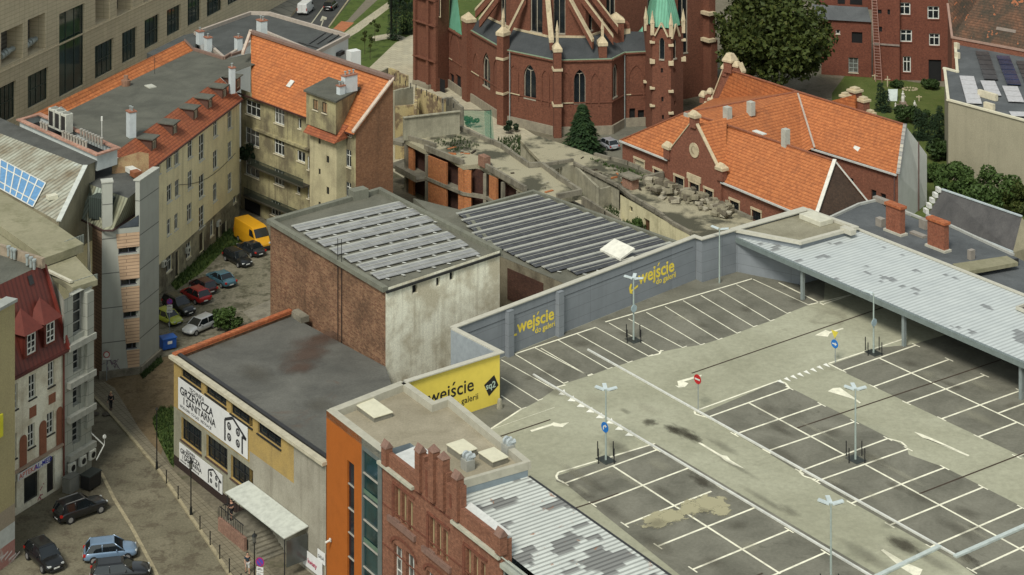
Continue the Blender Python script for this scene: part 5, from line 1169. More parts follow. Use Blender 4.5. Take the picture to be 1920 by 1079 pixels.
# stair tower building with tan tile band
tt=thing('corner_tower','grey panelled corner tower with tan tiled window band and metal roof','tower',G(192,708,0))
ta=G(173,697,0);tb_=G(191,709,0);tc_=G(262,700,0);td=G(298,668,0); te=ta+(td-tc_)*2.2; tf=td+(td-tc_)*.6
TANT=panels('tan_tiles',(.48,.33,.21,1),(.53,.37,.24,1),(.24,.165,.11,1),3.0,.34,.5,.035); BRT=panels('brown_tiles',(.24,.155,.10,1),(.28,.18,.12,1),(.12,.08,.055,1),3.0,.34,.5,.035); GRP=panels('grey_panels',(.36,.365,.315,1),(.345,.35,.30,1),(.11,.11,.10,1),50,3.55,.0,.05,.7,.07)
Wf=Wl(tb_,tc_); Wr=Wl(tc_,td); Wlft=Wl(ta,tb_)
zt0=Wf.hit(192,430)[1]; ztr=Wr.hit(262,340)[1]
tw=[(221,260,392,416),(222,260,464,478),(226,260,524,538),(231,260,585,598),(236,260,644,657)]
tr_=[Wf.rect(*q) for q in tw[1:]]
m=MB(); openwall(m,Wf,0,Wf.L,0,zt0,[(a,b,c,d) for a,b,c,d in tr_],.25); m.build('front_wall',GRP,tt)
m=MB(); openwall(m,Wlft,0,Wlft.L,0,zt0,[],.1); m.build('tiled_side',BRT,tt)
m=MB(); m.box(Wr.pt(0,0),Wr.d*(Wr.L),-Wr.n*.5,UP*ztr); m.build('tall_panel',GRP,tt)
m=MB(); bpx=[(217,440),(262,432),(262,700),(241,703)]; 
# tan band split round the windows
pts=[];  edges=lambda y: 217+(y-430)*(24/272)
ys=[437]+[q for w_ in tw[1:] for q in (w_[2],w_[3])]+[703]
for i in range(0,len(ys),2):
    ya,yb_=ys[i],ys[i+1]; P4=[(edges(ya),ya),(261.5,ya),(261.5,yb_),(edges(yb_),yb_)]
    L4=[]
    zA_=Wf.hit(240,ya)[1]; zB_=Wf.hit(240,yb_)[1]
    for (x,_),z in zip(P4,(zA_,zA_,zB_,zB_)): L4.append(Wf.pt(Wf.hit(x,600)[0],z,.04))
    m.face(L4)
m.build('tan_tile_band',TANT,tt)
for r in tr_: window(Wf,r,tt,'two',paint('frame_darkgrey',(.09,.09,.10,1)),GL,.25,.1,False)
m=MB()
for y in (508,572,636): pass
u0=Wf.hit(192,500)[0];u1=Wf.hit(211,500)[0]; zf=Wf.hit(192,344)[1]
m.box(Wf.pt(u0,zt0-1,.02),Wf.d*(u1-u0),-Wf.n*1.0,UP*(zf-zt0+1)); m.build('tower_fin',GRP,tt)
m=MB(); m.box(Wf.pt(u0-.1,zf,.1),Wf.d*(u1-u0+.2),-Wf.n*1.2,UP*.12); m.box(Wr.pt(-.1,ztr,.1),Wr.d*(Wr.L+.1),-Wr.n*.8,UP*.12); m.build('coping',paint('pale_cap',(.42,.42,.36,1)),tt)
m=MB(); 
zpl2=.9
m.box(Wf.pt(-.3,0,.3),Wf.d*(Wf.L+.3),-Wf.n*.35,UP*.7); m.box(Wr.pt(0,0,.3),Wr.d*(Wr.L+.2),-Wr.n*.35,UP*.7); m.build('plinth',CONC,tt)
ZT=18.2
m=MB(); fl=[(158,322,ZT),(213,299,ZT+.2),(262,328,ZT+.2),(255,360,ZT),(240,372,ZT),(168,346,ZT)]; m.face([G(*p) for p in fl]); m.build('flat_roof',felt('dark_tower_felt',(.07,.072,.065,1),None,.4,.3),tt)
GREENM=metalsheet('green_grey_seams',(.27,.28,.20,1),(.20,.19,.12,1),.5,(.32,.36,.30,1),None,.5,0,.6,.55)
m=MB(); m.face([G(156,330,ZT),G(168,346,ZT),G(193,431,zt0),G(123,396,zt0-.3)]); m.face([G(240,372,ZT),G(255,358,ZT),G(262,395,zt0+.2),G(212,431,zt0)]); m.face([G(168,346,ZT),G(240,372,ZT),G(212,431,zt0),G(193,431,zt0)]); m.build('metal_slope',GREENM,tt)
m=MB(); a=G(166,402,zt0+.9);b=G(203,418,zt0+.4); dlo=(b-a).normalized(); m.box(P2(a,zt0+.5),P2(b,0)-P2(a,0),Vector((-dlo.y,dlo.x,0))*1.5,UP*2.2); m.build('louvre_box',metalsheet('dark_louvre',(.05,.065,.055,1),(.04,.05,.045,1),.25),tt)
m=MB(); m.bar(G(123,399,zt0-.4),G(193,434,zt0-.1),.15,.15); m.bar(G(193,434,zt0-.1),G(212,434,zt0-.1),.15,.15); m.bar(G(212,434,zt0-.1),G(264,398,zt0+.1),.16,.2); m.build('gutter',paint('rust_gutter2',(.07,.04,.035,1)),tt)
# glazed curved corner at the top of the band
c=Wf.rect(218,260,402,434); m=MB(); m.face([Wf.pt(c[0],zt0-.1,.03),Wf.pt(c[1],zt0-.1,.03),Wf.pt(c[1],zt0+1.1,.03),Wf.pt(c[0]+1.2,zt0+.5,.03)]); m.build('corner_glazing',glass('corner_glass',(.06,.07,.08,1)),tt)
t=thing('parcel_roof_box','long white ventilation box lying on the dark roof near the tan wall','vent',G(237,320,ZT+.2)); m=MB(); m.bar(G(214,305,ZT+.25),G(258,330,ZT+.25),.8,.5); m.build('duct',WHITE,t); 
m=MB(); m.bar(G(250,328,ZT+.3),G(259,333,ZT+.3),.85,.55); m.build('rusty_end',paint('rusty_end',(.25,.09,.04,1)),t)
m=MB(); a=G(210,300,19.8);b=G(279,288,20.2); m.face([P2(a,17),P2(b,17),b,G(262,285,20.2),a]); tag(m.build('party_wall',plaster('stained_tan_wall',(.30,.21,.11,1),(.18,.07,.04,1),.8,.7),loc=P2(a,17)),'low stained tan party wall between dark tower roof and orange dormer slope','wall')
# glass roofed building
gb=thing('glass_roof_building','metal roofed building with blue glazed slope and weathered seamed sheets','building',G(60,600,0))
zt1,zb1=20.2,17.7
T_=[(12,262),(160,312)]; 
tl=G(20,258,zt1);tr=G(160,312,zt1);br=G(110,416,zb1); _n=(tr-tl).cross(br-tl).normalized(); bl=on_plane(-6,352,tl,_n); tl2=tl-(tr-tl)*.4; bl2=bl-(br-bl)*.4
m=MB(); m.face([tl2,tr,br,bl2]); 
WSH=metalsheet('weathered_seam_sheet',(.40,.41,.33,1),(.17,.13,.075,1),.62,(.46,.50,.46,1),None,.5,0,.6,.7,psc=.5,pst=(1.4,.3,1)); m.build('seamed_slope',WSH,gb)
ntl=G(38,238,zt1+.2);ntr=G(178,300,zt1+.2)
m=MB(); m.face([tl2,tr,ntr+(ntr-ntl)*.03,ntl-(ntr-ntl)*.4]); m.build('flat_band',felt('dark_tower_felt',(.07,.07,.065,1)),gb)
m=MB(); m.face([tr,br,P2(br,12),P2(tr,12)]); m.face([bl2,br,P2(br,10),P2(bl2,10)]); m.face([tr,ntr,P2(ntr,12),P2(tr,12)]); m.build('wall',plaster('beige_wall',(.3,.27,.18,1)),gb)
m=MB(); m.bar(tr+UP*.02,br+UP*.02,.5,.12); m.build('white_verge',paint('verge_white',(.5,.52,.47,1)),gb)
pn=(tr-tl).cross(bl-tl).normalized(); pn=pn if pn.z>0 else -pn
gp=[on_plane(x,y,tl,pn) for x,y in ((-12,294),(86,346),(62,391),(-12,349))]
m=MB(); m.face([p+pn*.12 for p in gp]); gpn=m.build('glazing',glass('sky_blue_glazing',(.10,.24,.42,1),.15,.15,.8,2),gb)
m=MB()
def lerp2(s,t): return gp[0].lerp(gp[1],s).lerp(gp[3].lerp(gp[2],s),t)
for i in range(8): a=lerp2(i/7,0)+pn*.13;b=lerp2(i/7,1)+pn*.13; m.bar(a,b,.13,.06)
for t_ in (0,.25,.78,1): a=lerp2(0,t_)+pn*.135;b=lerp2(1,t_)+pn*.135; m.bar(a,b,.12,.06)
m.build('glazing_bars',WHITE,gb)
p=on_plane(95,371,tl,pn); m=MB(); m.box(p-B_*.5,B_*1.0,A_*.8,UP*.4); m.build('rooflight',paint('rooflight_cream',(.6,.58,.45,1)),gb)

# ================================================================ LARGE OFFICE / MALL AT TOP LEFT
WF=Wl((-72-14.2*1.5,261-50*1.5),(-57.8+14.2*3,311+150)); 
mo=thing('stone_office_block','large beige stone clad block with tall dark green glass windows','office building',(-72,261,0))
BEI=panels('beige_cladding',(.56,.475,.32,1),(.52,.44,.295,1),(.34,.285,.19,1),1.3,.62,.0,.03,.7,.08)
ml=[(-45,-4,180,262),(-2,30,166,236),(52,91,144,206),(111,159,27,184),(178,213,88,150),(229,257,63,121),(271,299,39,94),(313,339,20,70),(352,377,-2,51),(388,417,-22,34),(427,449,-40,12),(457,481,-55,-3)]
mu=[(-60,-10,100,165),(2,43,62,128),(52,85,38,106),(179,206,-42,48),(219,248,-60,32),(269,298,-85,6),(312,340,-105,-12)]
mo_=[WF.rect(*r) for r in ml]; mu_=[WF.rect(*r) for r in mu]; mt=WF.rect(8,84,-60,24)
m=MB(); openwall(m,WF,0,WF.L,0,45,mo_,.45) if False else None
allo=mo_+[(a,b,c,d,2.6) for a,b,c,d in mu_]
m=MB(); openwall(m,WF,0,WF.L,0,40,allo,.45); m.face([WF.pt(0,0),WF.pt(0,40),WF.pt(0,40,-30),WF.pt(0,0,-30)]); m.build('clad_wall',BEI,mo)
for i,r in enumerate(mo_): window(WF,r,mo,'grid4' if i!=3 else 'grid3',paint('dark_green_frame',(.05,.065,.05,1)),glass('green_glass',(.012,.03,.028,1),.05,.7,.8,.25),.45,.12,False)
LOU=metalsheet('grey_louvre',(.14,.13,.11,1),(.12,.11,.095,1),.6,axis=1)
for r in mu_: MB().face([WF.pt(r[0],r[2],-2.59),WF.pt(r[1],r[2],-2.59),WF.pt(r[1],r[3],-2.59),WF.pt(r[0],r[3],-2.59)]).build('louvre_recess',LOU,mo)
for i,r in enumerate(mu_[1:3]):
    m=MB(); z=r[2]+1.1; uu=(r[0]+r[1])/2
    for k in range(3): m.tube(WF.pt(uu-1.2+k*.75,z+.1*k,-1.3),WF.pt(uu-.6+k*.75,z+.1*k,-1.3),.55,14)
    m.tube(WF.pt(r[0]+.2,z,-1.4),WF.pt(r[1]-.3,z+.2,-1.4),.4,14); m.build('air_duct',STEEL,mo)
m=MB(); zc1=WF.hit(0,140)[1]; m.box(WF.pt(0,zc1+.1,.003),WF.d*WF.L,WF.n*.12,UP*.25); m.build('string_course',BEI,mo)

# ================================================================ CHURCH
BRC=brick('church_brick',(.13,.048,.028,1),(.185,.072,.042,1),(.14,.065,.042,1),(.11,.04,.025,1),.35,.27,.09,.5,.8,.3)
SLATE=felt('church_slate',(.045,.05,.052,1),(.065,.07,.072,1),.2,.3); COPPER=metalsheet('green_copper',(.16,.40,.27,1),(.11,.31,.20,1),.45,None,(.20,.28,.12,1),.6,0,.75); STN=plaster('cream_stone_trim',(.52,.43,.28,1),(.25,.20,.13,1),.5,1.5,.9,.3)
PLS=plaster('church_plinth',(.26,.23,.17,1),(.15,.13,.1,1),.6,1)
STN2=plaster('grey_tracery_stone',(.34,.30,.23,1),(.2,.17,.13,1),.5,1.5,.9,.2)
ch=thing('church','large neo gothic red brick church with cream stone flying buttresses and green copper spire','church',G(1000,250,0))
def lancet(mb,W,r,par,dep=.35,gm=None,mull=1,hood=True):
    """pointed window: returns opening rect; adds spandrels to mb and frame/glass as child"""
    a,b,c,d=r; wd=b-a; hs=wd*.9; N=6
    arc=[]
    for i in range(N+1):
        t=i/N; ang=t*math.pi/3
        arc.append((a+wd-wd*math.cos(ang), d-hs+ (hs)*math.sin(ang)/math.sin(math.pi/3)))   # left arc up to apex (a+wd/2,d)
    L=[(x,z) for x,z in arc]; 
    mb.face([W.pt(a,d)]+[W.pt(x,z) for x,z in L]); mb.face([W.pt(b,d)]+[W.pt(b-(x-a),z) for x,z in L][::-1] if False else [W.pt(b,d)]+[W.pt(b-(x-a),z) for x,z in L])
    f=MB(); t=.065*max(1,wd/1.4)
    prev=None
    path=[(a+t/2,c)]+[(x+t/2*(1-i/N),z-t*.4) for i,(x,z) in enumerate(L)]
    full=path+[(a+b-x,z) for x,z in path[::-1]]
    for i in range(len(full)-1):
        p=W.pt(*full[i],-dep+.05);q=W.pt(*full[i+1],-dep+.05)
        if (q-p).length>.02: f.bar(p,q,t,.1,up=W.n)
    for k in range(mull):
        u=a+wd*(k+1)/(mull+1); f.bar(W.pt(u,c,-dep+.05),W.pt(u,d-hs*.45,-dep+.05),t,.09,up=W.n)
    if mull: 
        for s in (-1,1): f.bar(W.pt((a+b)/2,d-hs*.45,-dep+.05),W.pt((a+b)/2+s*wd*.33,d-hs*.35,-dep+.05),t*.8,.08,up=W.n)
    f.bar(W.pt(a,c+.02,-dep+.2),W.pt(b,c+.02,-dep+.2),.2,.2,up=W.n) 
    fo=f.build('window',STN2,par)
    MB().face([W.pt(a,c,-dep+.01),W.pt(b,c,-dep+.01),W.pt(b,d,-dep+.01),W.pt(a,d,-dep+.01)]).build('pane',gm or GL,fo)
    return fo
C_=[G(866,181,0),G(880,188,0),G(947,232,0),G(1044,255,0),G(1147,252,0),G(1171,238,0),G(1211,236,0)]
ZCe=11.1
def cwall(a,b,z1,lan,blind,extra=(),z0=0):
    W=Wl(a,b); m=MB(); rs=[W.rect(*r) for r in lan]; openwall(m,W,0,W.L,z0,z1,rs+[W.rect(*r) for r in extra],.35)
    for r in rs: lancet(m,W,r,ch)
    m.build('brick_wall',BRC,ch)
    for r in extra: hole(W,W.rect(*r),ch,.35)
    bm_=MB()
    for r in blind:
        a_,b_,c_,d_=W.rect(*r); wd=b_-a_; 
        pts=[(a_,c_)]+[(a_+wd-wd*math.cos(i/6*math.pi/3),d_-wd*.9+wd*.9*math.sin(i/6*math.pi/3)/math.sin(math.pi/3)) for i in range(7)]; pts+= [(a_+b_-x,z) for x,z in pts[::-1][1:]]
        for i in range(len(pts)-1):
            p=W.pt(*pts[i],.0);q=W.pt(*pts[i+1],.0)
            if (q-p).length>.02: bm_.bar(p,q,.16,.12,up=W.n)
    if blind: bm_.build('blind_arch',BRC,ch)
    m=MB(); m.box(W.pt(0,0,.003),W.d*W.L,W.n*.25,UP*1.3)
    if z0==0: m.build('plinth',PLS,ch)
    m=MB(); u,zs=W.hit(W.L*0+CX,0); m.box(W.pt(0,5.0-.3,.003),W.d*W.L,W.n*.12,UP*.16); m.box(W.pt(0,z1-.22,.003),W.d*W.L,W.n*.3,UP*.24); m.build('brick_course',BRC,ch) if z0==0 else None
    if z0==0 and blind: m=MB(); m.box(W.pt(W.L*.08,4.75,.12),W.d*W.L*.22,W.n*.06,UP*.14); m.build('stone_sill',STN,ch)
    return W
cwall(C_[1],C_[2],ZCe,[(905,919,95,160)],[(888,898,96,165),(926,936,108,170)])
cwall(C_[2],C_[3],ZCe,[(982,1005,119,184)],[(955,972,120,185),(1016,1030,130,196)])
cwall(C_[3],C_[4],ZCe,[(1076,1098,131,195)],[(1053,1069,135,200),(1108,1123,137,200)])
cwall(C_[4],C_[5],ZCe,[(1149,1158,122,186)],[])
cwall(C_[5],C_[6],ZCe,[],[(1178,1207,122,186)],[(1180,1191,204,232),(1196,1208,207,234)])
# ambulatory roof
I_=[G(905,28,13.6),G(957,53,13.6),G(1027,69,13.6),G(1098,70,13.6),G(1135,58,13.6)]
ev=[P2(c,ZCe+.05) for c in C_]
m=MB(); m.face([ev[1],ev[2],I_[1],I_[0]]); m.face([ev[2],ev[3],I_[2],I_[1]]); m.face([ev[3],ev[4],I_[3],I_[2]]); m.face([ev[4],ev[5],I_[4],I_[3]]); m.face([ev[5],ev[6],G(1211,60,13.6),I_[4]]); m.build('slate_roof',SLATE,ch)
m=MB(); 
for i in range(1,6): m.bar(ev[i]-UP*.05+Vector((0,-.2,0)),ev[i+1]-UP*.05+Vector((0,-.2,0)),.2,.14)
m.build('gutter',paint('copper_gutter',(.22,.30,.2,1)),ch)
ZH=42
def iwall(a,b,lan,mull=1):
    W=Wl(a,b); m=MB(); rs=[W.rect(*r) for r in lan]; openwall(m,W,0,W.L,10,ZH,rs,.35)
    for r in rs: lancet(m,W,r,ch,.35,None,mull)
    m.build('apse_wall',BRC,ch); m=MB(); m.box(W.pt(0,13.5,.003),W.d*W.L,W.n*.2,UP*.3); m.build('stone_course',STN,ch)
iwall(I_[0],I_[1],[(960-22,949,-50,40)]); iwall(I_[1],I_[2],[(994,1017,-62,59)]); iwall(I_[2],I_[3],[(1038,1060,-62,64)],1); iwall(I_[3],I_[4],[(1104,1112,20,60)],0)
# nave and transept behind
N0=P2(I_[4],0);N1=G(1214,38,13.6); N1=P2(N1,0); W=Wl(N0,N1); m=MB(); rs=[W.rect(1137,1155,-60,34)]; openwall(m,W,0,W.L,10,ZH,rs,.35); 
for r in rs: lancet(m,W,r,ch)
m.build('nave_wall',BRC,ch)
X0=G(1205,203,0);X1=G(1333,176,0); W=Wl(X0,X1); m=MB(); rs=[W.rect(1207,1226,-120,50),W.rect(1271,1290,-120,103)]; openwall(m,W,0,W.L,0,ZH,rs,.4)
for r in rs: lancet(m,W,r,ch)
m.face([X1,P2(X1,ZH),P2(X1+Vector((2,14,0)),ZH),X1+Vector((2,14,0))]); m.build('transept_wall',BRC,ch)
m=MB()
for x in (1325,): 
    u,_=W.hit(x,150); 
    for s in range(3): m.box(W.pt(u-.7,0,.003),W.d*1.3,W.n*(1.9-.5*s),UP*(9+8*s)) if s==0 else m.box(W.pt(u-.7,9+8*(s-1)+.01,.003),W.d*1.3,W.n*(1.9-.5*s),UP*8)
m.build('buttress',BRC,ch)
m=MB()
for yy in (25,75): 
    u,z=W.hit(1319,yy); m.box(W.pt(u-.7,z,.1),W.d*1.5,W.n*2.0,UP*.5)
m.build('buttress_cap',STN,ch)
# left stair block
Lb=[G(779,157,0),G(821,172,0),G(842,164,0)]
W=Wl(Lb[0],Lb[1]); m=MB(); sl=[W.rect(*q) for q in ((799,803.5,46,55),(799,804,95,104),(800,805,126,135),(800,805,150,159))]; dr=W.rect(822,831.5,148,175); dr=(dr[0],dr[1],0,dr[3]); tl_=[W.rect(799,807,-40,31),W.rect(818,824,-40,32)]
openwall(m,W,0,W.L,0,ZH,sl+tl_+[dr],.3); m.face([Lb[0],P2(Lb[0],ZH),P2(Lb[0]+Vector((-1,12,0)),ZH),Lb[0]+Vector((-1,12,0))]); m.face([Lb[1],P2(Lb[1],ZH),P2(Lb[2],ZH),Lb[2]]); m.build('stair_block',BRC,ch)
for r in sl: hole(W,r,ch,.3,name='slit_window')
for r in tl_: window(W,r,ch,'single',STN,GL,.3,.12,False)
hole(W,dr,ch,.3,DARKIN,'door')
m=MB()
for u in (.25,W.L-.3,W.L*.62): m.box(W.pt(u-.3,0,.003),W.d*.6,W.n*.45,UP*ZH)
m.build('pilaster',BRC,ch); m=MB(); 
for z in (4.6,10.3,14.3): m.box(W.pt(-.1,z,.01),W.d*(W.L+.1),W.n*.55,UP*.16)
m.build('string_course',BRC,ch); m=MB(); m.box(W.pt(0,0,.01),W.d*W.L*.7,W.n*.6,UP*.7); m.build('plinth',PLS,ch)
W=cwall(Lb[2],C_[0],9.6,[],[(844,862,52,125)],[(843,851,136,160),(854,864,138,162)])
m=MB(); a=P2(Lb[2],9.7);b=P2(C_[0],9.7); m.face([a,b,b+Vector((-1,5,6)),a+Vector((0,5,6))]); m.build('copper_roof',COPPER,ch)
# buttress piers with cream caps
def pier(xl,xr,ytop,base,wd,dep,cap=True,n=None,z0=0,pinn_=None,zt=None):
    b=Vector(base); 
    Wp=Wl((b.x-1,b.y),(b.x+1,b.y)); z=Wp.hit((xl+xr)/2,ytop)[1] if zt is None else zt
    d=Vector((1,0,0)) if n is None else n; m=MB(); nn_=Vector((d.y,-d.x,0)); 
    m.cbox(P2(b,z0)+nn_*dep*.3,wd,dep,z-z0,d=d); p=m.build('buttress',BRC,ch)
    if cap:
        c=MB(); q=P2(b,z)+nn_*dep*.3; c.cbox(q,wd+.25,dep+.25,.5,d=d)
        t_=q+UP*1.5; e_=[q+UP*.5+d*sx*(wd/2+.12)+Vector((-d.y,d.x,0))*sy*(dep/2+.12) for sx,sy in ((-1,-1),(1,-1),(1,1),(-1,1))]
        for i in range(4): c.face([e_[i],e_[(i+1)%4],t_])
        if pinn_: c.cbox(q+UP*.4,.38,.38,pinn_-1,d=d); c.tube(q+UP*(pinn_-.6),q+UP*(pinn_+.9),.28,6,r2=.02)
        c.build('stone_cap',STN,p)
dC=lambda i:(C_[i+1]-C_[i]).normalized()
pier(0,0,0,C_[1]+Vector((.3,.2,0)),2.0,1.5,True,dC(1),zt=12.4); pier(0,0,0,C_[2],1.25,1.5,True,dC(2),zt=13.4,pinn_=3.2); pier(0,0,0,C_[3],1.1,1.5,True,dC(3),zt=12.6,pinn_=3.6); pier(0,0,0,C_[4]-dC(3)*1.0+Vector((-.4,1.2,0)),1.2,1.4,True,dC(3),zt=13.0,pinn_=3.0)
pier(0,0,0,C_[5]+Vector((-1.2,2.5,0)),2.2,1.5,True,dC(3),zt=15.2)
m=MB()
for c,dd in ((C_[2],dC(2)),(C_[3],dC(3))):
    nn_=Vector((dd.y,-dd.x,0)); 
    for z in (4.6,9.8): m.cbox(P2(c,z)+nn_*.45,1.45,1.75,.35,d=dd)
m.build('buttress_offset',STN,ch)
# flying buttresses
def flyer(po,Yo,pi,Yi,th=.75):
    a=D(*po,Yo);b=D(*pi,Yi); m=MB(); m.bar(a-UP*.2,b-UP*.2,th,.4); f=m.build('flying_buttress',STN,ch); m=MB(); m.bar(a-UP*1.3,b-UP*1.3,th*.7,1.08); m.build('brick_arch',BRC,f)
flyer((951,60),279.3,(986,-10),279.6); flyer((1034,78),274.0,(1026,-12),276.6); flyer((1112,76),274.2,(1064,-12),276.2); flyer((1150,68),276,(1088,-14),276.4); flyer((1158,48),277.5,(1110,-14),277); flyer((900,36),286.5,(936,-12),284.5); flyer((893,18),289,(922,-14),287)
MB().cbox(D(1165,100,281),2.2,2.0,4.6,d=dC(3)).build('buttress_block',BRC,ch); MB().cbox(D(1165,70,281)+UP*.6,2.4,2.2,.9,d=dC(3)).build('stone_cap',STN,ch)
# copper roofed bay and octagonal turret
m=MB(); a=P2(G(1181,95,ZCe),ZCe+.1);b=P2(C_[6],ZCe+.1); m.face([a,b,b+Vector((.2,3,5.8)),a+Vector((2.4,3.4,3.0))]); m.face([a,a+Vector((2.4,3.4,3.0)),a+Vector((0,3.5,0))]); m.build('copper_roof',COPPER,ch)
oc=[G(1211,238,0),G(1223,248,0),G(1258,252,0),G(1281,243,0)]; cen=(oc[0]+oc[3])/2+Vector((.5,1.6,0)); full=oc+[oc[3]+Vector((.2,3,0)),oc[2]+Vector((0,5.6,0)),oc[1]+Vector((0,5.2,0)),oc[0]+Vector((-.2,3.5,0))]
ZTu=15.4
fo=[]
for i in range(8):
    a,b=full[i],full[(i+1)%8]; m=MB()
    if i in (1,2):
        W=Wl(a,b); l=W.rect(1236,1246,70,112) if i==1 else W.rect(1262,1268,74,112); sl=[W.rect(1239,1243,128,137),W.rect(1240,1244,182,191),W.rect(1241,1245,216,224)] if i==1 else [W.rect(1263,1266,128,137),W.rect(1264,1267,190,198)]
        openwall(m,W,0,W.L,0,ZTu,[l]+sl,.25); lancet(m,W,l,ch,.25,None,0)
        for r in sl: hole(W,r,ch,.25,name='slit_window')
        g=MB(); uc=(l[0]+l[1])/2; hw=(l[1]-l[0])*1.25; zt_=l[3]
        for s in (-1,1): g.bar(W.pt(uc+s*hw,zt_+.2,.1),W.pt(uc,zt_+2.2,.1),.22,.25,up=W.n)
        g.build('gablet',STN,ch)
    else: m.face([a,b,P2(b,ZTu),P2(a,ZTu)])
    m.build('turret_wall',BRC,ch)
for i,z in ((1,10.2),(2,10.2),(3,10.2),(1,1.6+2.2),(2,3.0),(0,6.6),(1,6.4),(2,6.2),(1,13.2),(2,13.0),(3,13.2)):
    MB().cbox(P2(full[i],z),.75,.75,.28 if z not in (10.2,) else .6).build('corner_stone',STN,ch)
sp=MB(); top=P2(sum(full,Vector())/8,26.5); base=[P2(p.lerp(top,.14),ZTu+.1) for p in full]
for i in range(8): sp.face([base[i],base[(i+1)%8],top])
sp.build('copper_spire',COPPER,ch)
for i in (0,1,2,3):
    m=MB(); p=P2(full[i],ZTu-1); m.cbox(p,.55,.55,1.8); m.tube(p+UP*1.8,p+UP*3.6,.38,6,r2=.02); m.build('turret_pinnacle',STN,ch)
# crown base ledge
m=MB()
for p,q,z in ((C_[1],C_[2],8.9),(C_[2],C_[3],8.9)): pass
dp=MB(); dp.tube(P2(C_[2],0)+dC(2)*.9+Vector((0,-.3,0)),P2(C_[2],ZCe)+dC(2)*.9+Vector((0,-.3,0)),.09,6); dp.build('downpipe',STEEL,ch)
dp=MB(); dp.tube(P2(C_[5],0)+Vector((0,-.4,0)),P2(C_[5],ZCe)+Vector((0,-.4,0)),.09,6); dp.build('downpipe',STEEL,ch)
# ================================================================ UNFINISHED CONCRETE RUIN
HOL=brick('hollow_orange_block',(.36,.125,.045,1),(.44,.17,.06,1),(.28,.16,.09,1),(.25,.1,.05,1),.3,.4,.25,.5,.75,.2,.02)
MOSSC=plaster('mossy_slab',(.33,.30,.205,1),(.045,.045,.03,1),.9,.2,.95,.0,.22,.47,.57)
r1=thing('concrete_ruin','unfinished two storey concrete shell with orange block infill and stained flat slab','ruin',G(869,420,0))
Z1=7.0
sl1=[(758,262),(797,282),(817,280),(869,311),(898,308),(912,318),(939,328),(986,361),(1041,376),(1090,366),(1047,338),(1016,314),(992,316),(943,281),(867,242),(862,251)]
P=[xy(G(x,y,Z1)) for x,y in sl1]
m=MB(); m.prism(P,Z1-.55,Z1); s=m.build('roof_slab',MOSSC,r1,uvrot=AZA)
m=MB()
for a,b in (((817,280),(758,262)),((797,282),(869,311)),((912,318),(986,361))): m.bar(G(*a,Z1-.15),G(*b,Z1-.15),.35,.75)
for a,b in (((862,244),(943,281)),((943,281),(992,316)),((992,316),(1016,314)),((1016,314),(1047,338)),((1047,338),(1090,366)),((1090,366),(1041,376))):
    p,q=G(*a,Z1-.1),G(*b,Z1-.1); n_=max(1,int((q-p).length/2.2))
    for i in range(n_): u=p.lerp(q,i/n_);v=p.lerp(q,(i+.93)/n_); m.bar(u,v,.4,.72+random.uniform(-.12,.1))
m.build('edge_beam',CONC,r1)
# front frame: columns, block panels, openings
fA=G(797,282,Z1);fB=G(869,311,Z1); W=Wl(fA,fB); 
hU=lambda x:u_at(W,x,0)
m=MB(); m2=MB(); mv=MB()
for x0,x1 in ((797,801),): m.box(W.pt(hU(x0),0,.02),W.d*(hU(x1)-hU(x0)+.1),-W.n*.4,UP*(Z1-.6))
for x0,x1,z0,z1 in ((801,836,3.6,Z1-.6),(801,836,0,3.2),(858,868.5,3.6,Z1-.6),(858,868.5,0,3.2)): m2.box(W.pt(hU(x0),z0,-.08),W.d*(hU(x1)-hU(x0)),-W.n*.25,UP*(z1-z0))
m.box(W.pt(0,3.2,.12),W.d*W.L,-W.n*.5,UP*.4); m.box(W.pt(0,3.2,-.5),W.d*W.L,-W.n*6,UP*.3)
fC=G(912,318,Z1); W2_=Wl(fB,fC); 
for x0,x1,z0,z1 in ((869,877,0,Z1-.6),): m2.box(W2_.pt(.05,0,-.1),W2_.d*1.0,-W2_.n*.3,UP*(Z1-.6))
m.box(W2_.pt(0,3.2,.1),W2_.d*W2_.L,-W2_.n*.5,UP*.4); m.box(W2_.pt(W2_.L-.45,0,.05),W2_.d*.45,-W2_.n*.45,UP*(Z1-.6))
fD=G(986,361,Z1); W3_=Wl(fC,fD); m2.box(W3_.pt(.5,0,-.1),W3_.d*1.9,-W3_.n*.3,UP*(Z1-.6)); m.box(W3_.pt(3.6,0,-.1),W3_.d*.4,-W3_.n*.4,UP*(Z1-.6)); m.box(W3_.pt(7.5,0,-.1),W3_.d*.4,-W3_.n*.4,UP*(Z1-.6)); m.box(W3_.pt(0,3.2,.1),W3_.d*W3_.L,-W3_.n*.5,UP*.4)
fE=G(758,262,Z1); W4_=Wl(fE,fA); m.box(W4_.pt(0,3.0,1.4),W4_.d*W4_.L,-W4_.n*3,UP*.3); m.box(W4_.pt(0,0,0),W4_.d*.5,-W4_.n*.5,UP*(Z1-.6)); m2.box(W4_.pt(.6,0,-.3),W4_.d*1.3,-W4_.n*.3,UP*(Z1-.6)); m.box(W4_.pt(0,3.3,1.35),W4_.d*W4_.L,W4_.n*.08,UP*.5)
m.build('concrete_frame',CONC,r1); m2.build('block_infill',HOL,r1)
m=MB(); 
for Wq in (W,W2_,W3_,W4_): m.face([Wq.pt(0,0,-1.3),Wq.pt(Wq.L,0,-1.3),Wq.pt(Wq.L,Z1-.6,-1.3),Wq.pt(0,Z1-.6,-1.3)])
m.build('dark_inner_wall',brick('inner_shade_brick',(.06,.025,.018,1),(.08,.035,.02,1),(.03,.02,.02,1)),r1)  # brick coloured near black to stand in for shade behind the open frames
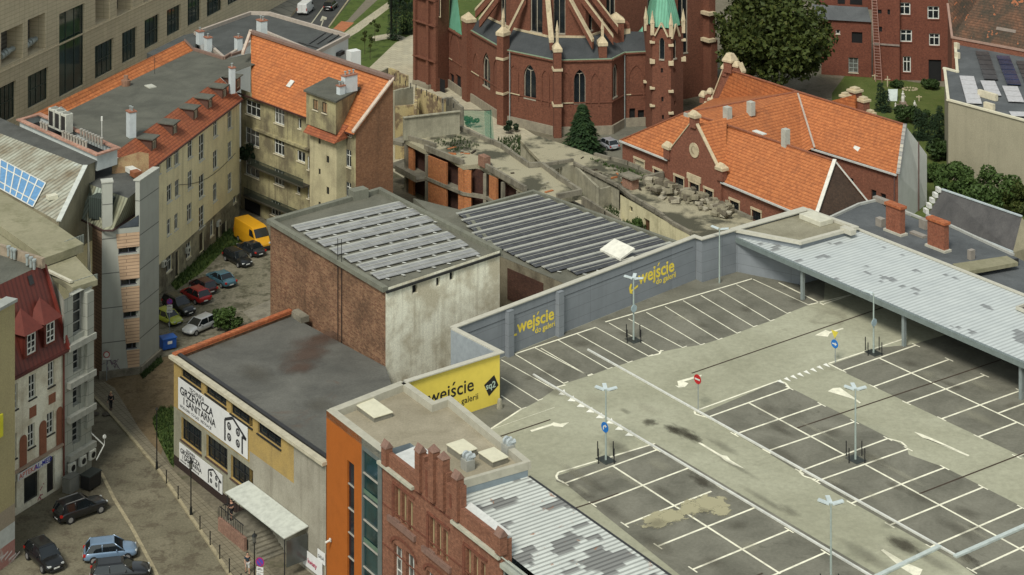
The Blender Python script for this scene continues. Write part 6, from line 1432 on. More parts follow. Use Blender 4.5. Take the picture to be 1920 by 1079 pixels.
m=MB(); a=G(740,262,Z1-.6);b=G(758,262,Z1-.6); W5_=Wl(G(738,262,6),G(760,268,6)); m.box(W5_.pt(0,5.6,.6),W5_.d*W5_.L,-W5_.n*5,UP*.5); m.box(W5_.pt(0,2.6,1.2),W5_.d*(W5_.L+2),-W5_.n*4,UP*.3); m.build('side_slab',CONC,r1)
# big parapet wall & stub chimney
m=MB(); a=G(757,264,Z1);b=G(862,251,Z1); thick(m,a,b,Z1-.01,Z1+3.0,.35); m.build('rear_wall',plaster('stained_grey_wall',(.33,.31,.225,1),(.15,.14,.10,1),.6,.5),r1)
m=MB(); a=G(756,264,Z1);b=G(863,251,Z1); m.bar(P2(a,Z1+3.0),P2(b,Z1+3.0),.5,.12); m.build('coping',CONCL,r1)
m=MB(); p=G(908,312,Z1); m.cbox(p,1.5,.9,1.35,d=A_); m.build('brick_stub',brick('stub_brick',(.26,.12,.08,1),(.3,.16,.1,1),(.3,.24,.18,1)),r1)
# yellow roofless walls behind
YST=plaster('yellow_ruin_plaster',(.42,.34,.17,1),(.16,.11,.07,1),.9,.7,.9,.6,.15,.45,.55)
rw=thing('ruined_walls','roofless yellow plastered wall fragments with an arched gap beside the church yard','ruin',G(800,290,0))
def rwall(p,q,z0,z1,t=.4,jag=.5,mat=YST,ops=()):
    a,b=Vector((p.x,p.y,0)),Vector((q.x,q.y,0)); W=Wl(a,b); n=max(2,int(W.L/2.2)); m=MB()
    for i in range(n):
        zz=z1+random.uniform(-jag,jag*.3)*.7; u0=W.L*i/n;u1=W.L*(i+1)/n
        if any(o[0]<(u0+u1)/2<o[1] for o in ops): zz0=[o for o in ops if o[0]<(u0+u1)/2<o[1]][0][2]; m.box(W.pt(u0,z0),W.d*(u1-u0-.001),-W.n*t,UP*(zz0-z0)); continue
        m.box(W.pt(u0,z0),W.d*(u1-u0-.001),-W.n*t,UP*(zz-z0))
    return m.build('wall_fragment',mat,rw)
GW2=plaster('stained_grey_wall',(.3,.3,.2,1))
rwall(G(690,168,7),G(757,152,7),0,7,jag=.3,mat=GW2); rwall(G(757,152,7),G(762,165,7),0,7,jag=.3)
rwall(G(700,140,9),G(728,126,9),0,9,jag=.4,mat=GW2); rwall(G(728,128,9),G(762,140,9),0,9,jag=.4)
rwall(G(740,170,8),G(775,160,8),0,8,jag=.3,mat=GW2); rwall(G(778,165,8),G(832,186,8),0,8,jag=.5,ops=((2.2,3.6,4.5),)); rwall(G(832,186,8),G(850,180,8),0,8,jag=.4,mat=CONC); rwall(G(742,200,7.5),G(780,196,7.5),0,7.5,jag=.3); rwall(G(783,178,7.5),G(781,204,7.5),0,7.5,jag=.5); rwall(G(846,186,7.6),G(865,200,7.6),0,7.6,jag=.4,mat=CONC)
m=MB()
for i in range(16):
    t=i/15; p=G(700+i*10,138+i*3.6+abs(i-4)*1.0,8.3); m.tube(p,p+UP*random.uniform(.6,1.1),.07,5)
m.build('wall_post',DKMETAL,rw)
# second slab with black opening, and terrace with rubble
r2=thing('concrete_terrace','low stained concrete terrace with black garage opening between church and school','ruin',G(1100,330,0))
ZT2=3.0
tp=[(976,264),(1005,254),(1060,272),(1115,292),(1180,310),(1243,337),(1330,376),(1412,414),(1450,450),(1330,468),(1295,440),(1185,373),(1161,352),(1077,309),(1055,313),(1032,322)]
m=MB(); m.prism([xy(G(x,y,ZT2)) for x,y in tp],ZT2-.4,ZT2); m.build('terrace_slab',MOSSC,r2,uvrot=AZA)
m=MB()
W=Wl(G(976,264,ZT2),G(1050,316,ZT2)); 
o=W.rect(1003,1030,279,316); o=(o[0],o[1],0,ZT2-.45); openwall(m,W,0,W.L,0,ZT2,[o],1.5); W_b=Wl(G(1050,314,ZT2),G(1077,309,ZT2)); openwall(m,W_b,0,W_b.L,0,ZT2,[],.2)
W_c=Wl(G(1077,309,ZT2),G(1161,352,ZT2)); openwall(m,W_c,0,W_c.L,0,ZT2,[],.2); m.face([P2(G(976,264,ZT2),0),P2(G(976,264,ZT2),ZT2),P2(G(1005,254,ZT2),ZT2),P2(G(1005,254,ZT2),0)]); m.build('concrete_wall',CONCL,r2)
hole(W,o,r2,1.5,name='garage_opening')
m=MB()
for a,b in (((1077,309),(1161,352)),((1161,352),(1185,373)),((1185,373),(1230,400)),((1230,400),(1262,422)),((1262,422),(1298,442)),((1115,292),(1180,310)),((1180,310),(1243,337)),((1243,337),(1330,376)),((1330,376),(1412,414)),((1016,312),(1077,303))):
    p,q=G(*a,ZT2),G(*b,ZT2); n_=max(1,int((q-p).length/2.2))
    for i in range(n_): m.bar(p.lerp(q,i/n_),p.lerp(q,(i+.92)/n_),.4,.42+random.uniform(-.1,.08))
m.build('edge_kerb',CONC,r2)
Wy=Wl(G(1163,365,ZT2),G(1298,444,ZT2)); m=MB(); w1=Wy.rect(1180,1186,386,396);d1=Wy.rect(1207,1218,408,440); d1=(d1[0],d1[1],0,d1[3]); openwall(m,Wy,0,Wy.L,0,ZT2-.02,[w1,d1],.3); m.build('yellow_wall',plaster('pale_yellow_wall',(.58,.53,.33,1),(.30,.27,.16,1),.6,.5,.9,.5,.1,.5,.7),r2); hole(Wy,w1,r2,.3,name='window'); hole(Wy,d1,r2,.3,paint('rust_brown_door',(.10,.05,.025,1)),'door')
m=MB(); p=G(1182,352,ZT2); m.cbox(p,2.0,1.2,1.4,d=A_); m.build('brick_hut',brick('stub_brick',(.26,.12,.08,1),(.3,.16,.1,1),(.3,.24,.18,1)),r2); MB().cbox(p+UP*1.4,2.8,1.8,.2,d=A_).build('hut_slab',CONC,r2)
t=thing('low_wall','short grey block wall behind the brick stub on the terrace','wall',G(1225,345,ZT2)); m=MB(); m.bar(G(1208,348,ZT2),G(1243,339,ZT2),.5,1.2); m.build('blocks',CONC,t)
# rubble blocks: loose heap
RUB=plaster('rubble_stone',(.25,.225,.155,1),(.10,.09,.065,1),.6,2)
RUB2=plaster('dark_rubble',(.14,.12,.085,1),(.06,.055,.04,1),.6,2); RUB3=plaster('light_rubble',(.34,.31,.23,1),(.15,.13,.1,1),.6,2)
for i in range(95):
    t=random.random(); x=1215+t*155+random.uniform(-6,6); y=352+t*48+random.uniform(-11,15); p=G(x,y,ZT2+.02); s=random.uniform(.3,1.1)
    m=MB(); rz=random.uniform(0,3); m.cbox((0,0,0),s*random.uniform(.8,1.6),s,s*random.uniform(.35,.7),rz); 
    ob=m.build('stone_block',[RUB,RUB2,RUB,RUB3][i%4],loc=(0,0,0),bevel=.03); ob.location=p+UP*random.uniform(0,.5 if i%3 else .9); ob.rotation_euler=(random.uniform(-.2,.2),random.uniform(-.2,.2),0)
    tag(ob,'weathered pale stone block in the jumbled heap on the terrace before the school','stone block','stone blocks heaped on the terrace')
# ================================================================ SCHOOL (brick with orange roofs)
sc=thing('brick_school','low red brick school with orange tiled hipped roofs and stone trimmed gables','building',G(1300,380,0))
BRS=brick('school_brick',(.17,.06,.036,1),(.23,.088,.052,1),(.17,.09,.06,1),(.12,.05,.03,1),.3,.27,.09,.5,.8,.25)
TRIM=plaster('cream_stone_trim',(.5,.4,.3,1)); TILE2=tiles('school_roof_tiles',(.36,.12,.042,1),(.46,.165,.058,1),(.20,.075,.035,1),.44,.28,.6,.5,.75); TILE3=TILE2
ze=6.2; s0=G(1167,260,ze); s1_=G(1531,409,ze); sdir=(s1_-s0).normalized(); sn=Vector((-sdir.y,sdir.x,0)); sn=sn if sn.dot(B_)>0 else -sn
Wc=Wl(s0,s1_)
def rr_(xl,xr,yt,yb,zmin=None): 
    r=Wc.rect(xl,xr,yt,yb); return (r[0],r[1],max(r[2],zmin) if zmin else r[2],r[3])
sw=[rr_(1190,1208,297,330),rr_(1226,1241,316,342)]; gw=[rr_(1265,1282,329,356),rr_(1293,1311,340,369),rr_(1321,1337,353,378)]; rw_=[rr_(1369,1386,374,400),rr_(1410,1427,392,412)]
m=MB(); openwall(m,Wc,0,Wc.L,0,ze,sw+rw_,.25); L8=sn*9.0
m.face([P2(s0,0),P2(s0,ze),P2(s0+L8,ze),P2(s0+L8,0)]); m.build('front_wall',BRS,sc)
Wc2=Wl(s0-sn*.35,s1_-sn*.35); g0u=u_at(Wc2,1252,0);g1u=u_at(Wc2,1352,0); apx=u_at(Wc2,1301,0)
zap=Wc2.hit(1301,229)[1]; zsh=Wc2.hit(1252,276)[1]; gz=min(zsh,ze+.6)
g2=[(a,b,c,d) for a,b,c,d in [ (lambda r:r)(Wc2.rect(*q)) for q in ((1265,1282,329,356),(1293,1311,340,369),(1321,1337,353,378))]]
m=MB(); openwall(m,Wc2,g0u,g1u,0,gz,g2,.25); m.face([Wc2.pt(g0u,gz),Wc2.pt(g1u,gz),Wc2.pt(apx+.3,zap),Wc2.pt(apx-.3,zap)])
for u in (g0u,g1u): m.face([Wc2.pt(u,0),Wc2.pt(u,gz),Wc2.pt(u,gz,-.4),Wc2.pt(u,0,-.4)])
gb_=m.build('gable_wall',BRS,sc)
CRW=TRIM
for r in sw[1:]+rw_: window(Wc,r,sc,'grid3',DKMETAL,GL,.25,.06,False,surround=CRW)
f=window(Wc,sw[0],sc,'single',CREAM,paint('cream_blind',(.42,.38,.25,1)),.2,.08,False,surround=CRW)
for r in g2: window(Wc2,r,sc,'grid3',DKMETAL,GL,.25,.06,False,surround=CRW)
m=MB(); u,z=Wc2.hit(1302,282)
pts=[Wc2.pt(u+.95*math.cos(i*math.pi/8),z+.95*math.sin(i*math.pi/8),.0) for i in range(16)]; pin=[Wc2.pt(u+.5*math.cos(i*math.pi/8),z+.5*math.sin(i*math.pi/8),.0) for i in range(16)]
for i in range(16): j=(i+1)%16; m.face([pts[i]+Wc2.n*.1,pts[j]+Wc2.n*.1,pin[j]+Wc2.n*.1,pin[i]+Wc2.n*.1]); m.face([pts[i],pts[j],pts[j]+Wc2.n*.1,pts[i]+Wc2.n*.1])
m.face([p+Wc2.n*.03 for p in pin]); m.build('round_window',TRIM,sc)
m=MB()
r=g2[1]; m.box(Wc2.pt(r[0]-.4,r[3]+.32,.005),Wc2.d*(r[1]-r[0]+.8),Wc2.n*.16,UP*.75); m.build('stone_tablet',TRIM,sc)
m=MB(); m.bar(Wc2.pt(g0u-.1,gz,-.1),Wc2.pt(apx-.3,zap,-.1),.45,.18,up=UP); m.bar(Wc2.pt(g1u+.1,gz,-.1),Wc2.pt(apx+.3,zap,-.1),.45,.18,up=UP); m.build('gable_coping',TRIM,sc)
for u,z in ((g0u,gz),(g1u,gz),(apx,zap-.1)):
    m=MB(); m.cbox(Wc2.pt(u,z-.6,-.1),1.1,.8,1.3,d=Wc2.d); c=m.build('gable_block',BRS,sc)
    q=Wc2.pt(u,z+.7,-.1); m=MB(); m.cbox(q,1.45,1.1,.35,d=Wc2.d); e_=[q+UP*.35+Wc2.d*a*.72+Wc2.n*b*.55 for a,b in ((-1,-1),(1,-1),(1,1),(-1,1))]; t1,t2=q+UP*.9+Wc2.d*.35,q+UP*.9-Wc2.d*.35
    m.face([e_[0],e_[1],t1,t2]);m.face([e_[3],e_[2],t1,t2]);m.face([e_[1],e_[2],t1]);m.face([e_[0],e_[3],t2]); m.build('stone_cap',TRIM,c)
zr1=10.9; H_=G(1284,212,zr1);K_=G(1353,232,zr1);R_=G(1565,303,zr1); rb=R_.copy()
ov=-sn*.35-UP*.2
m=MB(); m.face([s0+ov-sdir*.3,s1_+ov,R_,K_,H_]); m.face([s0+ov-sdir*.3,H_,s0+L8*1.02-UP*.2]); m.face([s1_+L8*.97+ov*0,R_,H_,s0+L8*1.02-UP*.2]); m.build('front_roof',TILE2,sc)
m=MB(); m.face([s1_-UP*.3,R_-UP*.2,s1_+L8*.97-UP*.3]); m.face([P2(s1_,0),P2(s1_+L8*.97,0),s1_+L8*.97,s1_]); m.build('end_gable',brick('dark_gable_brick',(.055,.035,.025,1),(.075,.045,.03,1),(.04,.03,.02,1)),sc)
m=MB(); m.bar(s1_+ov*.6+UP*.1,R_+UP*.08,.45,.2); m.bar(R_+UP*.04,s1_+L8*.97,.3,.15); m.build('white_verge',paint('white_verge',(.62,.60,.52,1)),sc)
def ridge(a,b,par=sc): m=MB(); m.bar(a+UP*.0,b+UP*.0,.3,.14); m.build('ridge_tiles',paint('ridge_tile',(.28,.10,.05,1),.9,dirt=.5),par)
ridge(H_,K_);ridge(K_,R_);ridge(s0+ov,H_)
# cross gable roof
ga=Wc2.pt(apx,zap-.35,-.2); m=MB(); va=G(1354,312,7.4); vl=Wc2.pt(g0u,gz+.1,-.3); vr=Wc2.pt(g1u,gz+.1,-.3); rr2=K_.copy(); rr2.z=ga.z; rr2=ga+sn*min(6,(K_-ga).dot(sn))
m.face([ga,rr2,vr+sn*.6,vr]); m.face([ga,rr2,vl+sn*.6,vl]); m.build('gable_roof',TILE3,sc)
m=MB(); m.bar(G(1353,234,zr1-.05),G(1354,313,7.2),.22,.1); m.bar(G(1496,176,11.1),G(1527,277,6.9),.25,.1); m.build('valley_flashing',paint('valley_metal',(.40,.33,.27,1)),sc)
m=MB(); m.bar(s0-sn*.5-UP*.35,Wc2.pt(g0u,ze-.35,.05)-UP*0,.22,.2); m.bar(Wc2.pt(g1u,ze-.35,.05),s1_-sn*.5-UP*.35,.22,.2); m.build('gutter',paint('pale_gutter',(.50,.50,.46,1)),sc)
# back and middle wings
zr2=11.2; zb=6.5; b0_=G(1372,133,zr2);b1_=G(1496,173,zr2);b2_=G(1697,235,zr2); c1=G(1684,328,zb);c2=G(1738,290,zb); v_=G(1527,278,zb+.1); c3=G(1338,185,zb)
m=MB(); m.face([b1_,b2_,c1,v_]); m.face([b0_,b1_,v_,G(1470,262,zb),c3]) ; bdir=(b2_-b0_).normalized(); bb=c3+sn*9.5; m.face([b0_,b2_,c2,bb]); m.build('back_roof',TILE2,sc)
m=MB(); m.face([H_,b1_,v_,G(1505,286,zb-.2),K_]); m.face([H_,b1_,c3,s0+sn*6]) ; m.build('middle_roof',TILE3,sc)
ridge(b0_,b1_);ridge(b1_,b2_);ridge(H_,b1_)
Wb=Wl(v_,c1); m=MB(); bw=[Wb.rect(1633,1643,355,382),Wb.rect(1651,1661,362,388),Wb.rect(1592,1600,333,345)]; openwall(m,Wb,-8,Wb.L,0,zb,bw,.25)
m.build('back_front_wall',BRS,sc)
for r in bw: hole(Wb,r,sc,.25,GL,'window')
wg=Wl(c1,c2); m=MB(); m.face([P2(c1,0),P2(c2,0),c2,b2_,c1]); m.face([P2(c2,0),P2(c2,zb),P2(bb,zb),P2(bb,0)]); m.face([P2(c3,0),P2(bb,0),P2(bb,zb),b0_,P2(c3,zb)]); m.build('white_gable',plaster('white_gable_render',(.47,.47,.43,1),(.36,.36,.32,1),.4,.6,.9,.3,.05),sc)
m=MB(); m.bar(c1+UP*.06,b2_+UP*.1,.5,.1,up=UP); m.build('verge_slates',panels('verge_slabs',(.4,.37,.3,1),(.25,.24,.22,1),(.1,.1,.1,1),.6,.6,0,.05),sc)
m=MB(); m.bar(Wb.pt(-1,zb-.1,.35),Wb.pt(Wb.L,zb-.1,.35),.22,.2); m.build('gutter',paint('pale_gutter',(.5,.5,.46,1)),sc)
m=MB(); u,_=wg.hit(1721,300); m.tube(wg.pt(u,0,.12),wg.pt(u,9.0,.12),.09,6); m.tube(Wb.pt(Wb.L-.5,0,.12),Wb.pt(Wb.L-.5,zb,.12),.09,6); m.build('downpipe',paint('brown_pipe',(.12,.07,.06,1)),sc)
# ornate left gable of the back wing (stone coped), small rear dormer gable
Wq=Wl(G(1318,200,5),b0_); 
m=MB(); zq=Wq.hit(1318,175)[1]
ln_=[Wq.hit(x,y) for x,y in ((1318,232),(1318,178),(1338,182),(1358,128),(1385,120),(1392,150))]
ax,az=Wq.hit(1370,120); m.face([Wq.pt(u,z) for u,z in ln_]); m.face([Wq.pt(u,z,-.5) for u,z in ln_]); 
for i in range(len(ln_)-1): (u,z),(u2,z2)=ln_[i],ln_[i+1]; m.face([Wq.pt(u,z),Wq.pt(u2,z2),Wq.pt(u2,z2,-.5),Wq.pt(u,z,-.5)])
m.build('ornate_gable',BRS,sc)
m=MB(); p,q=Wq.hit(1338,181),Wq.hit(1359,126); m.bar(Wq.pt(*p,-.25),Wq.pt(*q,-.25),.95,.35); p,q=Wq.hit(1386,122),Wq.hit(1393,138); m.bar(Wq.pt(*p,-.25),Wq.pt(*q,-.25),.95,.3); m.build('gable_coping',TRIM,sc)
for x,y,s in ((1317,178,1.0),(1330,172,.9),(1333,186,1.0),(1324,196,1.0),(1359,126,1.1),(1380,122,1.0),(1367,112,1.7)):
    u,z=Wq.hit(x,y); q=Wq.pt(u,z-.3,-.25); m=MB(); m.cbox(q-UP*.9*s,s*.8,s*.8,.9*s,d=Wq.d); c=m.build('gable_block',BRS,sc); m=MB(); m.cbox(q,s,s,.25,d=Wq.d); e_=[q+UP*.25+Wq.d*a*s*.5+Wq.n*b*s*.5 for a,b in ((-1,-1),(1,-1),(1,1),(-1,1))]; tp_=[q+UP*(.25+.55*s)+Wq.d*a*s*.25+Wq.n*b*s*.2 for a,b in ((-1,-1),(1,-1),(1,1),(-1,1))]
    for i in range(4): m.face([e_[i],e_[(i+1)%4],tp_[(i+1)%4],tp_[i]])
    m.face(tp_); m.build('stone_cap',TRIM,c)
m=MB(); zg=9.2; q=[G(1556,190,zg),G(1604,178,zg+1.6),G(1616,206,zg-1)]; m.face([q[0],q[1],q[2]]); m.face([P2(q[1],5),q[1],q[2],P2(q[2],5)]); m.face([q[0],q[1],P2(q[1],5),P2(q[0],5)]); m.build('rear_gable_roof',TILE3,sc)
for x,y,s in ((1585,182,1.3),(1603,172,1.7),(1619,190,1.5),(1632,215,1.2)):
    q=G(x,y,zg+.6); m=MB(); m.cbox(q-UP*3.0,s*.8,s*.8,3.0,d=A_); c=m.build('gable_block',BRS,sc); m=MB(); m.cbox(q,s,s,.3,d=A_); m.cbox(q+UP*.3,s*.6,s*.6,.3,d=A_); m.build('stone_cap',TRIM,c)
# roof fittings of the school
def roofbox(px,py,p0,n,l,w_,h,mat,nm,par=sc):
    n=n if n.z>0 else -n
    p=on_plane(px,py,p0,n); m=MB(); m.cbox(p-UP*.3,l,w_,h+.3,d=A_); return m.build(nm,mat,par)
nF=(s1_-s0).cross(R_-s0).normalized(); nM=(b1_-H_).cross(K_-H_).normalized(); nB=(b2_-b1_).cross(c1-b2_).normalized()
PG=paint('pale_vent_grey',(.42,.42,.36,1))
roofbox(1364,222,H_,nM,.95,.8,1.5,PG,'vent_stack'); roofbox(1408,212,H_,nM,.9,.75,1.5,PG,'vent_stack'); roofbox(1473,272,K_,nM,.8,.8,2.0,PG,'vent_stack'); roofbox(1290,235,R_,nF,1.0,.7,1.6,PG,'vent_stack')
def rlight(px,py,p0,n,l,w_,mat=WHITE):
    n=n if n.z>0 else -n; p=on_plane(px,py,p0,n); d=sdir; d=(d-n*d.dot(n)).normalized(); u=n.cross(d); m=MB(); m.box(p-d*l/2-u*w_/2+n*.02,d*l,u*w_,n*.12); m.build('roof_window',mat,sc)
rlight(1316,229,R_,nF,.8,.9); rlight(1377,315,R_,nF,.8,1.1); rlight(1603,285,b2_,nB,1.0,1.5); rlight(1424,250,H_,nM,2.0,.7)
# ================================================================ RIGHT SIDE
GF2=felt('blue_grey_felt',(.085,.092,.095,1),(.12,.128,.13,1),.3,.25)
gr=thing('grey_flat_house','long grey felt roofed house with two big brick chimneys behind the canopy','building',G(1750,480,0))
Zg=8.6
gp_=[(1540,420),(1611,385),(1645,377),(1660,388),(1725,413),(1738,405),(1900,480),(2080,570),(2080,760),(1920,640),(1607,470)]
m=MB(); m.prism([xy(G(x,y,Zg)) for x,y in gp_],0,Zg); m.build('roof_block',GF2,gr,uvrot=AZA)
m=MB(); 
for a,b in (((1540,418),(1611,385)),((1611,385),(1645,377)),((1738,405),(1900,480)),((1660,384),(1728,412))): m.bar(G(*a,Zg),G(*b,Zg),.3,.25)
m.build('edge_coping',paint('pale_coping3',(.40,.40,.36,1)),gr)
m=MB(); m.prism([xy(G(x,y,Zg+.9)) for x,y in ((1786,495),(1888,480),(1909,492),(1809,510))],Zg+.5,Zg+.9); m.build('sandy_strip',SANDR,gr); m=MB(); m.bar(G(1809,512,Zg+.3),G(1909,494,Zg+.3),.2,.55); m.build('gutter',DKMETAL,gr)
RBK=brick('chimney_red_brick',(.25,.075,.04,1),(.31,.11,.06,1),(.2,.12,.08,1),None,.3,.27,.09)
for x,y,l in ((1679,439,2.2),(1759,469,2.4)):
    p=G(x,y-2,Zg); m=MB(); m.cbox(p+UP*.25,l,.75,2.7,d=A_); s=m.build('chimney',RBK,gr); m=MB(); m.cbox(p+UP*2.95,l+.3,1.0,.3,d=A_); m.build('cap',TILEC,s); m=MB(); m.cbox(p,l+.5,1.1,.24,d=A_); m.build('base',COP,s)
for x,y,l,h in ((1651,424,.9,.9),(1733,428,1.0,1.0),(1821,486,.5,1.0),(1722,442,2.0,.25),(1653,380,2.2,.5)): MB().cbox(G(x,y,Zg),l,.7,h,d=A_).build('vent_box',paint('vent_grey_brown',(.28,.25,.21,1)),gr)
dg=thing('slate_shed','shed with dark slate pitched roof and white stepped verge below the trees','building',G(1820,450,0))
m=MB(); za,zb2=9.6,6.6; q=[G(1766,357,za),G(1916,408,za),G(1899,474,zb2),G(1737,407,zb2)]; m.face(q); bk_=[p+B_*5 for p in (q[3],q[2])]; m.face([q[0],q[1],bk_[1],bk_[0]]); m.build('roof',felt('slate_brown',(.075,.072,.07,1),(.10,.095,.09,1),.2,.6),dg,uvrot=AZA)
m=MB(); m.face([P2(q[3],0),q[3],q[0],P2(bk_[0],zb2),P2(bk_[0],0)]); m.face([P2(q[2],0),q[2],q[1],bk_[1],P2(bk_[1],0)]); m.face([P2(q[3],0),P2(q[2],0),q[2],q[3]]); m.build('wall',plaster('beige_wall',(.3,.27,.18,1)),dg)
m=MB(); m.bar(q[0]+UP*.05,q[1]+UP*.05,.25,.15); m.bar(q[3],q[2],.22,.15); m.build('ridge_capping',paint('pale_blue_cap',(.45,.5,.5,1)),dg)
m=MB(); 
for i in range(5): a=q[3].lerp(q[0],i/5)-A_*.3;b=q[3].lerp(q[0],(i+.95)/5)-A_*.3; m.bar(P2(a,b.z-.2),P2(b,b.z-.2),.8,.5)
m.build('stepped_verge',WHITE,dg)
# solar roof building with beige wall at the right edge
rb_=thing('beige_wall_building','big plain beige walled building with grey roof carrying solar panels at right edge','building',G(1785,330,0))
Zq=10.6; w0=G(1778,190,Zq);w1_=G(2000,250,Zq);w2_=G(1795,137,Zq);w3=G(1771,131,Zq);w4=G(1790,72,Zq);w5=G(2000,120,Zq)
m=MB(); P_=[w0,w1_,w5,w4,w2_,w3]; m.prism([xy(p) for p in P_],0,Zq); m.build('walls',plaster('beige_big_wall',(.33,.30,.21,1),(.25,.23,.16,1),.5,.3,.9,.35),rb_)
MB().face([P2(p,Zq+.06) for p in P_]).build('roof',GF2,rb_,uvrot=AZA)
m=MB(); coping(m,[P2(p,Zq+.07) for p in (w1_,w0,w3,w2_,w4)],.4,.25); m.build('coping',paint('cream_coping',(.60,.56,.42,1),.7,dirt=.2),rb_)
def panelrow(px,py,px2,py2,n,wpx,mat,lab,grp):
    a=G(px,py,Zq+.3);b=G(px2,py2,Zq+.3); t=thing('roof_panel_row',lab,'solar panels',a,grp); d=(b-a)/n; s=Vector((-d.y,d.x,0)).normalized(); s=s if s.x>0 else -s
    for i in range(n): m=MB(); m.box(a+d*i,d*.88,s*wpx,UP*.08); m.build('panel',mat,t)
PL=paint('white_panel',(.48,.47,.47,1),.4)
g5='panel strips on the grey roof at the right'
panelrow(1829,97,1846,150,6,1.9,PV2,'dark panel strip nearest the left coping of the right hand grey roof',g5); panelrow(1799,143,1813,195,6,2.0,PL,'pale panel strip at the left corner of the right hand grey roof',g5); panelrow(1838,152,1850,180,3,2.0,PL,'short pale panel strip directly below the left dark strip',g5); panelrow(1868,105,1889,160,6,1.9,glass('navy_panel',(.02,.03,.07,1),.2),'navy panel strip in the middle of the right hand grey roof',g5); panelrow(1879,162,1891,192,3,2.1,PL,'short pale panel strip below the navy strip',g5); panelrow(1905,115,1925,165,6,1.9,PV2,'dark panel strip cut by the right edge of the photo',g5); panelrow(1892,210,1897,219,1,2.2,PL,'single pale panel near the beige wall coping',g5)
for x,y,l in ((1852,185,3.2),(1855,206,1.6),(1794,92,.7),(1795,110,.7)): MB().cbox(G(x,y,Zq+.1),l,.5,.9,d=A_).build('roof_vent',CREAM,rb_)
# old tiled roof at the top right corner
ot=thing('old_tiled_house','old house with mossy brown tiled roof patched in orange','house',G(1850,110,0))
OLDT=tiles('old_mossy_tiles',(.12,.065,.04,1),(.17,.085,.05,1),(.04,.038,.028,1),.42,.27,.9,.38,.58,(.30,.11,.05,1))
m=MB(); e0_=G(1785,72,11.5);e1_=G(2000,112,11.5); r0=G(1850,-25,19);r1_=G(2000,5,19); l0=G(1777,10,14)
m.face([e0_,e1_,r1_,r0]); m.face([e0_,r0,G(1790,-50,17),l0]); m.build('tiled_roof',OLDT,ot)
m=MB(); m.face([P2(e0_,0),P2(e1_,0),e1_,e0_]); m.face([P2(e0_,0),e0_,l0,P2(l0,0)]); m.build('wall',BRS,ot); m=MB(); m.bar(l0,e0_,.35,.3); m.bar(e0_,e1_,.3,.3); m.build('coping',paint('pink_coping',(.34,.22,.17,1)),ot)
m=MB(); nT=(e1_-e0_).cross(r0-e0_).normalized(); nT=nT if nT.z>0 else -nT; p=on_plane(1888,62,e0_,nT); dd_=(e1_-e0_).normalized(); m.box(p-dd_*1.6+nT*.03,dd_*3.2,nT.cross(dd_)*.8,nT*.5); m.build('eyebrow_dormer',paint('dormer_stone',(.2,.16,.13,1)),ot)
# old brick hospital
hp=thing('brick_hospital','tall dark red brick building with white mullioned windows and iron ladder','building',G(1700,148,0))
h0=G(1540,140,0);h1=G(1634,146,0);h2=G(1684,150,0);h3=G(1778,153,0); ZHh=26
BRH=brick('hospital_brick',(.14,.044,.027,1),(.18,.062,.037,1),(.13,.055,.035,1),(.09,.03,.02,1),.4,.27,.09)
Wh=Wl(h2,h3); hw=[Wh.rect(1685,1707,5,28),Wh.rect(1739,1761,12,36),Wh.rect(1688,1710,56,79),Wh.rect(1742,1762,63,86),Wh.rect(1693,1708,106,136)]; hd=Wh.rect(1741,1765,112,152); hd=(hd[0],hd[1],0,hd[3])
m=MB(); openwall(m,Wh,0,Wh.L,0,ZHh,hw+[hd],.3); m.face([h3,P2(h3,ZHh),P2(h3+Vector((2,12,0)),ZHh),h3+Vector((2,12,0))]); m.build('main_wall',BRH,hp)
for r in hw: window(Wh,r,hp,'cross',WHITE,GL,.3,.16,True,sm=BRH)
hole(Wh,hd,hp,.3,DARKIN,'arched_door')
Wt=Wl(h1-Vector((0,1.2,0)),h2-Vector((0,1.2,0))); m=MB(); tw2=[Wt.rect(1645,1653,18,26),Wt.rect(1646,1654,50,60),Wt.rect(1664,1669,18,28)]; openwall(m,Wt,0,Wt.L,0,ZHh,tw2,.25)
m.face([Wt.pt(Wt.L,0),Wt.pt(Wt.L,ZHh),Wt.pt(Wt.L,ZHh,-2),Wt.pt(Wt.L,0,-2)]);m.face([Wt.pt(0,0),Wt.pt(0,ZHh),Wt.pt(0,ZHh,-2),Wt.pt(0,0,-2)]); m.build('stair_bay',BRH,hp)
for r in tw2: hole(Wt,r,hp,.25,name='small_window')
m=MB(); _,z=Wt.hit(1660,85); m.box(Wt.pt(0,z,.01),Wt.d*Wt.L,Wt.n*.2,UP*.25); m.build('stone_course',paint('grey_stone',(.25,.2,.17,1)),hp)
Wl_=Wl(h0,h1); m=MB(); lw=[Wl_.rect(1597,1617,60,81),Wl_.rect(1591,1609,108,136),Wl_.rect(1567,1575,56,64)]; openwall(m,Wl_,0,Wl_.L,0,9.2,lw,.3); m.build('low_wing_wall',BRH,hp)
hole(Wl_,lw[0],hp,.3,name='window'); window(Wl_,lw[1],hp,'tall',paint('grey_frame',(.3,.33,.3,1)),CURT,.3,.1); window(Wl_,lw[2],hp,'single',WHITE,GL,.3,.1)
m=MB(); a=Wl_.pt(-1,9.2,.4);b=Wl_.pt(Wl_.L,9.2,.4); m.face([a,b,b+Vector((0,3.2,1.7)),a+Vector((0,3.2,1.7))]); m.build('lean_to_roof',GF2,hp)
m=MB(); m.face([Wl_.pt(-1,10.5,-3),Wl_.pt(Wl_.L,10.5,-3),Wl_.pt(Wl_.L,ZHh,-3),Wl_.pt(-1,ZHh,-3)]); m.build('rear_wall',BRH,hp)
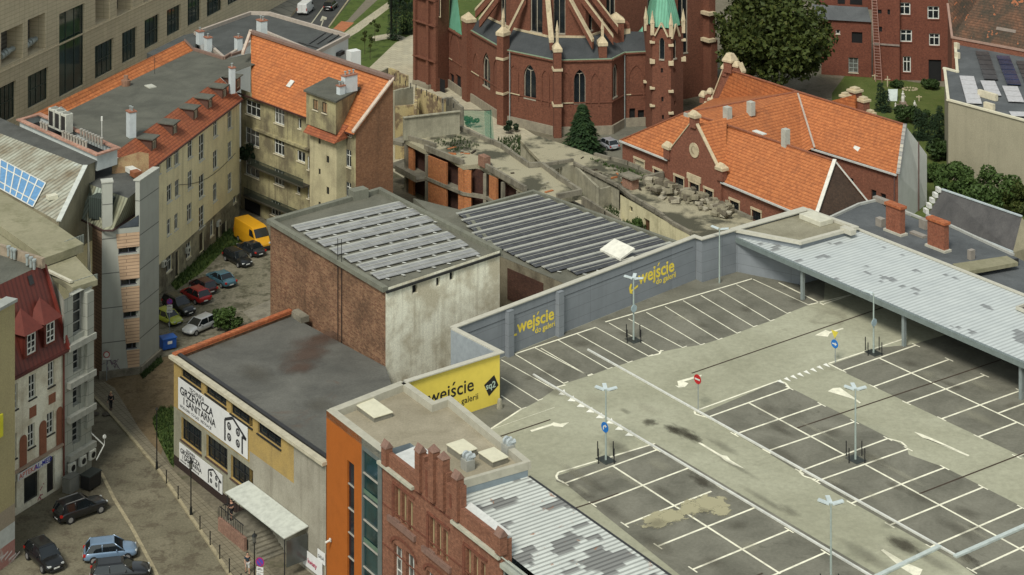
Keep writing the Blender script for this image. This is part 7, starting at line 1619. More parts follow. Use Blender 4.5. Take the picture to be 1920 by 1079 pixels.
m=MB(); m.box(Wl_.pt(Wl_.L*.55,11.2,-2.98),Wl_.d*2,Wl_.n*.03,UP*3); m.box(Wl_.pt(Wl_.L*.3,11.2,-2.98),Wl_.d*1.2,Wl_.n*.03,UP*2.5); m.build('dark_window',DARKIN,hp)
lad=thing('iron_ladder','tall rusty pink iron ladder leaning on the brick stair bay','ladder',G(1650,150,0)); m=MB(); a0,a1_=Wt.pt(.6,0,1.2),Wt.pt(1.6,0,1.2); c0,c1_=Wt.pt(-.2,13.5,.2),Wt.pt(.6,13.5,.2)
m.tube(a0,c0,.06,6); m.tube(a1_,c1_,.06,6); m.build('side_rail',paint('ladder_pink',(.36,.20,.16,1)),lad); m=MB()
for i in range(1,30): t=i/30; m.tube(a0.lerp(c0,t),a1_.lerp(c1_,t),.035,5)
m.build('rung',paint('ladder_pink',(.36,.2,.16,1)),lad)
# ================================================================ TREES AND PLANTS
LF1=leafmat('leaf_olive',(.05,.066,.011,1),(.025,.038,.008,1),(.095,.085,.018,1)); LF2=leafmat('leaf_green',(.03,.055,.012,1),(.018,.034,.009,1),(.05,.08,.018,1)); LF3=leafmat('leaf_bright',(.05,.085,.018,1),(.03,.055,.013,1),(.08,.12,.03,1)); LFC=leafmat('conifer',(.018,.036,.014,1),(.01,.02,.009,1),(.03,.05,.018,1)); BARK=plaster('bark',(.05,.038,.025,1),(.02,.015,.01,1))
LFS=leafmat('spruce_green',(.022,.048,.014,1),(.012,.026,.010,1),(.05,.085,.02,1))
def leaves(mb,c,r,n,s,sc=(1,1,1),rnd=random):
    for i in range(n):
        while True:
            v=Vector((rnd.uniform(-1,1),rnd.uniform(-1,1),rnd.uniform(-1,1)))
            if v.length<1: break
        v=v.normalized()*(v.length**.45); p=Vector(c)+Vector((v.x*sc[0],v.y*sc[1],v.z*sc[2]))*r
        a=Vector((rnd.gauss(0,1),rnd.gauss(0,1),rnd.gauss(0,1)+.5)).normalized(); b=a.cross(Vector((rnd.gauss(0,1),rnd.gauss(0,1),rnd.gauss(0,1)))).normalized(); k=s*rnd.uniform(.6,1.3); c_=a.cross(b)
        mb.face([p-b*k,p+c_*k*.6,p+b*k,p-c_*k*.6])
def tree(name,lab,cat,base,h,R,mat,clumps=26,per=170,leaf=.28,trunk=.3,low=.25,grp=None,flat=.85):
    t=thing(name,lab,cat,base,grp); b=Vector(base); m=MB(); top=b+UP*h*.6; m.tube(b,b+UP*h*low,trunk,9,r2=trunk*.8); m.tube(b+UP*h*low,top,trunk*.8,8,r2=trunk*.3)
    cr=MB(); cc=b+UP*(h*low+(h*(1-low))/2); rv=h*(1-low)/2
    for i in range(clumps):
        th=random.uniform(0,2*math.pi); ph=math.acos(random.uniform(-.75,1)); k=random.uniform(.45,.85)
        c=cc+Vector((math.cos(th)*math.sin(ph)*R*k,math.sin(th)*math.sin(ph)*R*k,math.cos(ph)*rv*k)); r=random.uniform(.22,.38)*R
        leaves(cr,c,r,per,leaf,(1,1,flat)); 
        if i%2==0: m.tube(b+UP*h*random.uniform(low*.8,.5),c,trunk*.25,5,r2=.03)
    m.build('trunk',BARK,t); cr.build('crown',mat,t); return t
tree('broadleaf_tree','huge dark olive tree standing between church and brick hospital','tree',G(1455,192,0),19.5,9.2,LF1,84,190,.46,.5,.02)
def conifer(lab,base,h,R,mat,n=2200,s=.22,grp=None,name='spruce_tree',cat='tree',pw=.9):
    t=thing(name,lab,cat,base,grp); m=MB(); m.tube(base,Vector(base)+UP*h*.9,.12,7,r2=.03); m.build('trunk',BARK,t); cr=MB(); b=Vector(base)
    for i in range(n):
        z=random.random()**1.25; a=random.uniform(0,6.283); lay=(1-.30*((z*8+.12*math.sin(a*3))%1))*(1+.13*math.sin(a*5+z*17)); rr=R*(1-z)**pw*lay*random.uniform(.5,1.12)+.05; p=b+Vector((math.cos(a)*rr,math.sin(a)*rr,h*(.06+.94*z)-rr*.18))
        d=Vector((math.cos(a),math.sin(a),-.35)).normalized(); q=Vector((-math.sin(a),math.cos(a),random.uniform(-.3,.3))).normalized(); k=s*random.uniform(.6,1.4); cr.face([p,p+d*k*.6+q*k*.45,p+d*k*1.5,p+d*k*.6-q*k*.45])
    cr.build('crown',mat,t)
conifer('dark green spruce standing against the church wall beside the silver car','%s'%'' and None or G(1092,290,0),7.2,3.0,LFS,6500,.36)
for i,(x,y,h) in enumerate(((735,74,4.6),(743,76,5.2),(757,64,3.8),(769,64,3.6))): conifer(['narrow dark thuja at the left of the pair on the lawn edge','taller narrow thuja at the right of the pair on the lawn edge','left slim thuja beside the church tower','right slim thuja touching the church tower'][i],G(x,y,0),h*1.6,.75,LFC,900,.25,'narrow thujas on the lawn','thuja','conifer',.5)
for i,(x,y,h) in enumerate(((1651,208,4.4),(1660,210,3.4),(1722,262,4.6),(1733,262,4.0),(1752,270,4.4),(1775,150,3.4),(1762,262,5.0))): conifer('slim dark thuja, number %s of the garden row counted from the school roof'%['one','two','three','four','five','six','seven'][i],G(x,y,0),h,.7,LFC,700,.25,'slim thujas in the garden','thuja','conifer',.5)
for i,(x,y,h,R,mt,lab) in enumerate(((1835,330,7.5,3.6,LF2,'leafy dark green tree directly under the beige wall'),(1905,345,9,4.2,LF2,'leafy tree at the right edge below the beige wall'),(1790,372,4.6,3.2,LF3,'brighter green bush behind the white school gable'),(1860,395,5.5,3.6,LF3,'broad bright green tree above the slate shed roof'),(1752,340,2.6,1.8,LF3,'pale green shrub beside the white gable'),(1910,400,4,2.6,LF1,'olive shrub above the far end of the slate shed'),(1765,300,3,2,LF2,'dark shrub in the gap between gable and beige wall'))): tree('leafy_tree',lab,'tree',G(x,y,0),h,R,mt,20,170,.26,.15,.08)
for i,(x,y,h,R,lab) in enumerate(((1715,140,3.4,1.5,'bush climbing the hospital wall between two windows'),(1745,168,1.6,1.5,'low dark bush before the arched hospital door'),(1682,165,1.0,1.2,'round dark bush on the garden lawn'),(1700,232,2.4,2.6,'dense bush at the school end of the garden'),(1745,240,2.4,2.2,'dense bush beside the stacked white pots'))): tree('garden_bush',lab,'bush',G(x,y,0),h,R,LF2,12,130,.22,.06,.05)
for i,(x,y,h) in enumerate(((684,102,3.6),(694,112,3.4),(703,82,3.4),(745,55,3.6),(760,48,4.2))): tree('young_tree','thin young tree on the park lawn, %s from the boulevard'%['first','second','third','fourth','fifth'][i],'tree',G(x,y,0),h*1.3,1.0,LF1,7,40,.16,.05,.35,'young trees on the park lawn')
tree('hedge','dense dark green hedge at the top edge beside the church tower','hedge',G(772,12,0),4,5.5,LF2,26,220,.35,.15,.02)
tree('yard_bush','wild bush growing by the tile topped parapet beside the silver car','bush',G(428,620,0),2.6,1.9,LF3,16,150,.16,.06,.05)
tree('corner_shrub','green plants growing on the gallery in the inner corner of the tenement','plant',WB2.pt(WB2.hit(470,350)[0],6.6,.5),2.2,1.5,LFC,10,140,.16,.04,.05)
for i,(x,y,R) in enumerate(((1196,425,1.5),(1230,428,1.2),(1247,436,1.4))): tree('ruin_bush','bright weedy bush growing at the foot of the pale yellow ruin wall, %s'%['left one','middle one','right one'][i],'bush',G(x,y+8,0),1.6,R,LF3,10,120,.14,.05,.03,'bushes at the yellow ruin wall')
tree('ruin_bush','small bush at the church plinth beside the green netting','bush',G(958,250,0),1.8,1.2,LFC,9,100,.16,.05,.05)
tree('ruin_bush','green bush inside the netting beside the ruined yellow wall','bush',G(882,240,0),2.2,1.2,LF3,9,100,.16,.05,.05)
# weeds: uncountable grass tufts
def tufts(lab,poly,n,h,mat,z=0):
    m=MB(); xs=[p[0] for p in poly];ys=[p[1] for p in poly]
    def ins(x,y):
        r=False
        for i in range(len(poly)):
            (x1,y1),(x2,y2)=poly[i],poly[i-1]
            if (y1>y)!=(y2>y) and x<(x2-x1)*(y-y1)/(y2-y1)+x1: r=not r
        return r
    k=0
    while k<n:
        x=random.uniform(min(xs),max(xs));y=random.uniform(min(ys),max(ys))
        if not ins(x,y): continue
        k+=1; p=G(x,y,z)
        for j in range(3):
            a=random.uniform(0,6.28); hh=h*random.uniform(.4,1.2); d=Vector((math.cos(a),math.sin(a),0)); m.face([p-d*.06,p+d*.06,p+Vector((math.cos(a+1),math.sin(a+1),0))*hh*.5+UP*hh])
    ob=m.build('weeds',mat,loc=G(*poly[0],0)); ob['kind']='stuff'; tag(ob,lab,'weeds')
tufts('rank green weeds along the foot of the cream courtyard wall',[(310,520),(372,480),(428,430),(446,437),(455,462),(420,470),(380,510),(330,545)],700,.45,LF3)
tufts('rough weedy strip beside the shop building corner',[(286,792),(300,765),(326,765),(326,878),(318,868),(296,822)],420,.4,LF3)
tufts('weeds growing on the dirt under the pale yellow ruin wall',[(1165,415),(1200,418),(1260,445),(1300,470),(1240,470),(1180,440)],700,.6,LF3)
tufts('dark weeds in the sunken pit between the two slabs',[(1050,345),(1090,330),(1160,372),(1160,410),(1110,395)],700,.5,LF2)
tufts('weeds along the concrete plinth of the corner tower',[(262,702),(300,670),(305,680),(268,712)],250,.35,LF2)
tufts('weeds between the ruin parapet and the church yard',[(930,262),(975,255),(980,300),(960,300)],400,.5,LF2)
# green safety netting
nt_=thing('safety_net','translucent green safety netting hung on poles by the ruin','netting',G(920,260,0)); NET=NM('green_net',.8); NET.b.inputs['Alpha'].default_value=.4; NET.out((.04,.22,.14,1)); 
m=MB(); q=[D(865,207,262),D(918,209,258),D(925,264,258),D(866,232,262)]; m.face(q); q2=[D(908,209,258.5),D(922,207,257.5),D(927,262,257.5),D(910,258,258.5)]; m.face(q2); m.build('net',NET.m,nt_)
m=MB(); 
for x,y,Y in ((865,206,262),(920,206,258)): p=D(x,y,Y); m.tube((p.x,p.y,0),p,.05,6)
m.bar(D(865,207,262),D(920,208,258),.08,.08); m.build('pole',DKMETAL,nt_)
# garden ornaments
STW=paint('statue_white',(.60,.58,.52,1),.7)
def figure(lab,px,py,h,ped=0):
    p=G(px,py,0); t=thing('statue',lab,'statue',p); 
    if ped: m=MB(); m.cbox(p,1.6,1.6,ped*.4); m.cbox(p+UP*ped*.4,.9,.9,ped*.6); m.build('pedestal',paint('pedestal',(.25,.19,.15,1)),t)
    q=p+UP*ped; m=MB(); prof=((0,.30),(.35,.34),(.55,.22),(.72,.30),(.82,.12),(.86,.10),(.93,.15),(1,.04))
    for (a,r),(b,r2) in zip(prof,prof[1:]): m.tube(q+UP*a*h,q+UP*b*h,r*h*.5,10,r2=r2*h*.5,cap=False)
    m.tube(q+UP*h*.75,q+UP*h*.45+Vector((h*.2,-.1,0)),.07*h*.6,6); m.build('figure',STW,t)
figure('white statue on a stepped stone pedestal on the garden lawn',1693,203,1.7,1.0); figure('small white garden figure right of the pedestal statue',1715,207,1.5); figure('small crouching white figure left of the pedestal statue',1679,203,.9)
for i,(x,y) in enumerate(((1664,163),(1640,150),(1706,168),(1723,190))):
    p=G(x,y,.03); m=MB(); 
    if i==2: 
        for k in range(14): a=k*math.pi/7; m.cbox(p+Vector((math.cos(a)*1.1,math.sin(a)*.8,0)),.35,.25,.15,a)
        tag(m.build('stone_ring',STONE,loc=p),'ring of pale stones on the garden lawn','stone ring')
    else: m.cbox(p,.16,.16,1.7 if i==0 else .9); m.cbox(p+UP*(1.1 if i==0 else .6),.9,.14,.14); tag(m.build('garden_cross',STONE,loc=p),['tall pale cross in the middle of the garden lawn','small pale cross near the hospital wall','','small pale cross beside the white figures'][i],'cross')
p=G(1694,222,0); m=MB(); m.cbox(p,1.6,1.0,1.0); 
m.face([p+Vector((-1.1,-.8,1.0)),p+Vector((1.1,-.8,1.0)),p+Vector((1.1,0,1.7)),p+Vector((-1.1,0,1.7))]);m.face([p+Vector((-1.1,.8,1.0)),p+Vector((1.1,.8,1.0)),p+Vector((1.1,0,1.7)),p+Vector((-1.1,0,1.7))]); tag(m.build('garden_shelter',STONE,loc=p),'little stone shelter with pitched top near the thujas','shelter')
p=G(1664,190,0); m=MB(); m.face([p,p+Vector((1.5,0,0)),p+Vector((1.9,1.4,1.5)),p+Vector((.4,1.4,1.5))]); m.box(p+Vector((.4,1.4,0)),(.1,0,0),(0,.1,0),(0,0,1.5)); m.box(p+Vector((1.8,1.4,0)),(.1,0,0),(0,.1,0),(0,0,1.5)); tag(m.build('tilted_board',BLG,loc=p),'tilted pale blue panel beside the dark thujas','panel')

# debris and partition walls in the ruin
rd_=random.Random(11)
for i in range(34):
    if i<18: x=rd_.uniform(830,1030);y=270+(x-830)*.36+rd_.uniform(-6,18);z=Z1+.02
    else: x=rd_.uniform(1090,1200);y=290+(x-1090)*.42+rd_.uniform(0,22);z=ZT2+.02
    p=G(x,y,z); m=MB(); m.cbox((0,0,0),rd_.uniform(.3,1.4),rd_.uniform(.12,.4),rd_.uniform(.06,.22),rd_.uniform(0,3)); o_=m.build('debris_piece',[CONC,CONCL,HOL,BARK][i%4],loc=(0,0,0)); o_.location=p; tag(o_,'small piece of debris lying on the stained ruin slabs','debris','debris pieces on the ruin slabs')
m=MB(); thick(m,G(1078,312,2.9),G(1120,352,2.9),0,2.9,.3); thick(m,G(1120,352,2.9),G(1150,345,2.9),0,2.6,.3); m.build('inner_wall',CONCL,r2)
m=MB(); a=G(1098,366,6);b=G(1165,405,3)
for q,r,zz in (((1090,368),(1128,392),2.2),((1128,392),(1160,412),1.7),((1060,372),(1092,388),5)): thick(m,G(*q,zz),G(*r,zz),0,zz,.35)
m.build('low_pit_wall',CONC,r2)
tufts('scrubby weeds growing on the stained ruin slab',[(800,268),(862,255),(900,275),(860,290)],160,.35,LF2,Z1+.02)
tufts('scrubby weeds along the terrace kerb near the spruce',[(1100,296),(1180,318),(1250,345),(1240,352),(1160,325)],260,.35,LF3,ZT2+.02)
# ================================================================ VEHICLES
TYRE=paint('tyre_rubber',(.012,.012,.012,1),.9); RIM=paint('alloy_rim',(.42,.42,.42,1),.3,.6); CGL=glass('car_glass',(.01,.013,.015,1),.05,.3,.8); REDL=paint('tail_lamp_red',(.35,.015,.01,1),.3); HEADL=paint('head_lamp_clear',(.55,.57,.55,1),.15,.2); PLATE=paint('number_plate_white',(.6,.6,.56,1),.5); BUMP=paint('black_plastic',(.018,.018,.018,1),.7)
def wheel(par,x,y,r):
    s=1 if y>0 else -1
    m=MB(); m.tube((x,y-s*.2,r),(x,y+s*.01,r),r,18); w_=m.build('wheel',TYRE,par,smooth=False)
    m=MB(); m.tube((x,y+s*.0,r),(x,y+s*.022,r),r*.62,12); m.build('rim',RIM,w_)
def carp(name,col):
    return paint(name,col,.28,.25,.6,.12,coat=.6)
# silhouettes: list of (x/L, z_bottom, z_top, half width factor)
KIND={
 'hatch':dict(L=4.1,W=1.74,H=1.48,st=[(-.5,.35,.62,.80),(-.485,.28,.86,.92),(-.40,.22,.95,.98),(-.2,.2,.94,1),(.1,.2,.92,1),(.24,.2,.90,1),(.36,.22,.84,.98),(.455,.26,.74,.90),(.5,.33,.58,.74)],cab=(-.46,-.36,.06,.26),zr=1.48),
 'estate':dict(L=4.6,W=1.78,H=1.5,st=[(-.5,.35,.65,.82),(-.485,.28,.88,.93),(-.40,.22,.96,.98),(-.2,.2,.95,1),(.1,.2,.93,1),(.22,.2,.90,1),(.35,.22,.83,.98),(.46,.26,.72,.90),(.5,.33,.58,.74)],cab=(-.47,-.40,.04,.22),zr=1.46),
 'sedan':dict(L=4.6,W=1.76,H=1.42,st=[(-.5,.35,.66,.82),(-.485,.28,.88,.92),(-.38,.22,.95,.98),(-.2,.2,.93,1),(.1,.2,.90,1),(.22,.2,.88,1),(.35,.22,.81,.98),(.46,.26,.70,.90),(.5,.33,.56,.74)],cab=(-.36,-.2,.06,.24),zr=1.42),
 'suv':dict(L=4.65,W=1.86,H=1.72,st=[(-.5,.42,.75,.84),(-.485,.33,1.0,.94),(-.40,.26,1.1,.99),(-.2,.25,1.08,1),(.1,.25,1.06,1),(.22,.25,1.03,1),(.36,.27,.97,.98),(.455,.3,.86,.91),(.5,.38,.66,.78)],cab=(-.475,-.42,.04,.22),zr=1.70),
}
def car(lab,px,py,hd,kind,colname,col,grp='cars parked in the cobbled yard',cat='car',name='parked_car',scale=1.0,z=0.0,rails=False):
    K=KIND[kind]; L,W,H=K['L']*scale,K['W']*scale,K['zr']*scale; hw=W/2
    t=thing(name,lab,cat,(0,0,0),grp); P=carp(colname,col)
    bm=bmesh.new(); rings=[]
    for (fx,zb_,zt_,wf) in K['st']:
        x=fx*L; w_=hw*wf; zb_*=scale; zt_*=scale; zm=zb_+(zt_-zb_)*.55
        pts=[(x,-w_*.86,zb_),(x,-w_,zb_+.12),(x,-w_,zm),(x,-w_*.93,zt_-.04),(x,-w_*.72,zt_+.01),(x,0,zt_+.035),(x,w_*.72,zt_+.01),(x,w_*.93,zt_-.04),(x,w_,zm),(x,w_,zb_+.12),(x,w_*.86,zb_)]
        rings.append([bm.verts.new(p) for p in pts])
    for a,b in zip(rings,rings[1:]):
        n=len(a)
        for i in range(n): bm.faces.new([a[i],a[(i+1)%n],b[(i+1)%n],b[i]])
    bm.faces.new(rings[0][::-1]); bm.faces.new(rings[-1])
    bmesh.ops.recalc_face_normals(bm,faces=bm.faces)
    me=bpy.data.meshes.new('body'); bm.to_mesh(me); bm.free(); me.materials.append(P)
    for p in me.polygons: p.use_smooth=True
    ob=bpy.data.objects.new('body',me); SC.collection.objects.link(ob); ob.parent=t; sd=ob.modifiers.new('s','SUBSURF'); sd.levels=1; sd.render_levels=1
    a,b,c,d=[q*L for q in K['cab']]; zb_=max(s[2] for s in K['st'])*scale-.08; zf=zb_-.05; zr=H
    wb_,wt=hw*.90,hw*.70
    g=MB(); B=[Vector((a,-wb_,zb_)),Vector((d,-wb_,zf)),Vector((d,wb_,zf)),Vector((a,wb_,zb_))]; T=[Vector((b,-wt,zr-.05)),Vector((c,-wt,zr-.05)),Vector((c,wt,zr-.05)),Vector((b,wt,zr-.05))]
    for i in range(4): g.face([B[i],B[(i+1)%4],T[(i+1)%4],T[i]])
    g.build('window_glass',CGL,t)
    m=MB(); 
    R=[Vector((b-.06,-wt-.03,zr-.06)),Vector((c+.05,-wt-.03,zr-.06)),Vector((c+.05,wt+.03,zr-.06)),Vector((b-.06,wt+.03,zr-.06))]; mid=[Vector((b+.12,-wt*.75,zr)),Vector((c-.15,-wt*.75,zr)),Vector((c-.15,wt*.75,zr)),Vector((b+.12,wt*.75,zr))]
    m.face(mid); m.face(R[::-1])
    for i in range(4): m.face([R[i],R[(i+1)%4],mid[(i+1)%4],mid[i]])
    for i in range(4): m.bar(B[i]*1.0,T[i],.075,.05,up=Vector((0,-1 if i<2 else 1,0)))
    for s in (-1,1):
        xm=(a+d)/2-.05*L; xt=(b+c)/2-.03; m.bar(Vector((xm,s*wb_,zb_)),Vector((xt,s*wt,zr-.05)),.06,.03,up=Vector((0,s,0)))
    m.build('roof',P,t,smooth=True)
    if rails:
        m=MB(); 
        for s in (-1,1): m.bar((b+.2,s*wt*.95,zr),(c-.2,s*wt*.95,zr),.05,.05)
        m.build('roof_rails',RIM,t)
    r=.32*scale*(1.12 if kind=='suv' else 1)
    for fx in (-.31,.31):
        for s in (-1,1): wheel(t,fx*L,s*(hw+.005),r)
    st=K['st']; zl=st[-2][2]*scale-.12
    for s in (-1,1):
        m=MB(); m.box((.44*L,s*hw*.60-.13,zl-.08),(.045*L,0,0),(0,.26,0),(0,0,.15)); m.build('headlight',HEADL,t,bevel=.03)
        m=MB(); m.box((-.505*L,s*hw*.80-.12,st[1][2]*scale-.25),(.05*L,0,0),(0,.2,0),(0,0,.2)); m.build('tail_light',REDL,t,bevel=.02)
        m=MB(); m.box((c+.18,s*(hw+.02)-.09,zb_),(.1,0,0),(0,.18,0),(0,0,.13)); m.build('mirror',P,t,bevel=.02)
    for x in (-.512*L,.497*L): m=MB(); m.box((x,-.26,.42*scale),(.02,0,0),(0,.52,0),(0,0,.11)); m.build('number_plate',PLATE,t)
    m=MB(); m.box((.47*L,-hw*.6,.28),(.035*L,0,0),(0,hw*1.2,0),(0,0,.1)); m.box((-.508*L,-hw*.7,.3),(.03*L,0,0),(0,hw*1.4,0),(0,0,.12)); m.build('bumper_trim',BUMP,t)
    t.location=G(px,py,z); t.rotation_euler=(0,0,math.radians(hd)); return t
gs='cars parked at the street corner'
car('black sport utility car with roof rails parked beside the white shop house',152,966,40,'suv','gloss_black',(.010,.011,.012,1),gs,rails=True)
car('black hatchback with number plate facing the lower right, leftmost in the street',84,1056,-50,'hatch','gloss_black2',(.008,.009,.010,1),gs,scale=1.08)
car('light metallic blue hatchback parked at the street corner',207,1046,13,'hatch','metallic_blue',(.16,.24,.34,1),gs,scale=1.08)
car('black car with pale sky reflections cut by the bottom edge beside the blue hatchback',226,1084,12,'estate','gloss_black',(.01,.011,.012,1),gs,scale=1.05)
car('black estate car in the yard nearest the yellow van',446,493,-50,'estate','gloss_black2',(.008,.009,.01,1))
car('dark grey car half hidden between the yellow van and the black estate',470,474,130,'sedan','dark_grey_car',(.02,.024,.028,1))
car('teal blue saloon parked with its tail to the yard',414,531,131,'sedan','teal_blue_car',(.06,.14,.18,1))
car('dark maroon car parked between the teal saloon and the red car',380,545,131,'hatch','maroon_car',(.045,.008,.010,1))
car('bright red car parked with its tail to the yard',366,562,133,'hatch','bright_red_car',(.33,.010,.012,1),scale=1.05)
car('large black off road car between the red and lime green cars',336,584,-46,'suv','gloss_black2',(.008,.009,.01,1))
car('small lime green hatchback half behind the grey tower',316,604,-42,'hatch','lime_car',(.34,.38,.035,1),scale=.92)
car('silver white hatchback facing the blue dumpster',374,620,233,'hatch','silver_white_car',(.46,.47,.46,1),scale=1.0)
car('silver hatchback parked by the spruce in front of the church',1139,277,118,'hatch','silver_car',(.36,.38,.40,1),'cars on the move or parked far away')
car('black sport utility car driving away on the boulevard at the top edge',620,17,80,'suv','gloss_black',(.01,.011,.012,1),'cars on the move or parked far away')
def van(lab,px,py,hd,L,W,H,cn,col,split):
    t=thing('van',lab,'van',(0,0,0)); P=paint(cn,col,.4,.0,.5,.1); hw=W/2
    bm=bmesh.new(); rings=[]
    st=[(-.5,.35,H-.06,.96),(-.48,.3,H,1),(.18,.3,H,1),(.28,.3,H-.12,.99),(.38,.3,1.35*H/2.5+.15,.98),(.47,.32,1.05,.94),(.5,.36,.8,.85)]
    for fx,zb_,zt_,wf in st:
        x=fx*L;w_=hw*wf; tw=.90 if zt_>1.5 else .8
        rings.append([bm.verts.new(p) for p in [(x,-w_*.95,zb_),(x,-w_,zb_+.2),(x,-w_,zb_+(zt_-zb_)*.55),(x,-w_*tw,zt_),(x,w_*tw,zt_),(x,w_,zb_+(zt_-zb_)*.55),(x,w_,zb_+.2),(x,w_*.95,zb_)]])
    for a,b in zip(rings,rings[1:]):
        for i in range(8): bm.faces.new([a[i],a[(i+1)%8],b[(i+1)%8],b[i]])
    bm.faces.new(rings[0][::-1]);bm.faces.new(rings[-1]); bmesh.ops.recalc_face_normals(bm,faces=bm.faces)
    me=bpy.data.meshes.new('body'); bm.to_mesh(me); bm.free(); me.materials.append(P); ob=bpy.data.objects.new('body',me); SC.collection.objects.link(ob); ob.parent=t; bv=ob.modifiers.new('b','BEVEL'); bv.width=.05; bv.segments=2
    m=MB(); x0,x1=.285*L,.39*L; z0,z1=1.35*H/2.5+.15,H-.2; e=.03
    m.face([(x0+e+.02,-hw*.82,z1),(x0+e+.02,hw*.82,z1),(x1+e,hw*.86,z0),(x1+e,-hw*.86,z0)])
    for s in (-1,1): m.face([(.16*L,s*(hw*.97+.015),z1-.1),(.27*L,s*(hw*.97+.015),z1-.1),(.36*L,s*(hw+.012),z0-.02),(.16*L,s*(hw+.012),z0-.02)])
    m.build('window_glass',CGL,t)
    for fx in (-.3,.33):
        for s in (-1,1): wheel(t,fx*L,s*(hw+.01),.36)
    for s in (-1,1):
        m=MB(); m.box((.465*L,s*hw*.68-.13,.78),(.04*L,0,0),(0,.26,0),(0,0,.2)); m.build('headlight',HEADL,t,bevel=.03)
        m=MB(); m.box((-.505*L,s*hw*.93-.07,.9),(.02*L,0,0),(0,.14,0),(0,0,.5)); m.build('tail_light',REDL,t)
    m=MB(); m.box((-.5*L-.012,-.01,.5),(.01,0,0),(0,.02,0),(0,0,H-.7)); m.build('rear_door_seam',BUMP,t)
    m=MB(); m.box((.475*L,-hw*.9,.3),(.04*L,0,0),(0,hw*1.8,0),(0,0,.3)); m.box((-.51*L,-hw*.95,.3),(.03*L,0,0),(0,hw*1.9,0),(0,0,.2)); m.build('bumper_trim',BUMP,t)
    for x in (-.516*L,): m=MB(); m.box((x,-.26,.6),(.02,0,0),(0,.52,0),(0,0,.11)); m.build('number_plate',PLATE,t)
    t.location=G(px,py); t.rotation_euler=(0,0,math.radians(hd)); return t
van('bright yellow delivery van parked against the brick sided block',474,458,-54,6.2,2.1,2.65,'van_yellow',(.55,.27,.01,1),1)
van('white box van driving on the boulevard at the top edge',573,24,80,5.0,1.95,2.2,'van_white',(.68,.68,.66,1),1)
# dumpster
t=thing('dumpster','blue waste container with lid beside the grey corner tower','dumpster',G(314,655,0)); c=G(315,654,0); m=MB(); q=Vector((.86,.5,0)); 
BLU=paint('dumpster_blue',(.015,.075,.30,1),.5)
m.cbox(c+UP*.15,1.5,1.2,1.05,d=q); m.build('body',BLU,t,bevel=.06); m=MB(); m.cbox(c+UP*1.2,1.62,1.32,.12,d=q); m.build('lid',paint('dumpster_lid',(.02,.10,.36,1),.4),t,bevel=.04); m=MB(); m.cbox(c+UP*.7-Vector((-q.y,q.x,0))*.61,.5,.02,.3,d=q); m.build('label_plate',WHITE,t)
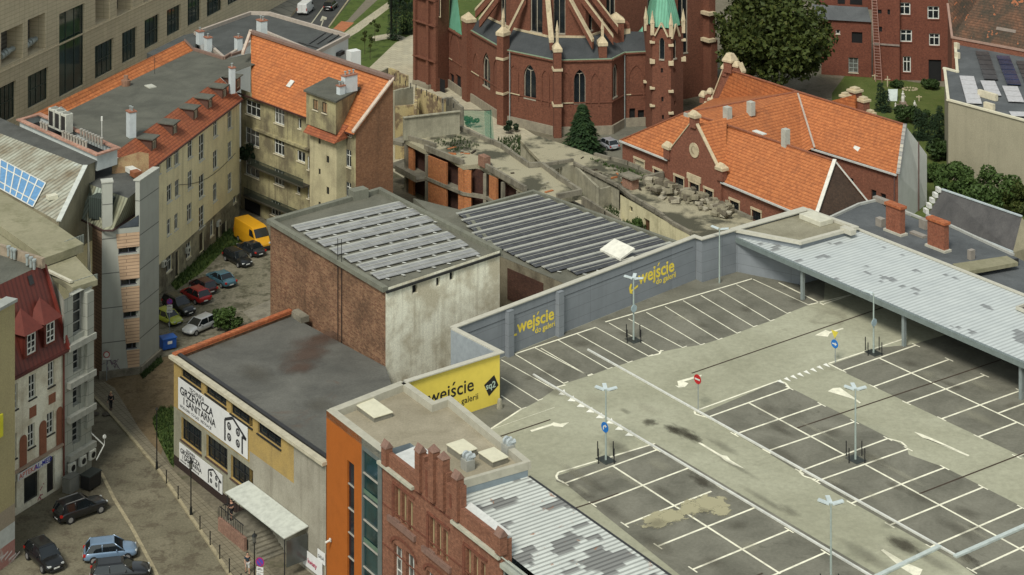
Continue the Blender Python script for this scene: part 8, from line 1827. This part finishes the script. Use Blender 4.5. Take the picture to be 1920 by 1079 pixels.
# ================================================================ PEOPLE
SKIN=paint('skin_tone',(.42,.24,.16,1),.6,dirt=.05)
def skinobj(name,verts,edges,rad,mat,par,root=0,lev=1):
    me=bpy.data.meshes.new(name); me.from_pydata([Vector(v) for v in verts],edges,[]); me.materials.append(mat)
    ob=bpy.data.objects.new(name,me); SC.collection.objects.link(ob); ob.parent=par
    ob.modifiers.new('skin','SKIN'); me.skin_vertices[0].data
    for i,r in enumerate(rad): me.skin_vertices[0].data[i].radius=(r if isinstance(r,tuple) else (r,r))
    me.skin_vertices[0].data[root].use_root=True
    s=ob.modifiers.new('sub','SUBSURF'); s.levels=lev; s.render_levels=lev
    return ob
def person(lab,px,py,hd,top,bot,hair,step=.16,z=0,arms='walk',short=False,hat=None):
    t=thing('person',lab,'person',(0,0,0))
    H=1.75; sx=step
    J=[(0,0,.95),(0,0,1.15),(0,0,1.40),(.01,0,1.50),(.02,0,1.60),(.02,0,1.70)]
    leg=lambda s,k:[(0,s*.09,.90),(k*sx*.6+.03,s*.10,.48),(k*sx*1.2-.02,s*.10,.08),(k*sx*1.2+.14,s*.11,.04)]
    arm=lambda s,k:[(0,s*.18,1.41),(-k*.10-.02,s*.24,1.13),(-k*.16+.10,s*.23,.90),(-k*.16+.14,s*.23,.82)]
    if arms=='hold': arm=lambda s,k:[(0,s*.18,1.41),(.02,s*.24,1.14),(.24,s*.14,1.18),(.31,s*.10,1.20)]
    V=list(J);E=[(i,i+1) for i in range(5)];R=[.12,.13,.12,.055,.085,.08]; 
    def add(ch,root,r):
        b=len(V); V.extend(ch); E.append((root,b)); E.extend((b+i,b+i+1) for i in range(len(ch)-1)); R.extend(r); return b
    l1=add(leg(1,1),0,[.085,.06,.042,.035]); l2=add(leg(-1,-1),0,[.085,.06,.042,.035]); a1_=add(arm(1,1),2,[.055,.042,.032,.028]); a2_=add(arm(-1,-1),2,[.055,.042,.032,.028])
    # fingers
    for b_ in (a1_,a2_):
        p=Vector(V[b_+3]); 
        for k in range(4): q=p+Vector((.02+.012*k,(k-1.5)*.016,-.07-.01*(1.5-abs(k-1.5)))); add([tuple(q)],b_+3,[.008])
        add([tuple(p+Vector((.05,0,-.03)))],b_+3,[.009])
    skinobj('body',V,E,R,SKIN,t)
    # head shape with face
    m=MB(); m.blob((.03,0,1.66),.105,2,0,(1.0,.82,1.18)); m.blob((.135,0,1.645),.018,1); m.tube((.03,.085,1.65),(.03,.10,1.65),.022,6); m.tube((.03,-.085,1.65),(.03,-.10,1.65),.022,6); m.build('head',SKIN,t,smooth=True)
    m=MB(); m.blob((.125,.033,1.675),.012,1); m.blob((.125,-.033,1.675),.012,1); m.box((.128,-.022,1.605),(.006,0,0),(0,.044,0),(0,0,.008)); m.build('face_features',BLACK,t)
    m=MB(); m.blob((.005,0,1.70),.112,2,0,(1.0,.86,1.0)); m.build('hair',hair,t,smooth=True)
    tv=[J[0],J[1],J[2]]+[arm(1,1)[0],arm(1,1)[1]]+([arm(1,1)[2]] if not short else [])+[arm(-1,-1)[0],arm(-1,-1)[1]]+([arm(-1,-1)[2]] if not short else [])
    n=2 if short else 3; ed=[(0,1),(1,2),(2,3)]+[(3+i,4+i) for i in range(n-1)]+[(2,3+n)]+[(3+n+i,4+n+i) for i in range(n-1)]
    ra=[.15,.155,.145]+([.07,.06,.05][:n])*2
    if short:
        e1=Vector(tv[4]);a_=Vector(tv[3]); tv[4]=tuple(a_.lerp(e1,.7)); e1=Vector(tv[6]);a_=Vector(tv[5]); tv[6]=tuple(a_.lerp(e1,.7))
    skinobj('top',tv,ed,ra,top,t)
    lv=[(0,0,.97),leg(1,1)[0],leg(1,1)[1]]+([leg(1,1)[2]] if not short else [])+[leg(-1,-1)[0],leg(-1,-1)[1]]+([leg(-1,-1)[2]] if not short else [])
    k=2 if short else 3; ed=[(0,1)]+[(1+i,2+i) for i in range(k-1)]+[(0,1+k)]+[(1+k+i,2+k+i) for i in range(k-1)]
    skinobj('trousers',lv,ed,[.15]+([.105,.08,.06][:k])*2,bot,t)
    m=MB(); 
    for s,kk in ((1,1),(-1,-1)): q=leg(s,kk)[2]; m.box((q[0]-.08,q[1]-.05,0),(.27,0,0),(0,.1,0),(0,0,.09))
    m.build('shoes',BUMP,t,bevel=.02)
    t.location=G(px,py,z); t.rotation_euler=(0,0,math.radians(hd)); return t
person('person in long black coat and light hair standing on the pavement below the tower',208,768,-100,paint('black_cloth',(.012,.012,.014,1),.9),paint('black_cloth',(.01,.01,.01,1)),paint('blond_hair',(.42,.33,.18,1)),.06,.12)
person('person in dark blue shirt and pale shorts walking beside the steps',464,1076,-70,paint('navy_cloth',(.02,.035,.05,1),.9),paint('pale_shorts',(.42,.42,.40,1),.9),paint('dark_hair',(.02,.015,.01,1)),.2,.12,short=True)
lp=WG.pt(uAw+.3,2.0,1.9); tp_=person('person with bare arms in black top standing under the awning on the landing',0,0,-130,paint('black_cloth',(.01,.01,.01,1)),paint('black_cloth',(.01,.01,.01,1)),paint('dark_hair',(.02,.015,.01,1)),.05,0,'hold',True); tp_.location=(lp.x,lp.y,1.1)
# ================================================================ DECK LAMPS AND SIGNS
PO=paint('pale_pole',(.36,.42,.38,1),.5,.2)
def decklamp(lab,px,py,H,heads,guards=True,mirror=False):
    b=G(px,py,ZD); t=thing('lamp_post',lab,'lamp post',b,'tall lamp posts on the car park deck'); m=MB(); m.tube(b,b+UP*H,.095,10,r2=.06); m.build('pole',PO,t)
    for dx,dy in heads:
        d=Vector((dx,dy,0)).normalized(); m=MB(); q=b+UP*(H-.05); m.box(q+d*.1-Vector((-d.y,d.x,0))*.17,d*.85+UP*.12,Vector((-d.y,d.x,0))*.34,UP*.1); h_=m.build('floodlight',paint('lamp_head_pale',(.50,.56,.55,1),.4),t); 
        m=MB(); m.box(q+d*.3-Vector((-d.y,d.x,0))*.13-UP*.0,d*.55+UP*.08,Vector((-d.y,d.x,0))*.26,-UP*.03); m.build('lens',CGL,h_)
    if guards:
        for a,c in ((-.65,-.65),(.65,-.65),(.65,.65),(-.65,.65)): m=MB(); m.tube(b+Vector((a,c,0)),b+Vector((a,c,1.25)),.045,8); m.build('guard_post',BLACK,t)
        m=MB(); m.cbox(b,1.4,1.1,.03,d=A_); m.build('base_plate',paint('black_base',(.03,.035,.03,1)),t)
    if mirror: m=MB(); q=b+UP*(H*.52)+Vector((0,-.1,0)); m.tube(q,q+Vector((.05,-.06,0)),.36,16); m.build('round_mirror',paint('mirror_blue',(.30,.38,.40,1),.3),t)
    return t
X3=[(-.9,.45),(-.1,.95),(1,.25)]
decklamp('lamp post with mirror in front of the grey wall lettering',1188,638,5.9,[(-.9,.4),(.9,-.2),(.2,.9)],True,True)
decklamp('slim lamp post beside the far end of the grey wall',1349,531,5.6,[(-.7,.5),(1,-.2)],False)
decklamp('lamp post with mirror standing before the canopy',1638,662,5.6,[(-.9,.45)],True,True)
decklamp('lamp post with four black guard posts among the central bays',1604,862,5.8,X3)
lq=decklamp('lamp post carrying a round blue arrow sign near the yield teeth',1136,863,5.8,X3)
decklamp('nearest lamp post cut by the bottom edge of the photo',1558,1118,6.6,X3)
def disc(par,c,n,r,mat,name,th=.03,seg=20):
    n=Vector(n).normalized(); m=MB(); m.tube(c,Vector(c)+n*th,r,seg); return m.build(name,mat,par)
def dpoly(par,c,n,pts,mat,name):
    n=Vector(n).normalized(); r=UP.cross(n).normalized(); m=MB(); m.face([Vector(c)+n*.045+r*x+UP*y for x,y in pts]); return m.build(name,mat,par)
SBL=paint('sign_blue2',(.01,.14,.45,1),.4); SRD=paint('sign_red2',(.42,.012,.015,1),.4)
nA_=Vector((-.75,-.66,0)); b=G(1136,863,ZD); c=b+UP*2.75+nA_*.1
disc(lq,c,nA_,.42,SBL,'arrow_sign_disc'); dpoly(lq,c,nA_,[(-.2,-.22),(-.08,-.22),(-.08,.02),(.05,.1),(.05,-.02),(.26,.12),(.05,.26),(.05,.19),(-.12,.12),(-.2,0)],WHITE,'sign_arrow')
b=G(1309,772,ZD); t=thing('no_entry_sign','round red no entry sign on thin post at the tip of the central bays','road sign',b); MB().tube(b,b+UP*3.1,.035,8).build('post',GREYP,t); c=b+UP*2.85+nA_*.06; disc(t,c,nA_,.42,SRD,'disc'); dpoly(t,c,nA_,[(-.3,-.07),(.3,-.07),(.3,.07),(-.3,.07)],WHITE,'white_bar')
b=G(1566,680,ZD); t=thing('direction_sign','round blue arrow sign under a yellow triangle on a thin post by the far bays','road sign',b); MB().tube(b,b+UP*2.9,.035,8).build('post',GREYP,t); c=b+UP*1.75+nA_*.06; disc(t,c,nA_,.40,SBL,'disc'); dpoly(t,c,nA_,[(-.25,-.06),(.05,-.06),(.05,-.18),(.28,0),(.05,.18),(.05,.06),(-.25,.06)],WHITE,'arrow'); dpoly(t,b+UP*2.6+nA_*.03,nA_,[(-.42,.36),(0,-.36),(.42,.36)],paint('sign_yellow2',(.6,.5,.06,1)),'yield_triangle')
b=G(937,766,ZD); m=MB(); m.tube(b,b+UP*.7,.28,12,r2=.2); m.blob(b+UP*.7,.2,2); tag(m.build('concrete_bollard',CONCL,loc=b),'stubby pale concrete bollard at the foot of the yellow panel','bollard')
# ================================================================ STREET FURNITURE
IRON=paint('black_iron',(.014,.015,.014,1),.5,.3)
def streetlamp(lab,px,py,H,lantern=True):
    b=G(px,py,.12); t=thing('street_lamp',lab,'street lamp',b,'old style black street lamps'); m=MB(); m.tube(b,b+UP*.7,.13,10,r2=.10); m.tube(b+UP*.7,b+UP*(H-.6 if lantern else H),.06,8,r2=.045); m.build('post',IRON,t)
    q=b+UP*(H-.6)
    if lantern:
        m=MB(); m.tube(q,q+UP*.5,.13,6,r2=.22); m.build('lantern_glass',glass('lantern',(.08,.08,.07,1)),t); m=MB(); m.tube(q+UP*.5,q+UP*.72,.26,6,r2=.05); m.tube(q+UP*.72,q+UP*.9,.03,6); m.tube(q-UP*.05,q,.16,6); m.build('lantern_cap',IRON,t)
    else: m=MB(); m.tube(b+UP*(H-.1),b+UP*(H+.05),.14,8,r2=.05); m.build('cap',IRON,t)
streetlamp('tall plain black post beside the weedy corner of the shop building',294,880,5.6,False)
streetlamp('black lantern lamp on the kerb in front of the smaller banner',358,966,4.7)
streetlamp('black lantern lamp at the bottom edge beside the steps',477,1112,4.7)
for i,(x,y) in enumerate(((312,907),(334,937),(375,994),(394,1023),(412,1049),(430,1075),(452,1104))):
    b=G(x,y,.12); m=MB(); m.tube(b,b+UP*1.15,.05,8); m.blob(b+UP*1.17,.07,1); o_=tag(m.build('bollard',IRON,loc=b),'thin black bollard on the kerb, %s from the top of the row'%['first','second','third','fourth','fifth','sixth','seventh'][i],'bollard','black kerb bollards')
def rsign(lab,px,py,H,kind,z=0,nn=(0.1,-1,0),r=.32):
    b=G(px,py,z); n=Vector(nn).normalized(); t=thing('road_sign',lab,'road sign',b); MB().tube(b,b+UP*H,.035,8).build('post',GREYP,t); c=b+UP*(H-r)+n*.05
    if kind=='np':
        disc(t,c,n,r,paint('sign_crimson',(.30,.02,.10,1)),'disc'); disc(t,c+n*.03,n,r*.76,paint('sign_violet',(.07,.05,.30,1)),'inner_disc',.012)
        rr=UP.cross(n).normalized(); m=MB(); q=c+n*.05; d_=(rr-UP).normalized(); s=(rr+UP).normalized()*.04; m.face([q-d_*r*.75-s,q+d_*r*.75-s,q+d_*r*.75+s,q-d_*r*.75+s]); m.build('diagonal_bar',paint('sign_crimson',(.3,.02,.1,1)),t)
        for k in range(2): m=MB(); q=c+n*.0-UP*(r+.42+k*.45); m.box(q-rr*.3,rr*.6,n*.02,UP*.4); p_=m.build('text_plate',PLATE,t); m=MB(); m.box(q-rr*.22+n*.024+UP*.16,rr*.44,n*.004,UP*.05); m.box(q-rr*.22+n*.024+UP*.27,rr*.3,n*.004,UP*.04); m.build('plate_marks',BLACK,p_)
    else:
        disc(t,c,n,r,SRD,'disc'); disc(t,c+n*.03,n,r*.75,WHITE,'inner_disc',.012); rr=UP.cross(n).normalized(); m=MB(); m.box(c-UP*(r+.22)-rr*.36,rr*.72,n*.02,UP*.2); m.build('text_plate',PLATE,t)
rsign('violet and red no parking sign with two white plates before the lime green car',318,622,3.6,'np')
rsign('round white sign with red ring in front of the graffiti on the tower',200,714,3.0,'v',.12)
rsign('violet and red no parking sign at the bottom edge beside the lantern lamp',488,1112,2.9,'np',.12,(-.3,-1,0),.38)
m=MB(); b=G(733,76,0); m.tube(b,b+UP*14,.12,8); tag(m.build('tall_dark_pole',IRON,loc=b),'tall dark pole rising between the thujas to the top edge','pole')
# tower graffiti
m=MB(); 
for i in range(26):
    u,z=Wf.hit(random.uniform(196,222),random.uniform(672,690)); p=Wf.pt(u,z,.05); q=p+Wf.d*random.uniform(-.35,.35)+UP*random.uniform(-.5,.5); s=(q-p).cross(Wf.n).normalized()*.035; m.face([p-s,q-s,q+s,p+s])
m.build('graffiti',paint('graffiti_mauve',(.17,.12,.15,1)),tt)
# manhole covers, drains and patches on the street
for i,(x,y) in enumerate(((203,776),(181,780),(845,0))):
    if y: 
        b=G(x-3,y-4 if i else y,.125); m=MB(); m.tube(b,b+UP*.01,.45,16); ob=m.build('manhole_cover',paint('iron_brown',(.07,.06,.045,1)),kind=None,loc=b); tag(ob,['round iron manhole cover on the pale paving below the standing person','dark drain cover at the edge of the road near the tower'][i],'manhole cover')
# cables strung between tenement and grey tower walls
m=MB(); p=WA.pt(WA.hit(330,395)[0],11,.1); q=WA.pt(WA.hit(440,330)[0],9,.1)
for i in range(10): a=p.lerp(q,i/10);b_=p.lerp(q,(i+1)/10); a.z-=1.2*math.sin(math.pi*i/10);b_.z-=1.2*math.sin(math.pi*(i+1)/10); m.tube(a,b_,.03,5,cap=False)
tag(m.build('cable',BLACK,loc=p),'sagging black cable strung along the cream courtyard wall','cable')

# ================================================================ every separate piece becomes a part of its own
def split_parts(names,cap=60):
    for ob in [o for o in SC.objects if o.type=='MESH' and o.name.split('.')[0] in names and 'label' not in o and not o.modifiers]:
        me=ob.data; fs=[list(p.vertices) for p in me.polygons]; n=len(fs)
        bb=[]
        for f in fs:
            c=[me.vertices[i].co for i in f]; bb.append([min(v[k] for v in c)-.02 for k in range(3)]+[max(v[k] for v in c)+.02 for k in range(3)])
        # components by shared vertices first
        par=list(range(n))
        def fd(a):
            while par[a]!=a: par[a]=par[par[a]]; a=par[a]
            return a
        vo={}
        for i,f in enumerate(fs):
            for v in f:
                if v in vo: par[fd(i)]=fd(vo[v])
                else: vo[v]=i
        for it in range(2):
            comp={}
            for i in range(n): comp.setdefault(fd(i),[]).append(i)
            ks=list(comp); cb=[[min(bb[i][k] for i in comp[q]) for k in range(3)]+[max(bb[i][k+3] for i in comp[q]) for k in range(3)] for q in ks]
            for a in range(len(ks)):
                for b in range(a+1,len(ks)):
                    if all(cb[a][k]<=cb[b][k+3] and cb[b][k]<=cb[a][k+3] for k in range(3)): par[fd(ks[a])]=fd(ks[b])
        comp={}
        for i in range(n): comp.setdefault(fd(i),[]).append(i)
        if len(comp)<2 or len(comp)>cap: continue
        groups=list(comp.values())
        for g in groups[1:]:
            c=ob.copy(); c.data=me.copy(); SC.collection.objects.link(c); c.parent=ob.parent
            keep(c.data,set(g))
        keep(me,set(groups[0]))
def keep(me,s):
    bm=bmesh.new(); bm.from_mesh(me); bm.faces.ensure_lookup_table(); bmesh.ops.delete(bm,geom=[f for f in bm.faces if f.index not in s],context='FACES'); bm.to_mesh(me); bm.free()
split_parts({'ledge','metal_roof','expansion_joint','cornice','yield_teeth','stone_course','block_infill','edge_kerb','terracotta_panel','arched_panel','pilaster','stone_ledge','buttress_offset','buttress_cap','downpipe','mounting_clips','tall_panel','rung','roof_duct','blind_slot','valley_flashing','string_course','low_pit_wall','inner_wall','stepped_verge','gable_coping','plate_marks','blind_arch','dark_window','wheel','post','bumper_trim','trim_courses','coping','concrete_wall','edge_coping','mullion','pole','wall_post','gutter','white_verge','edge_beam','frame','floor','duct','copper_roof','stair_block','slate_roof','front_wall','concrete_frame','side_slab','graffiti','brick_course','rung','edge_kerb'})
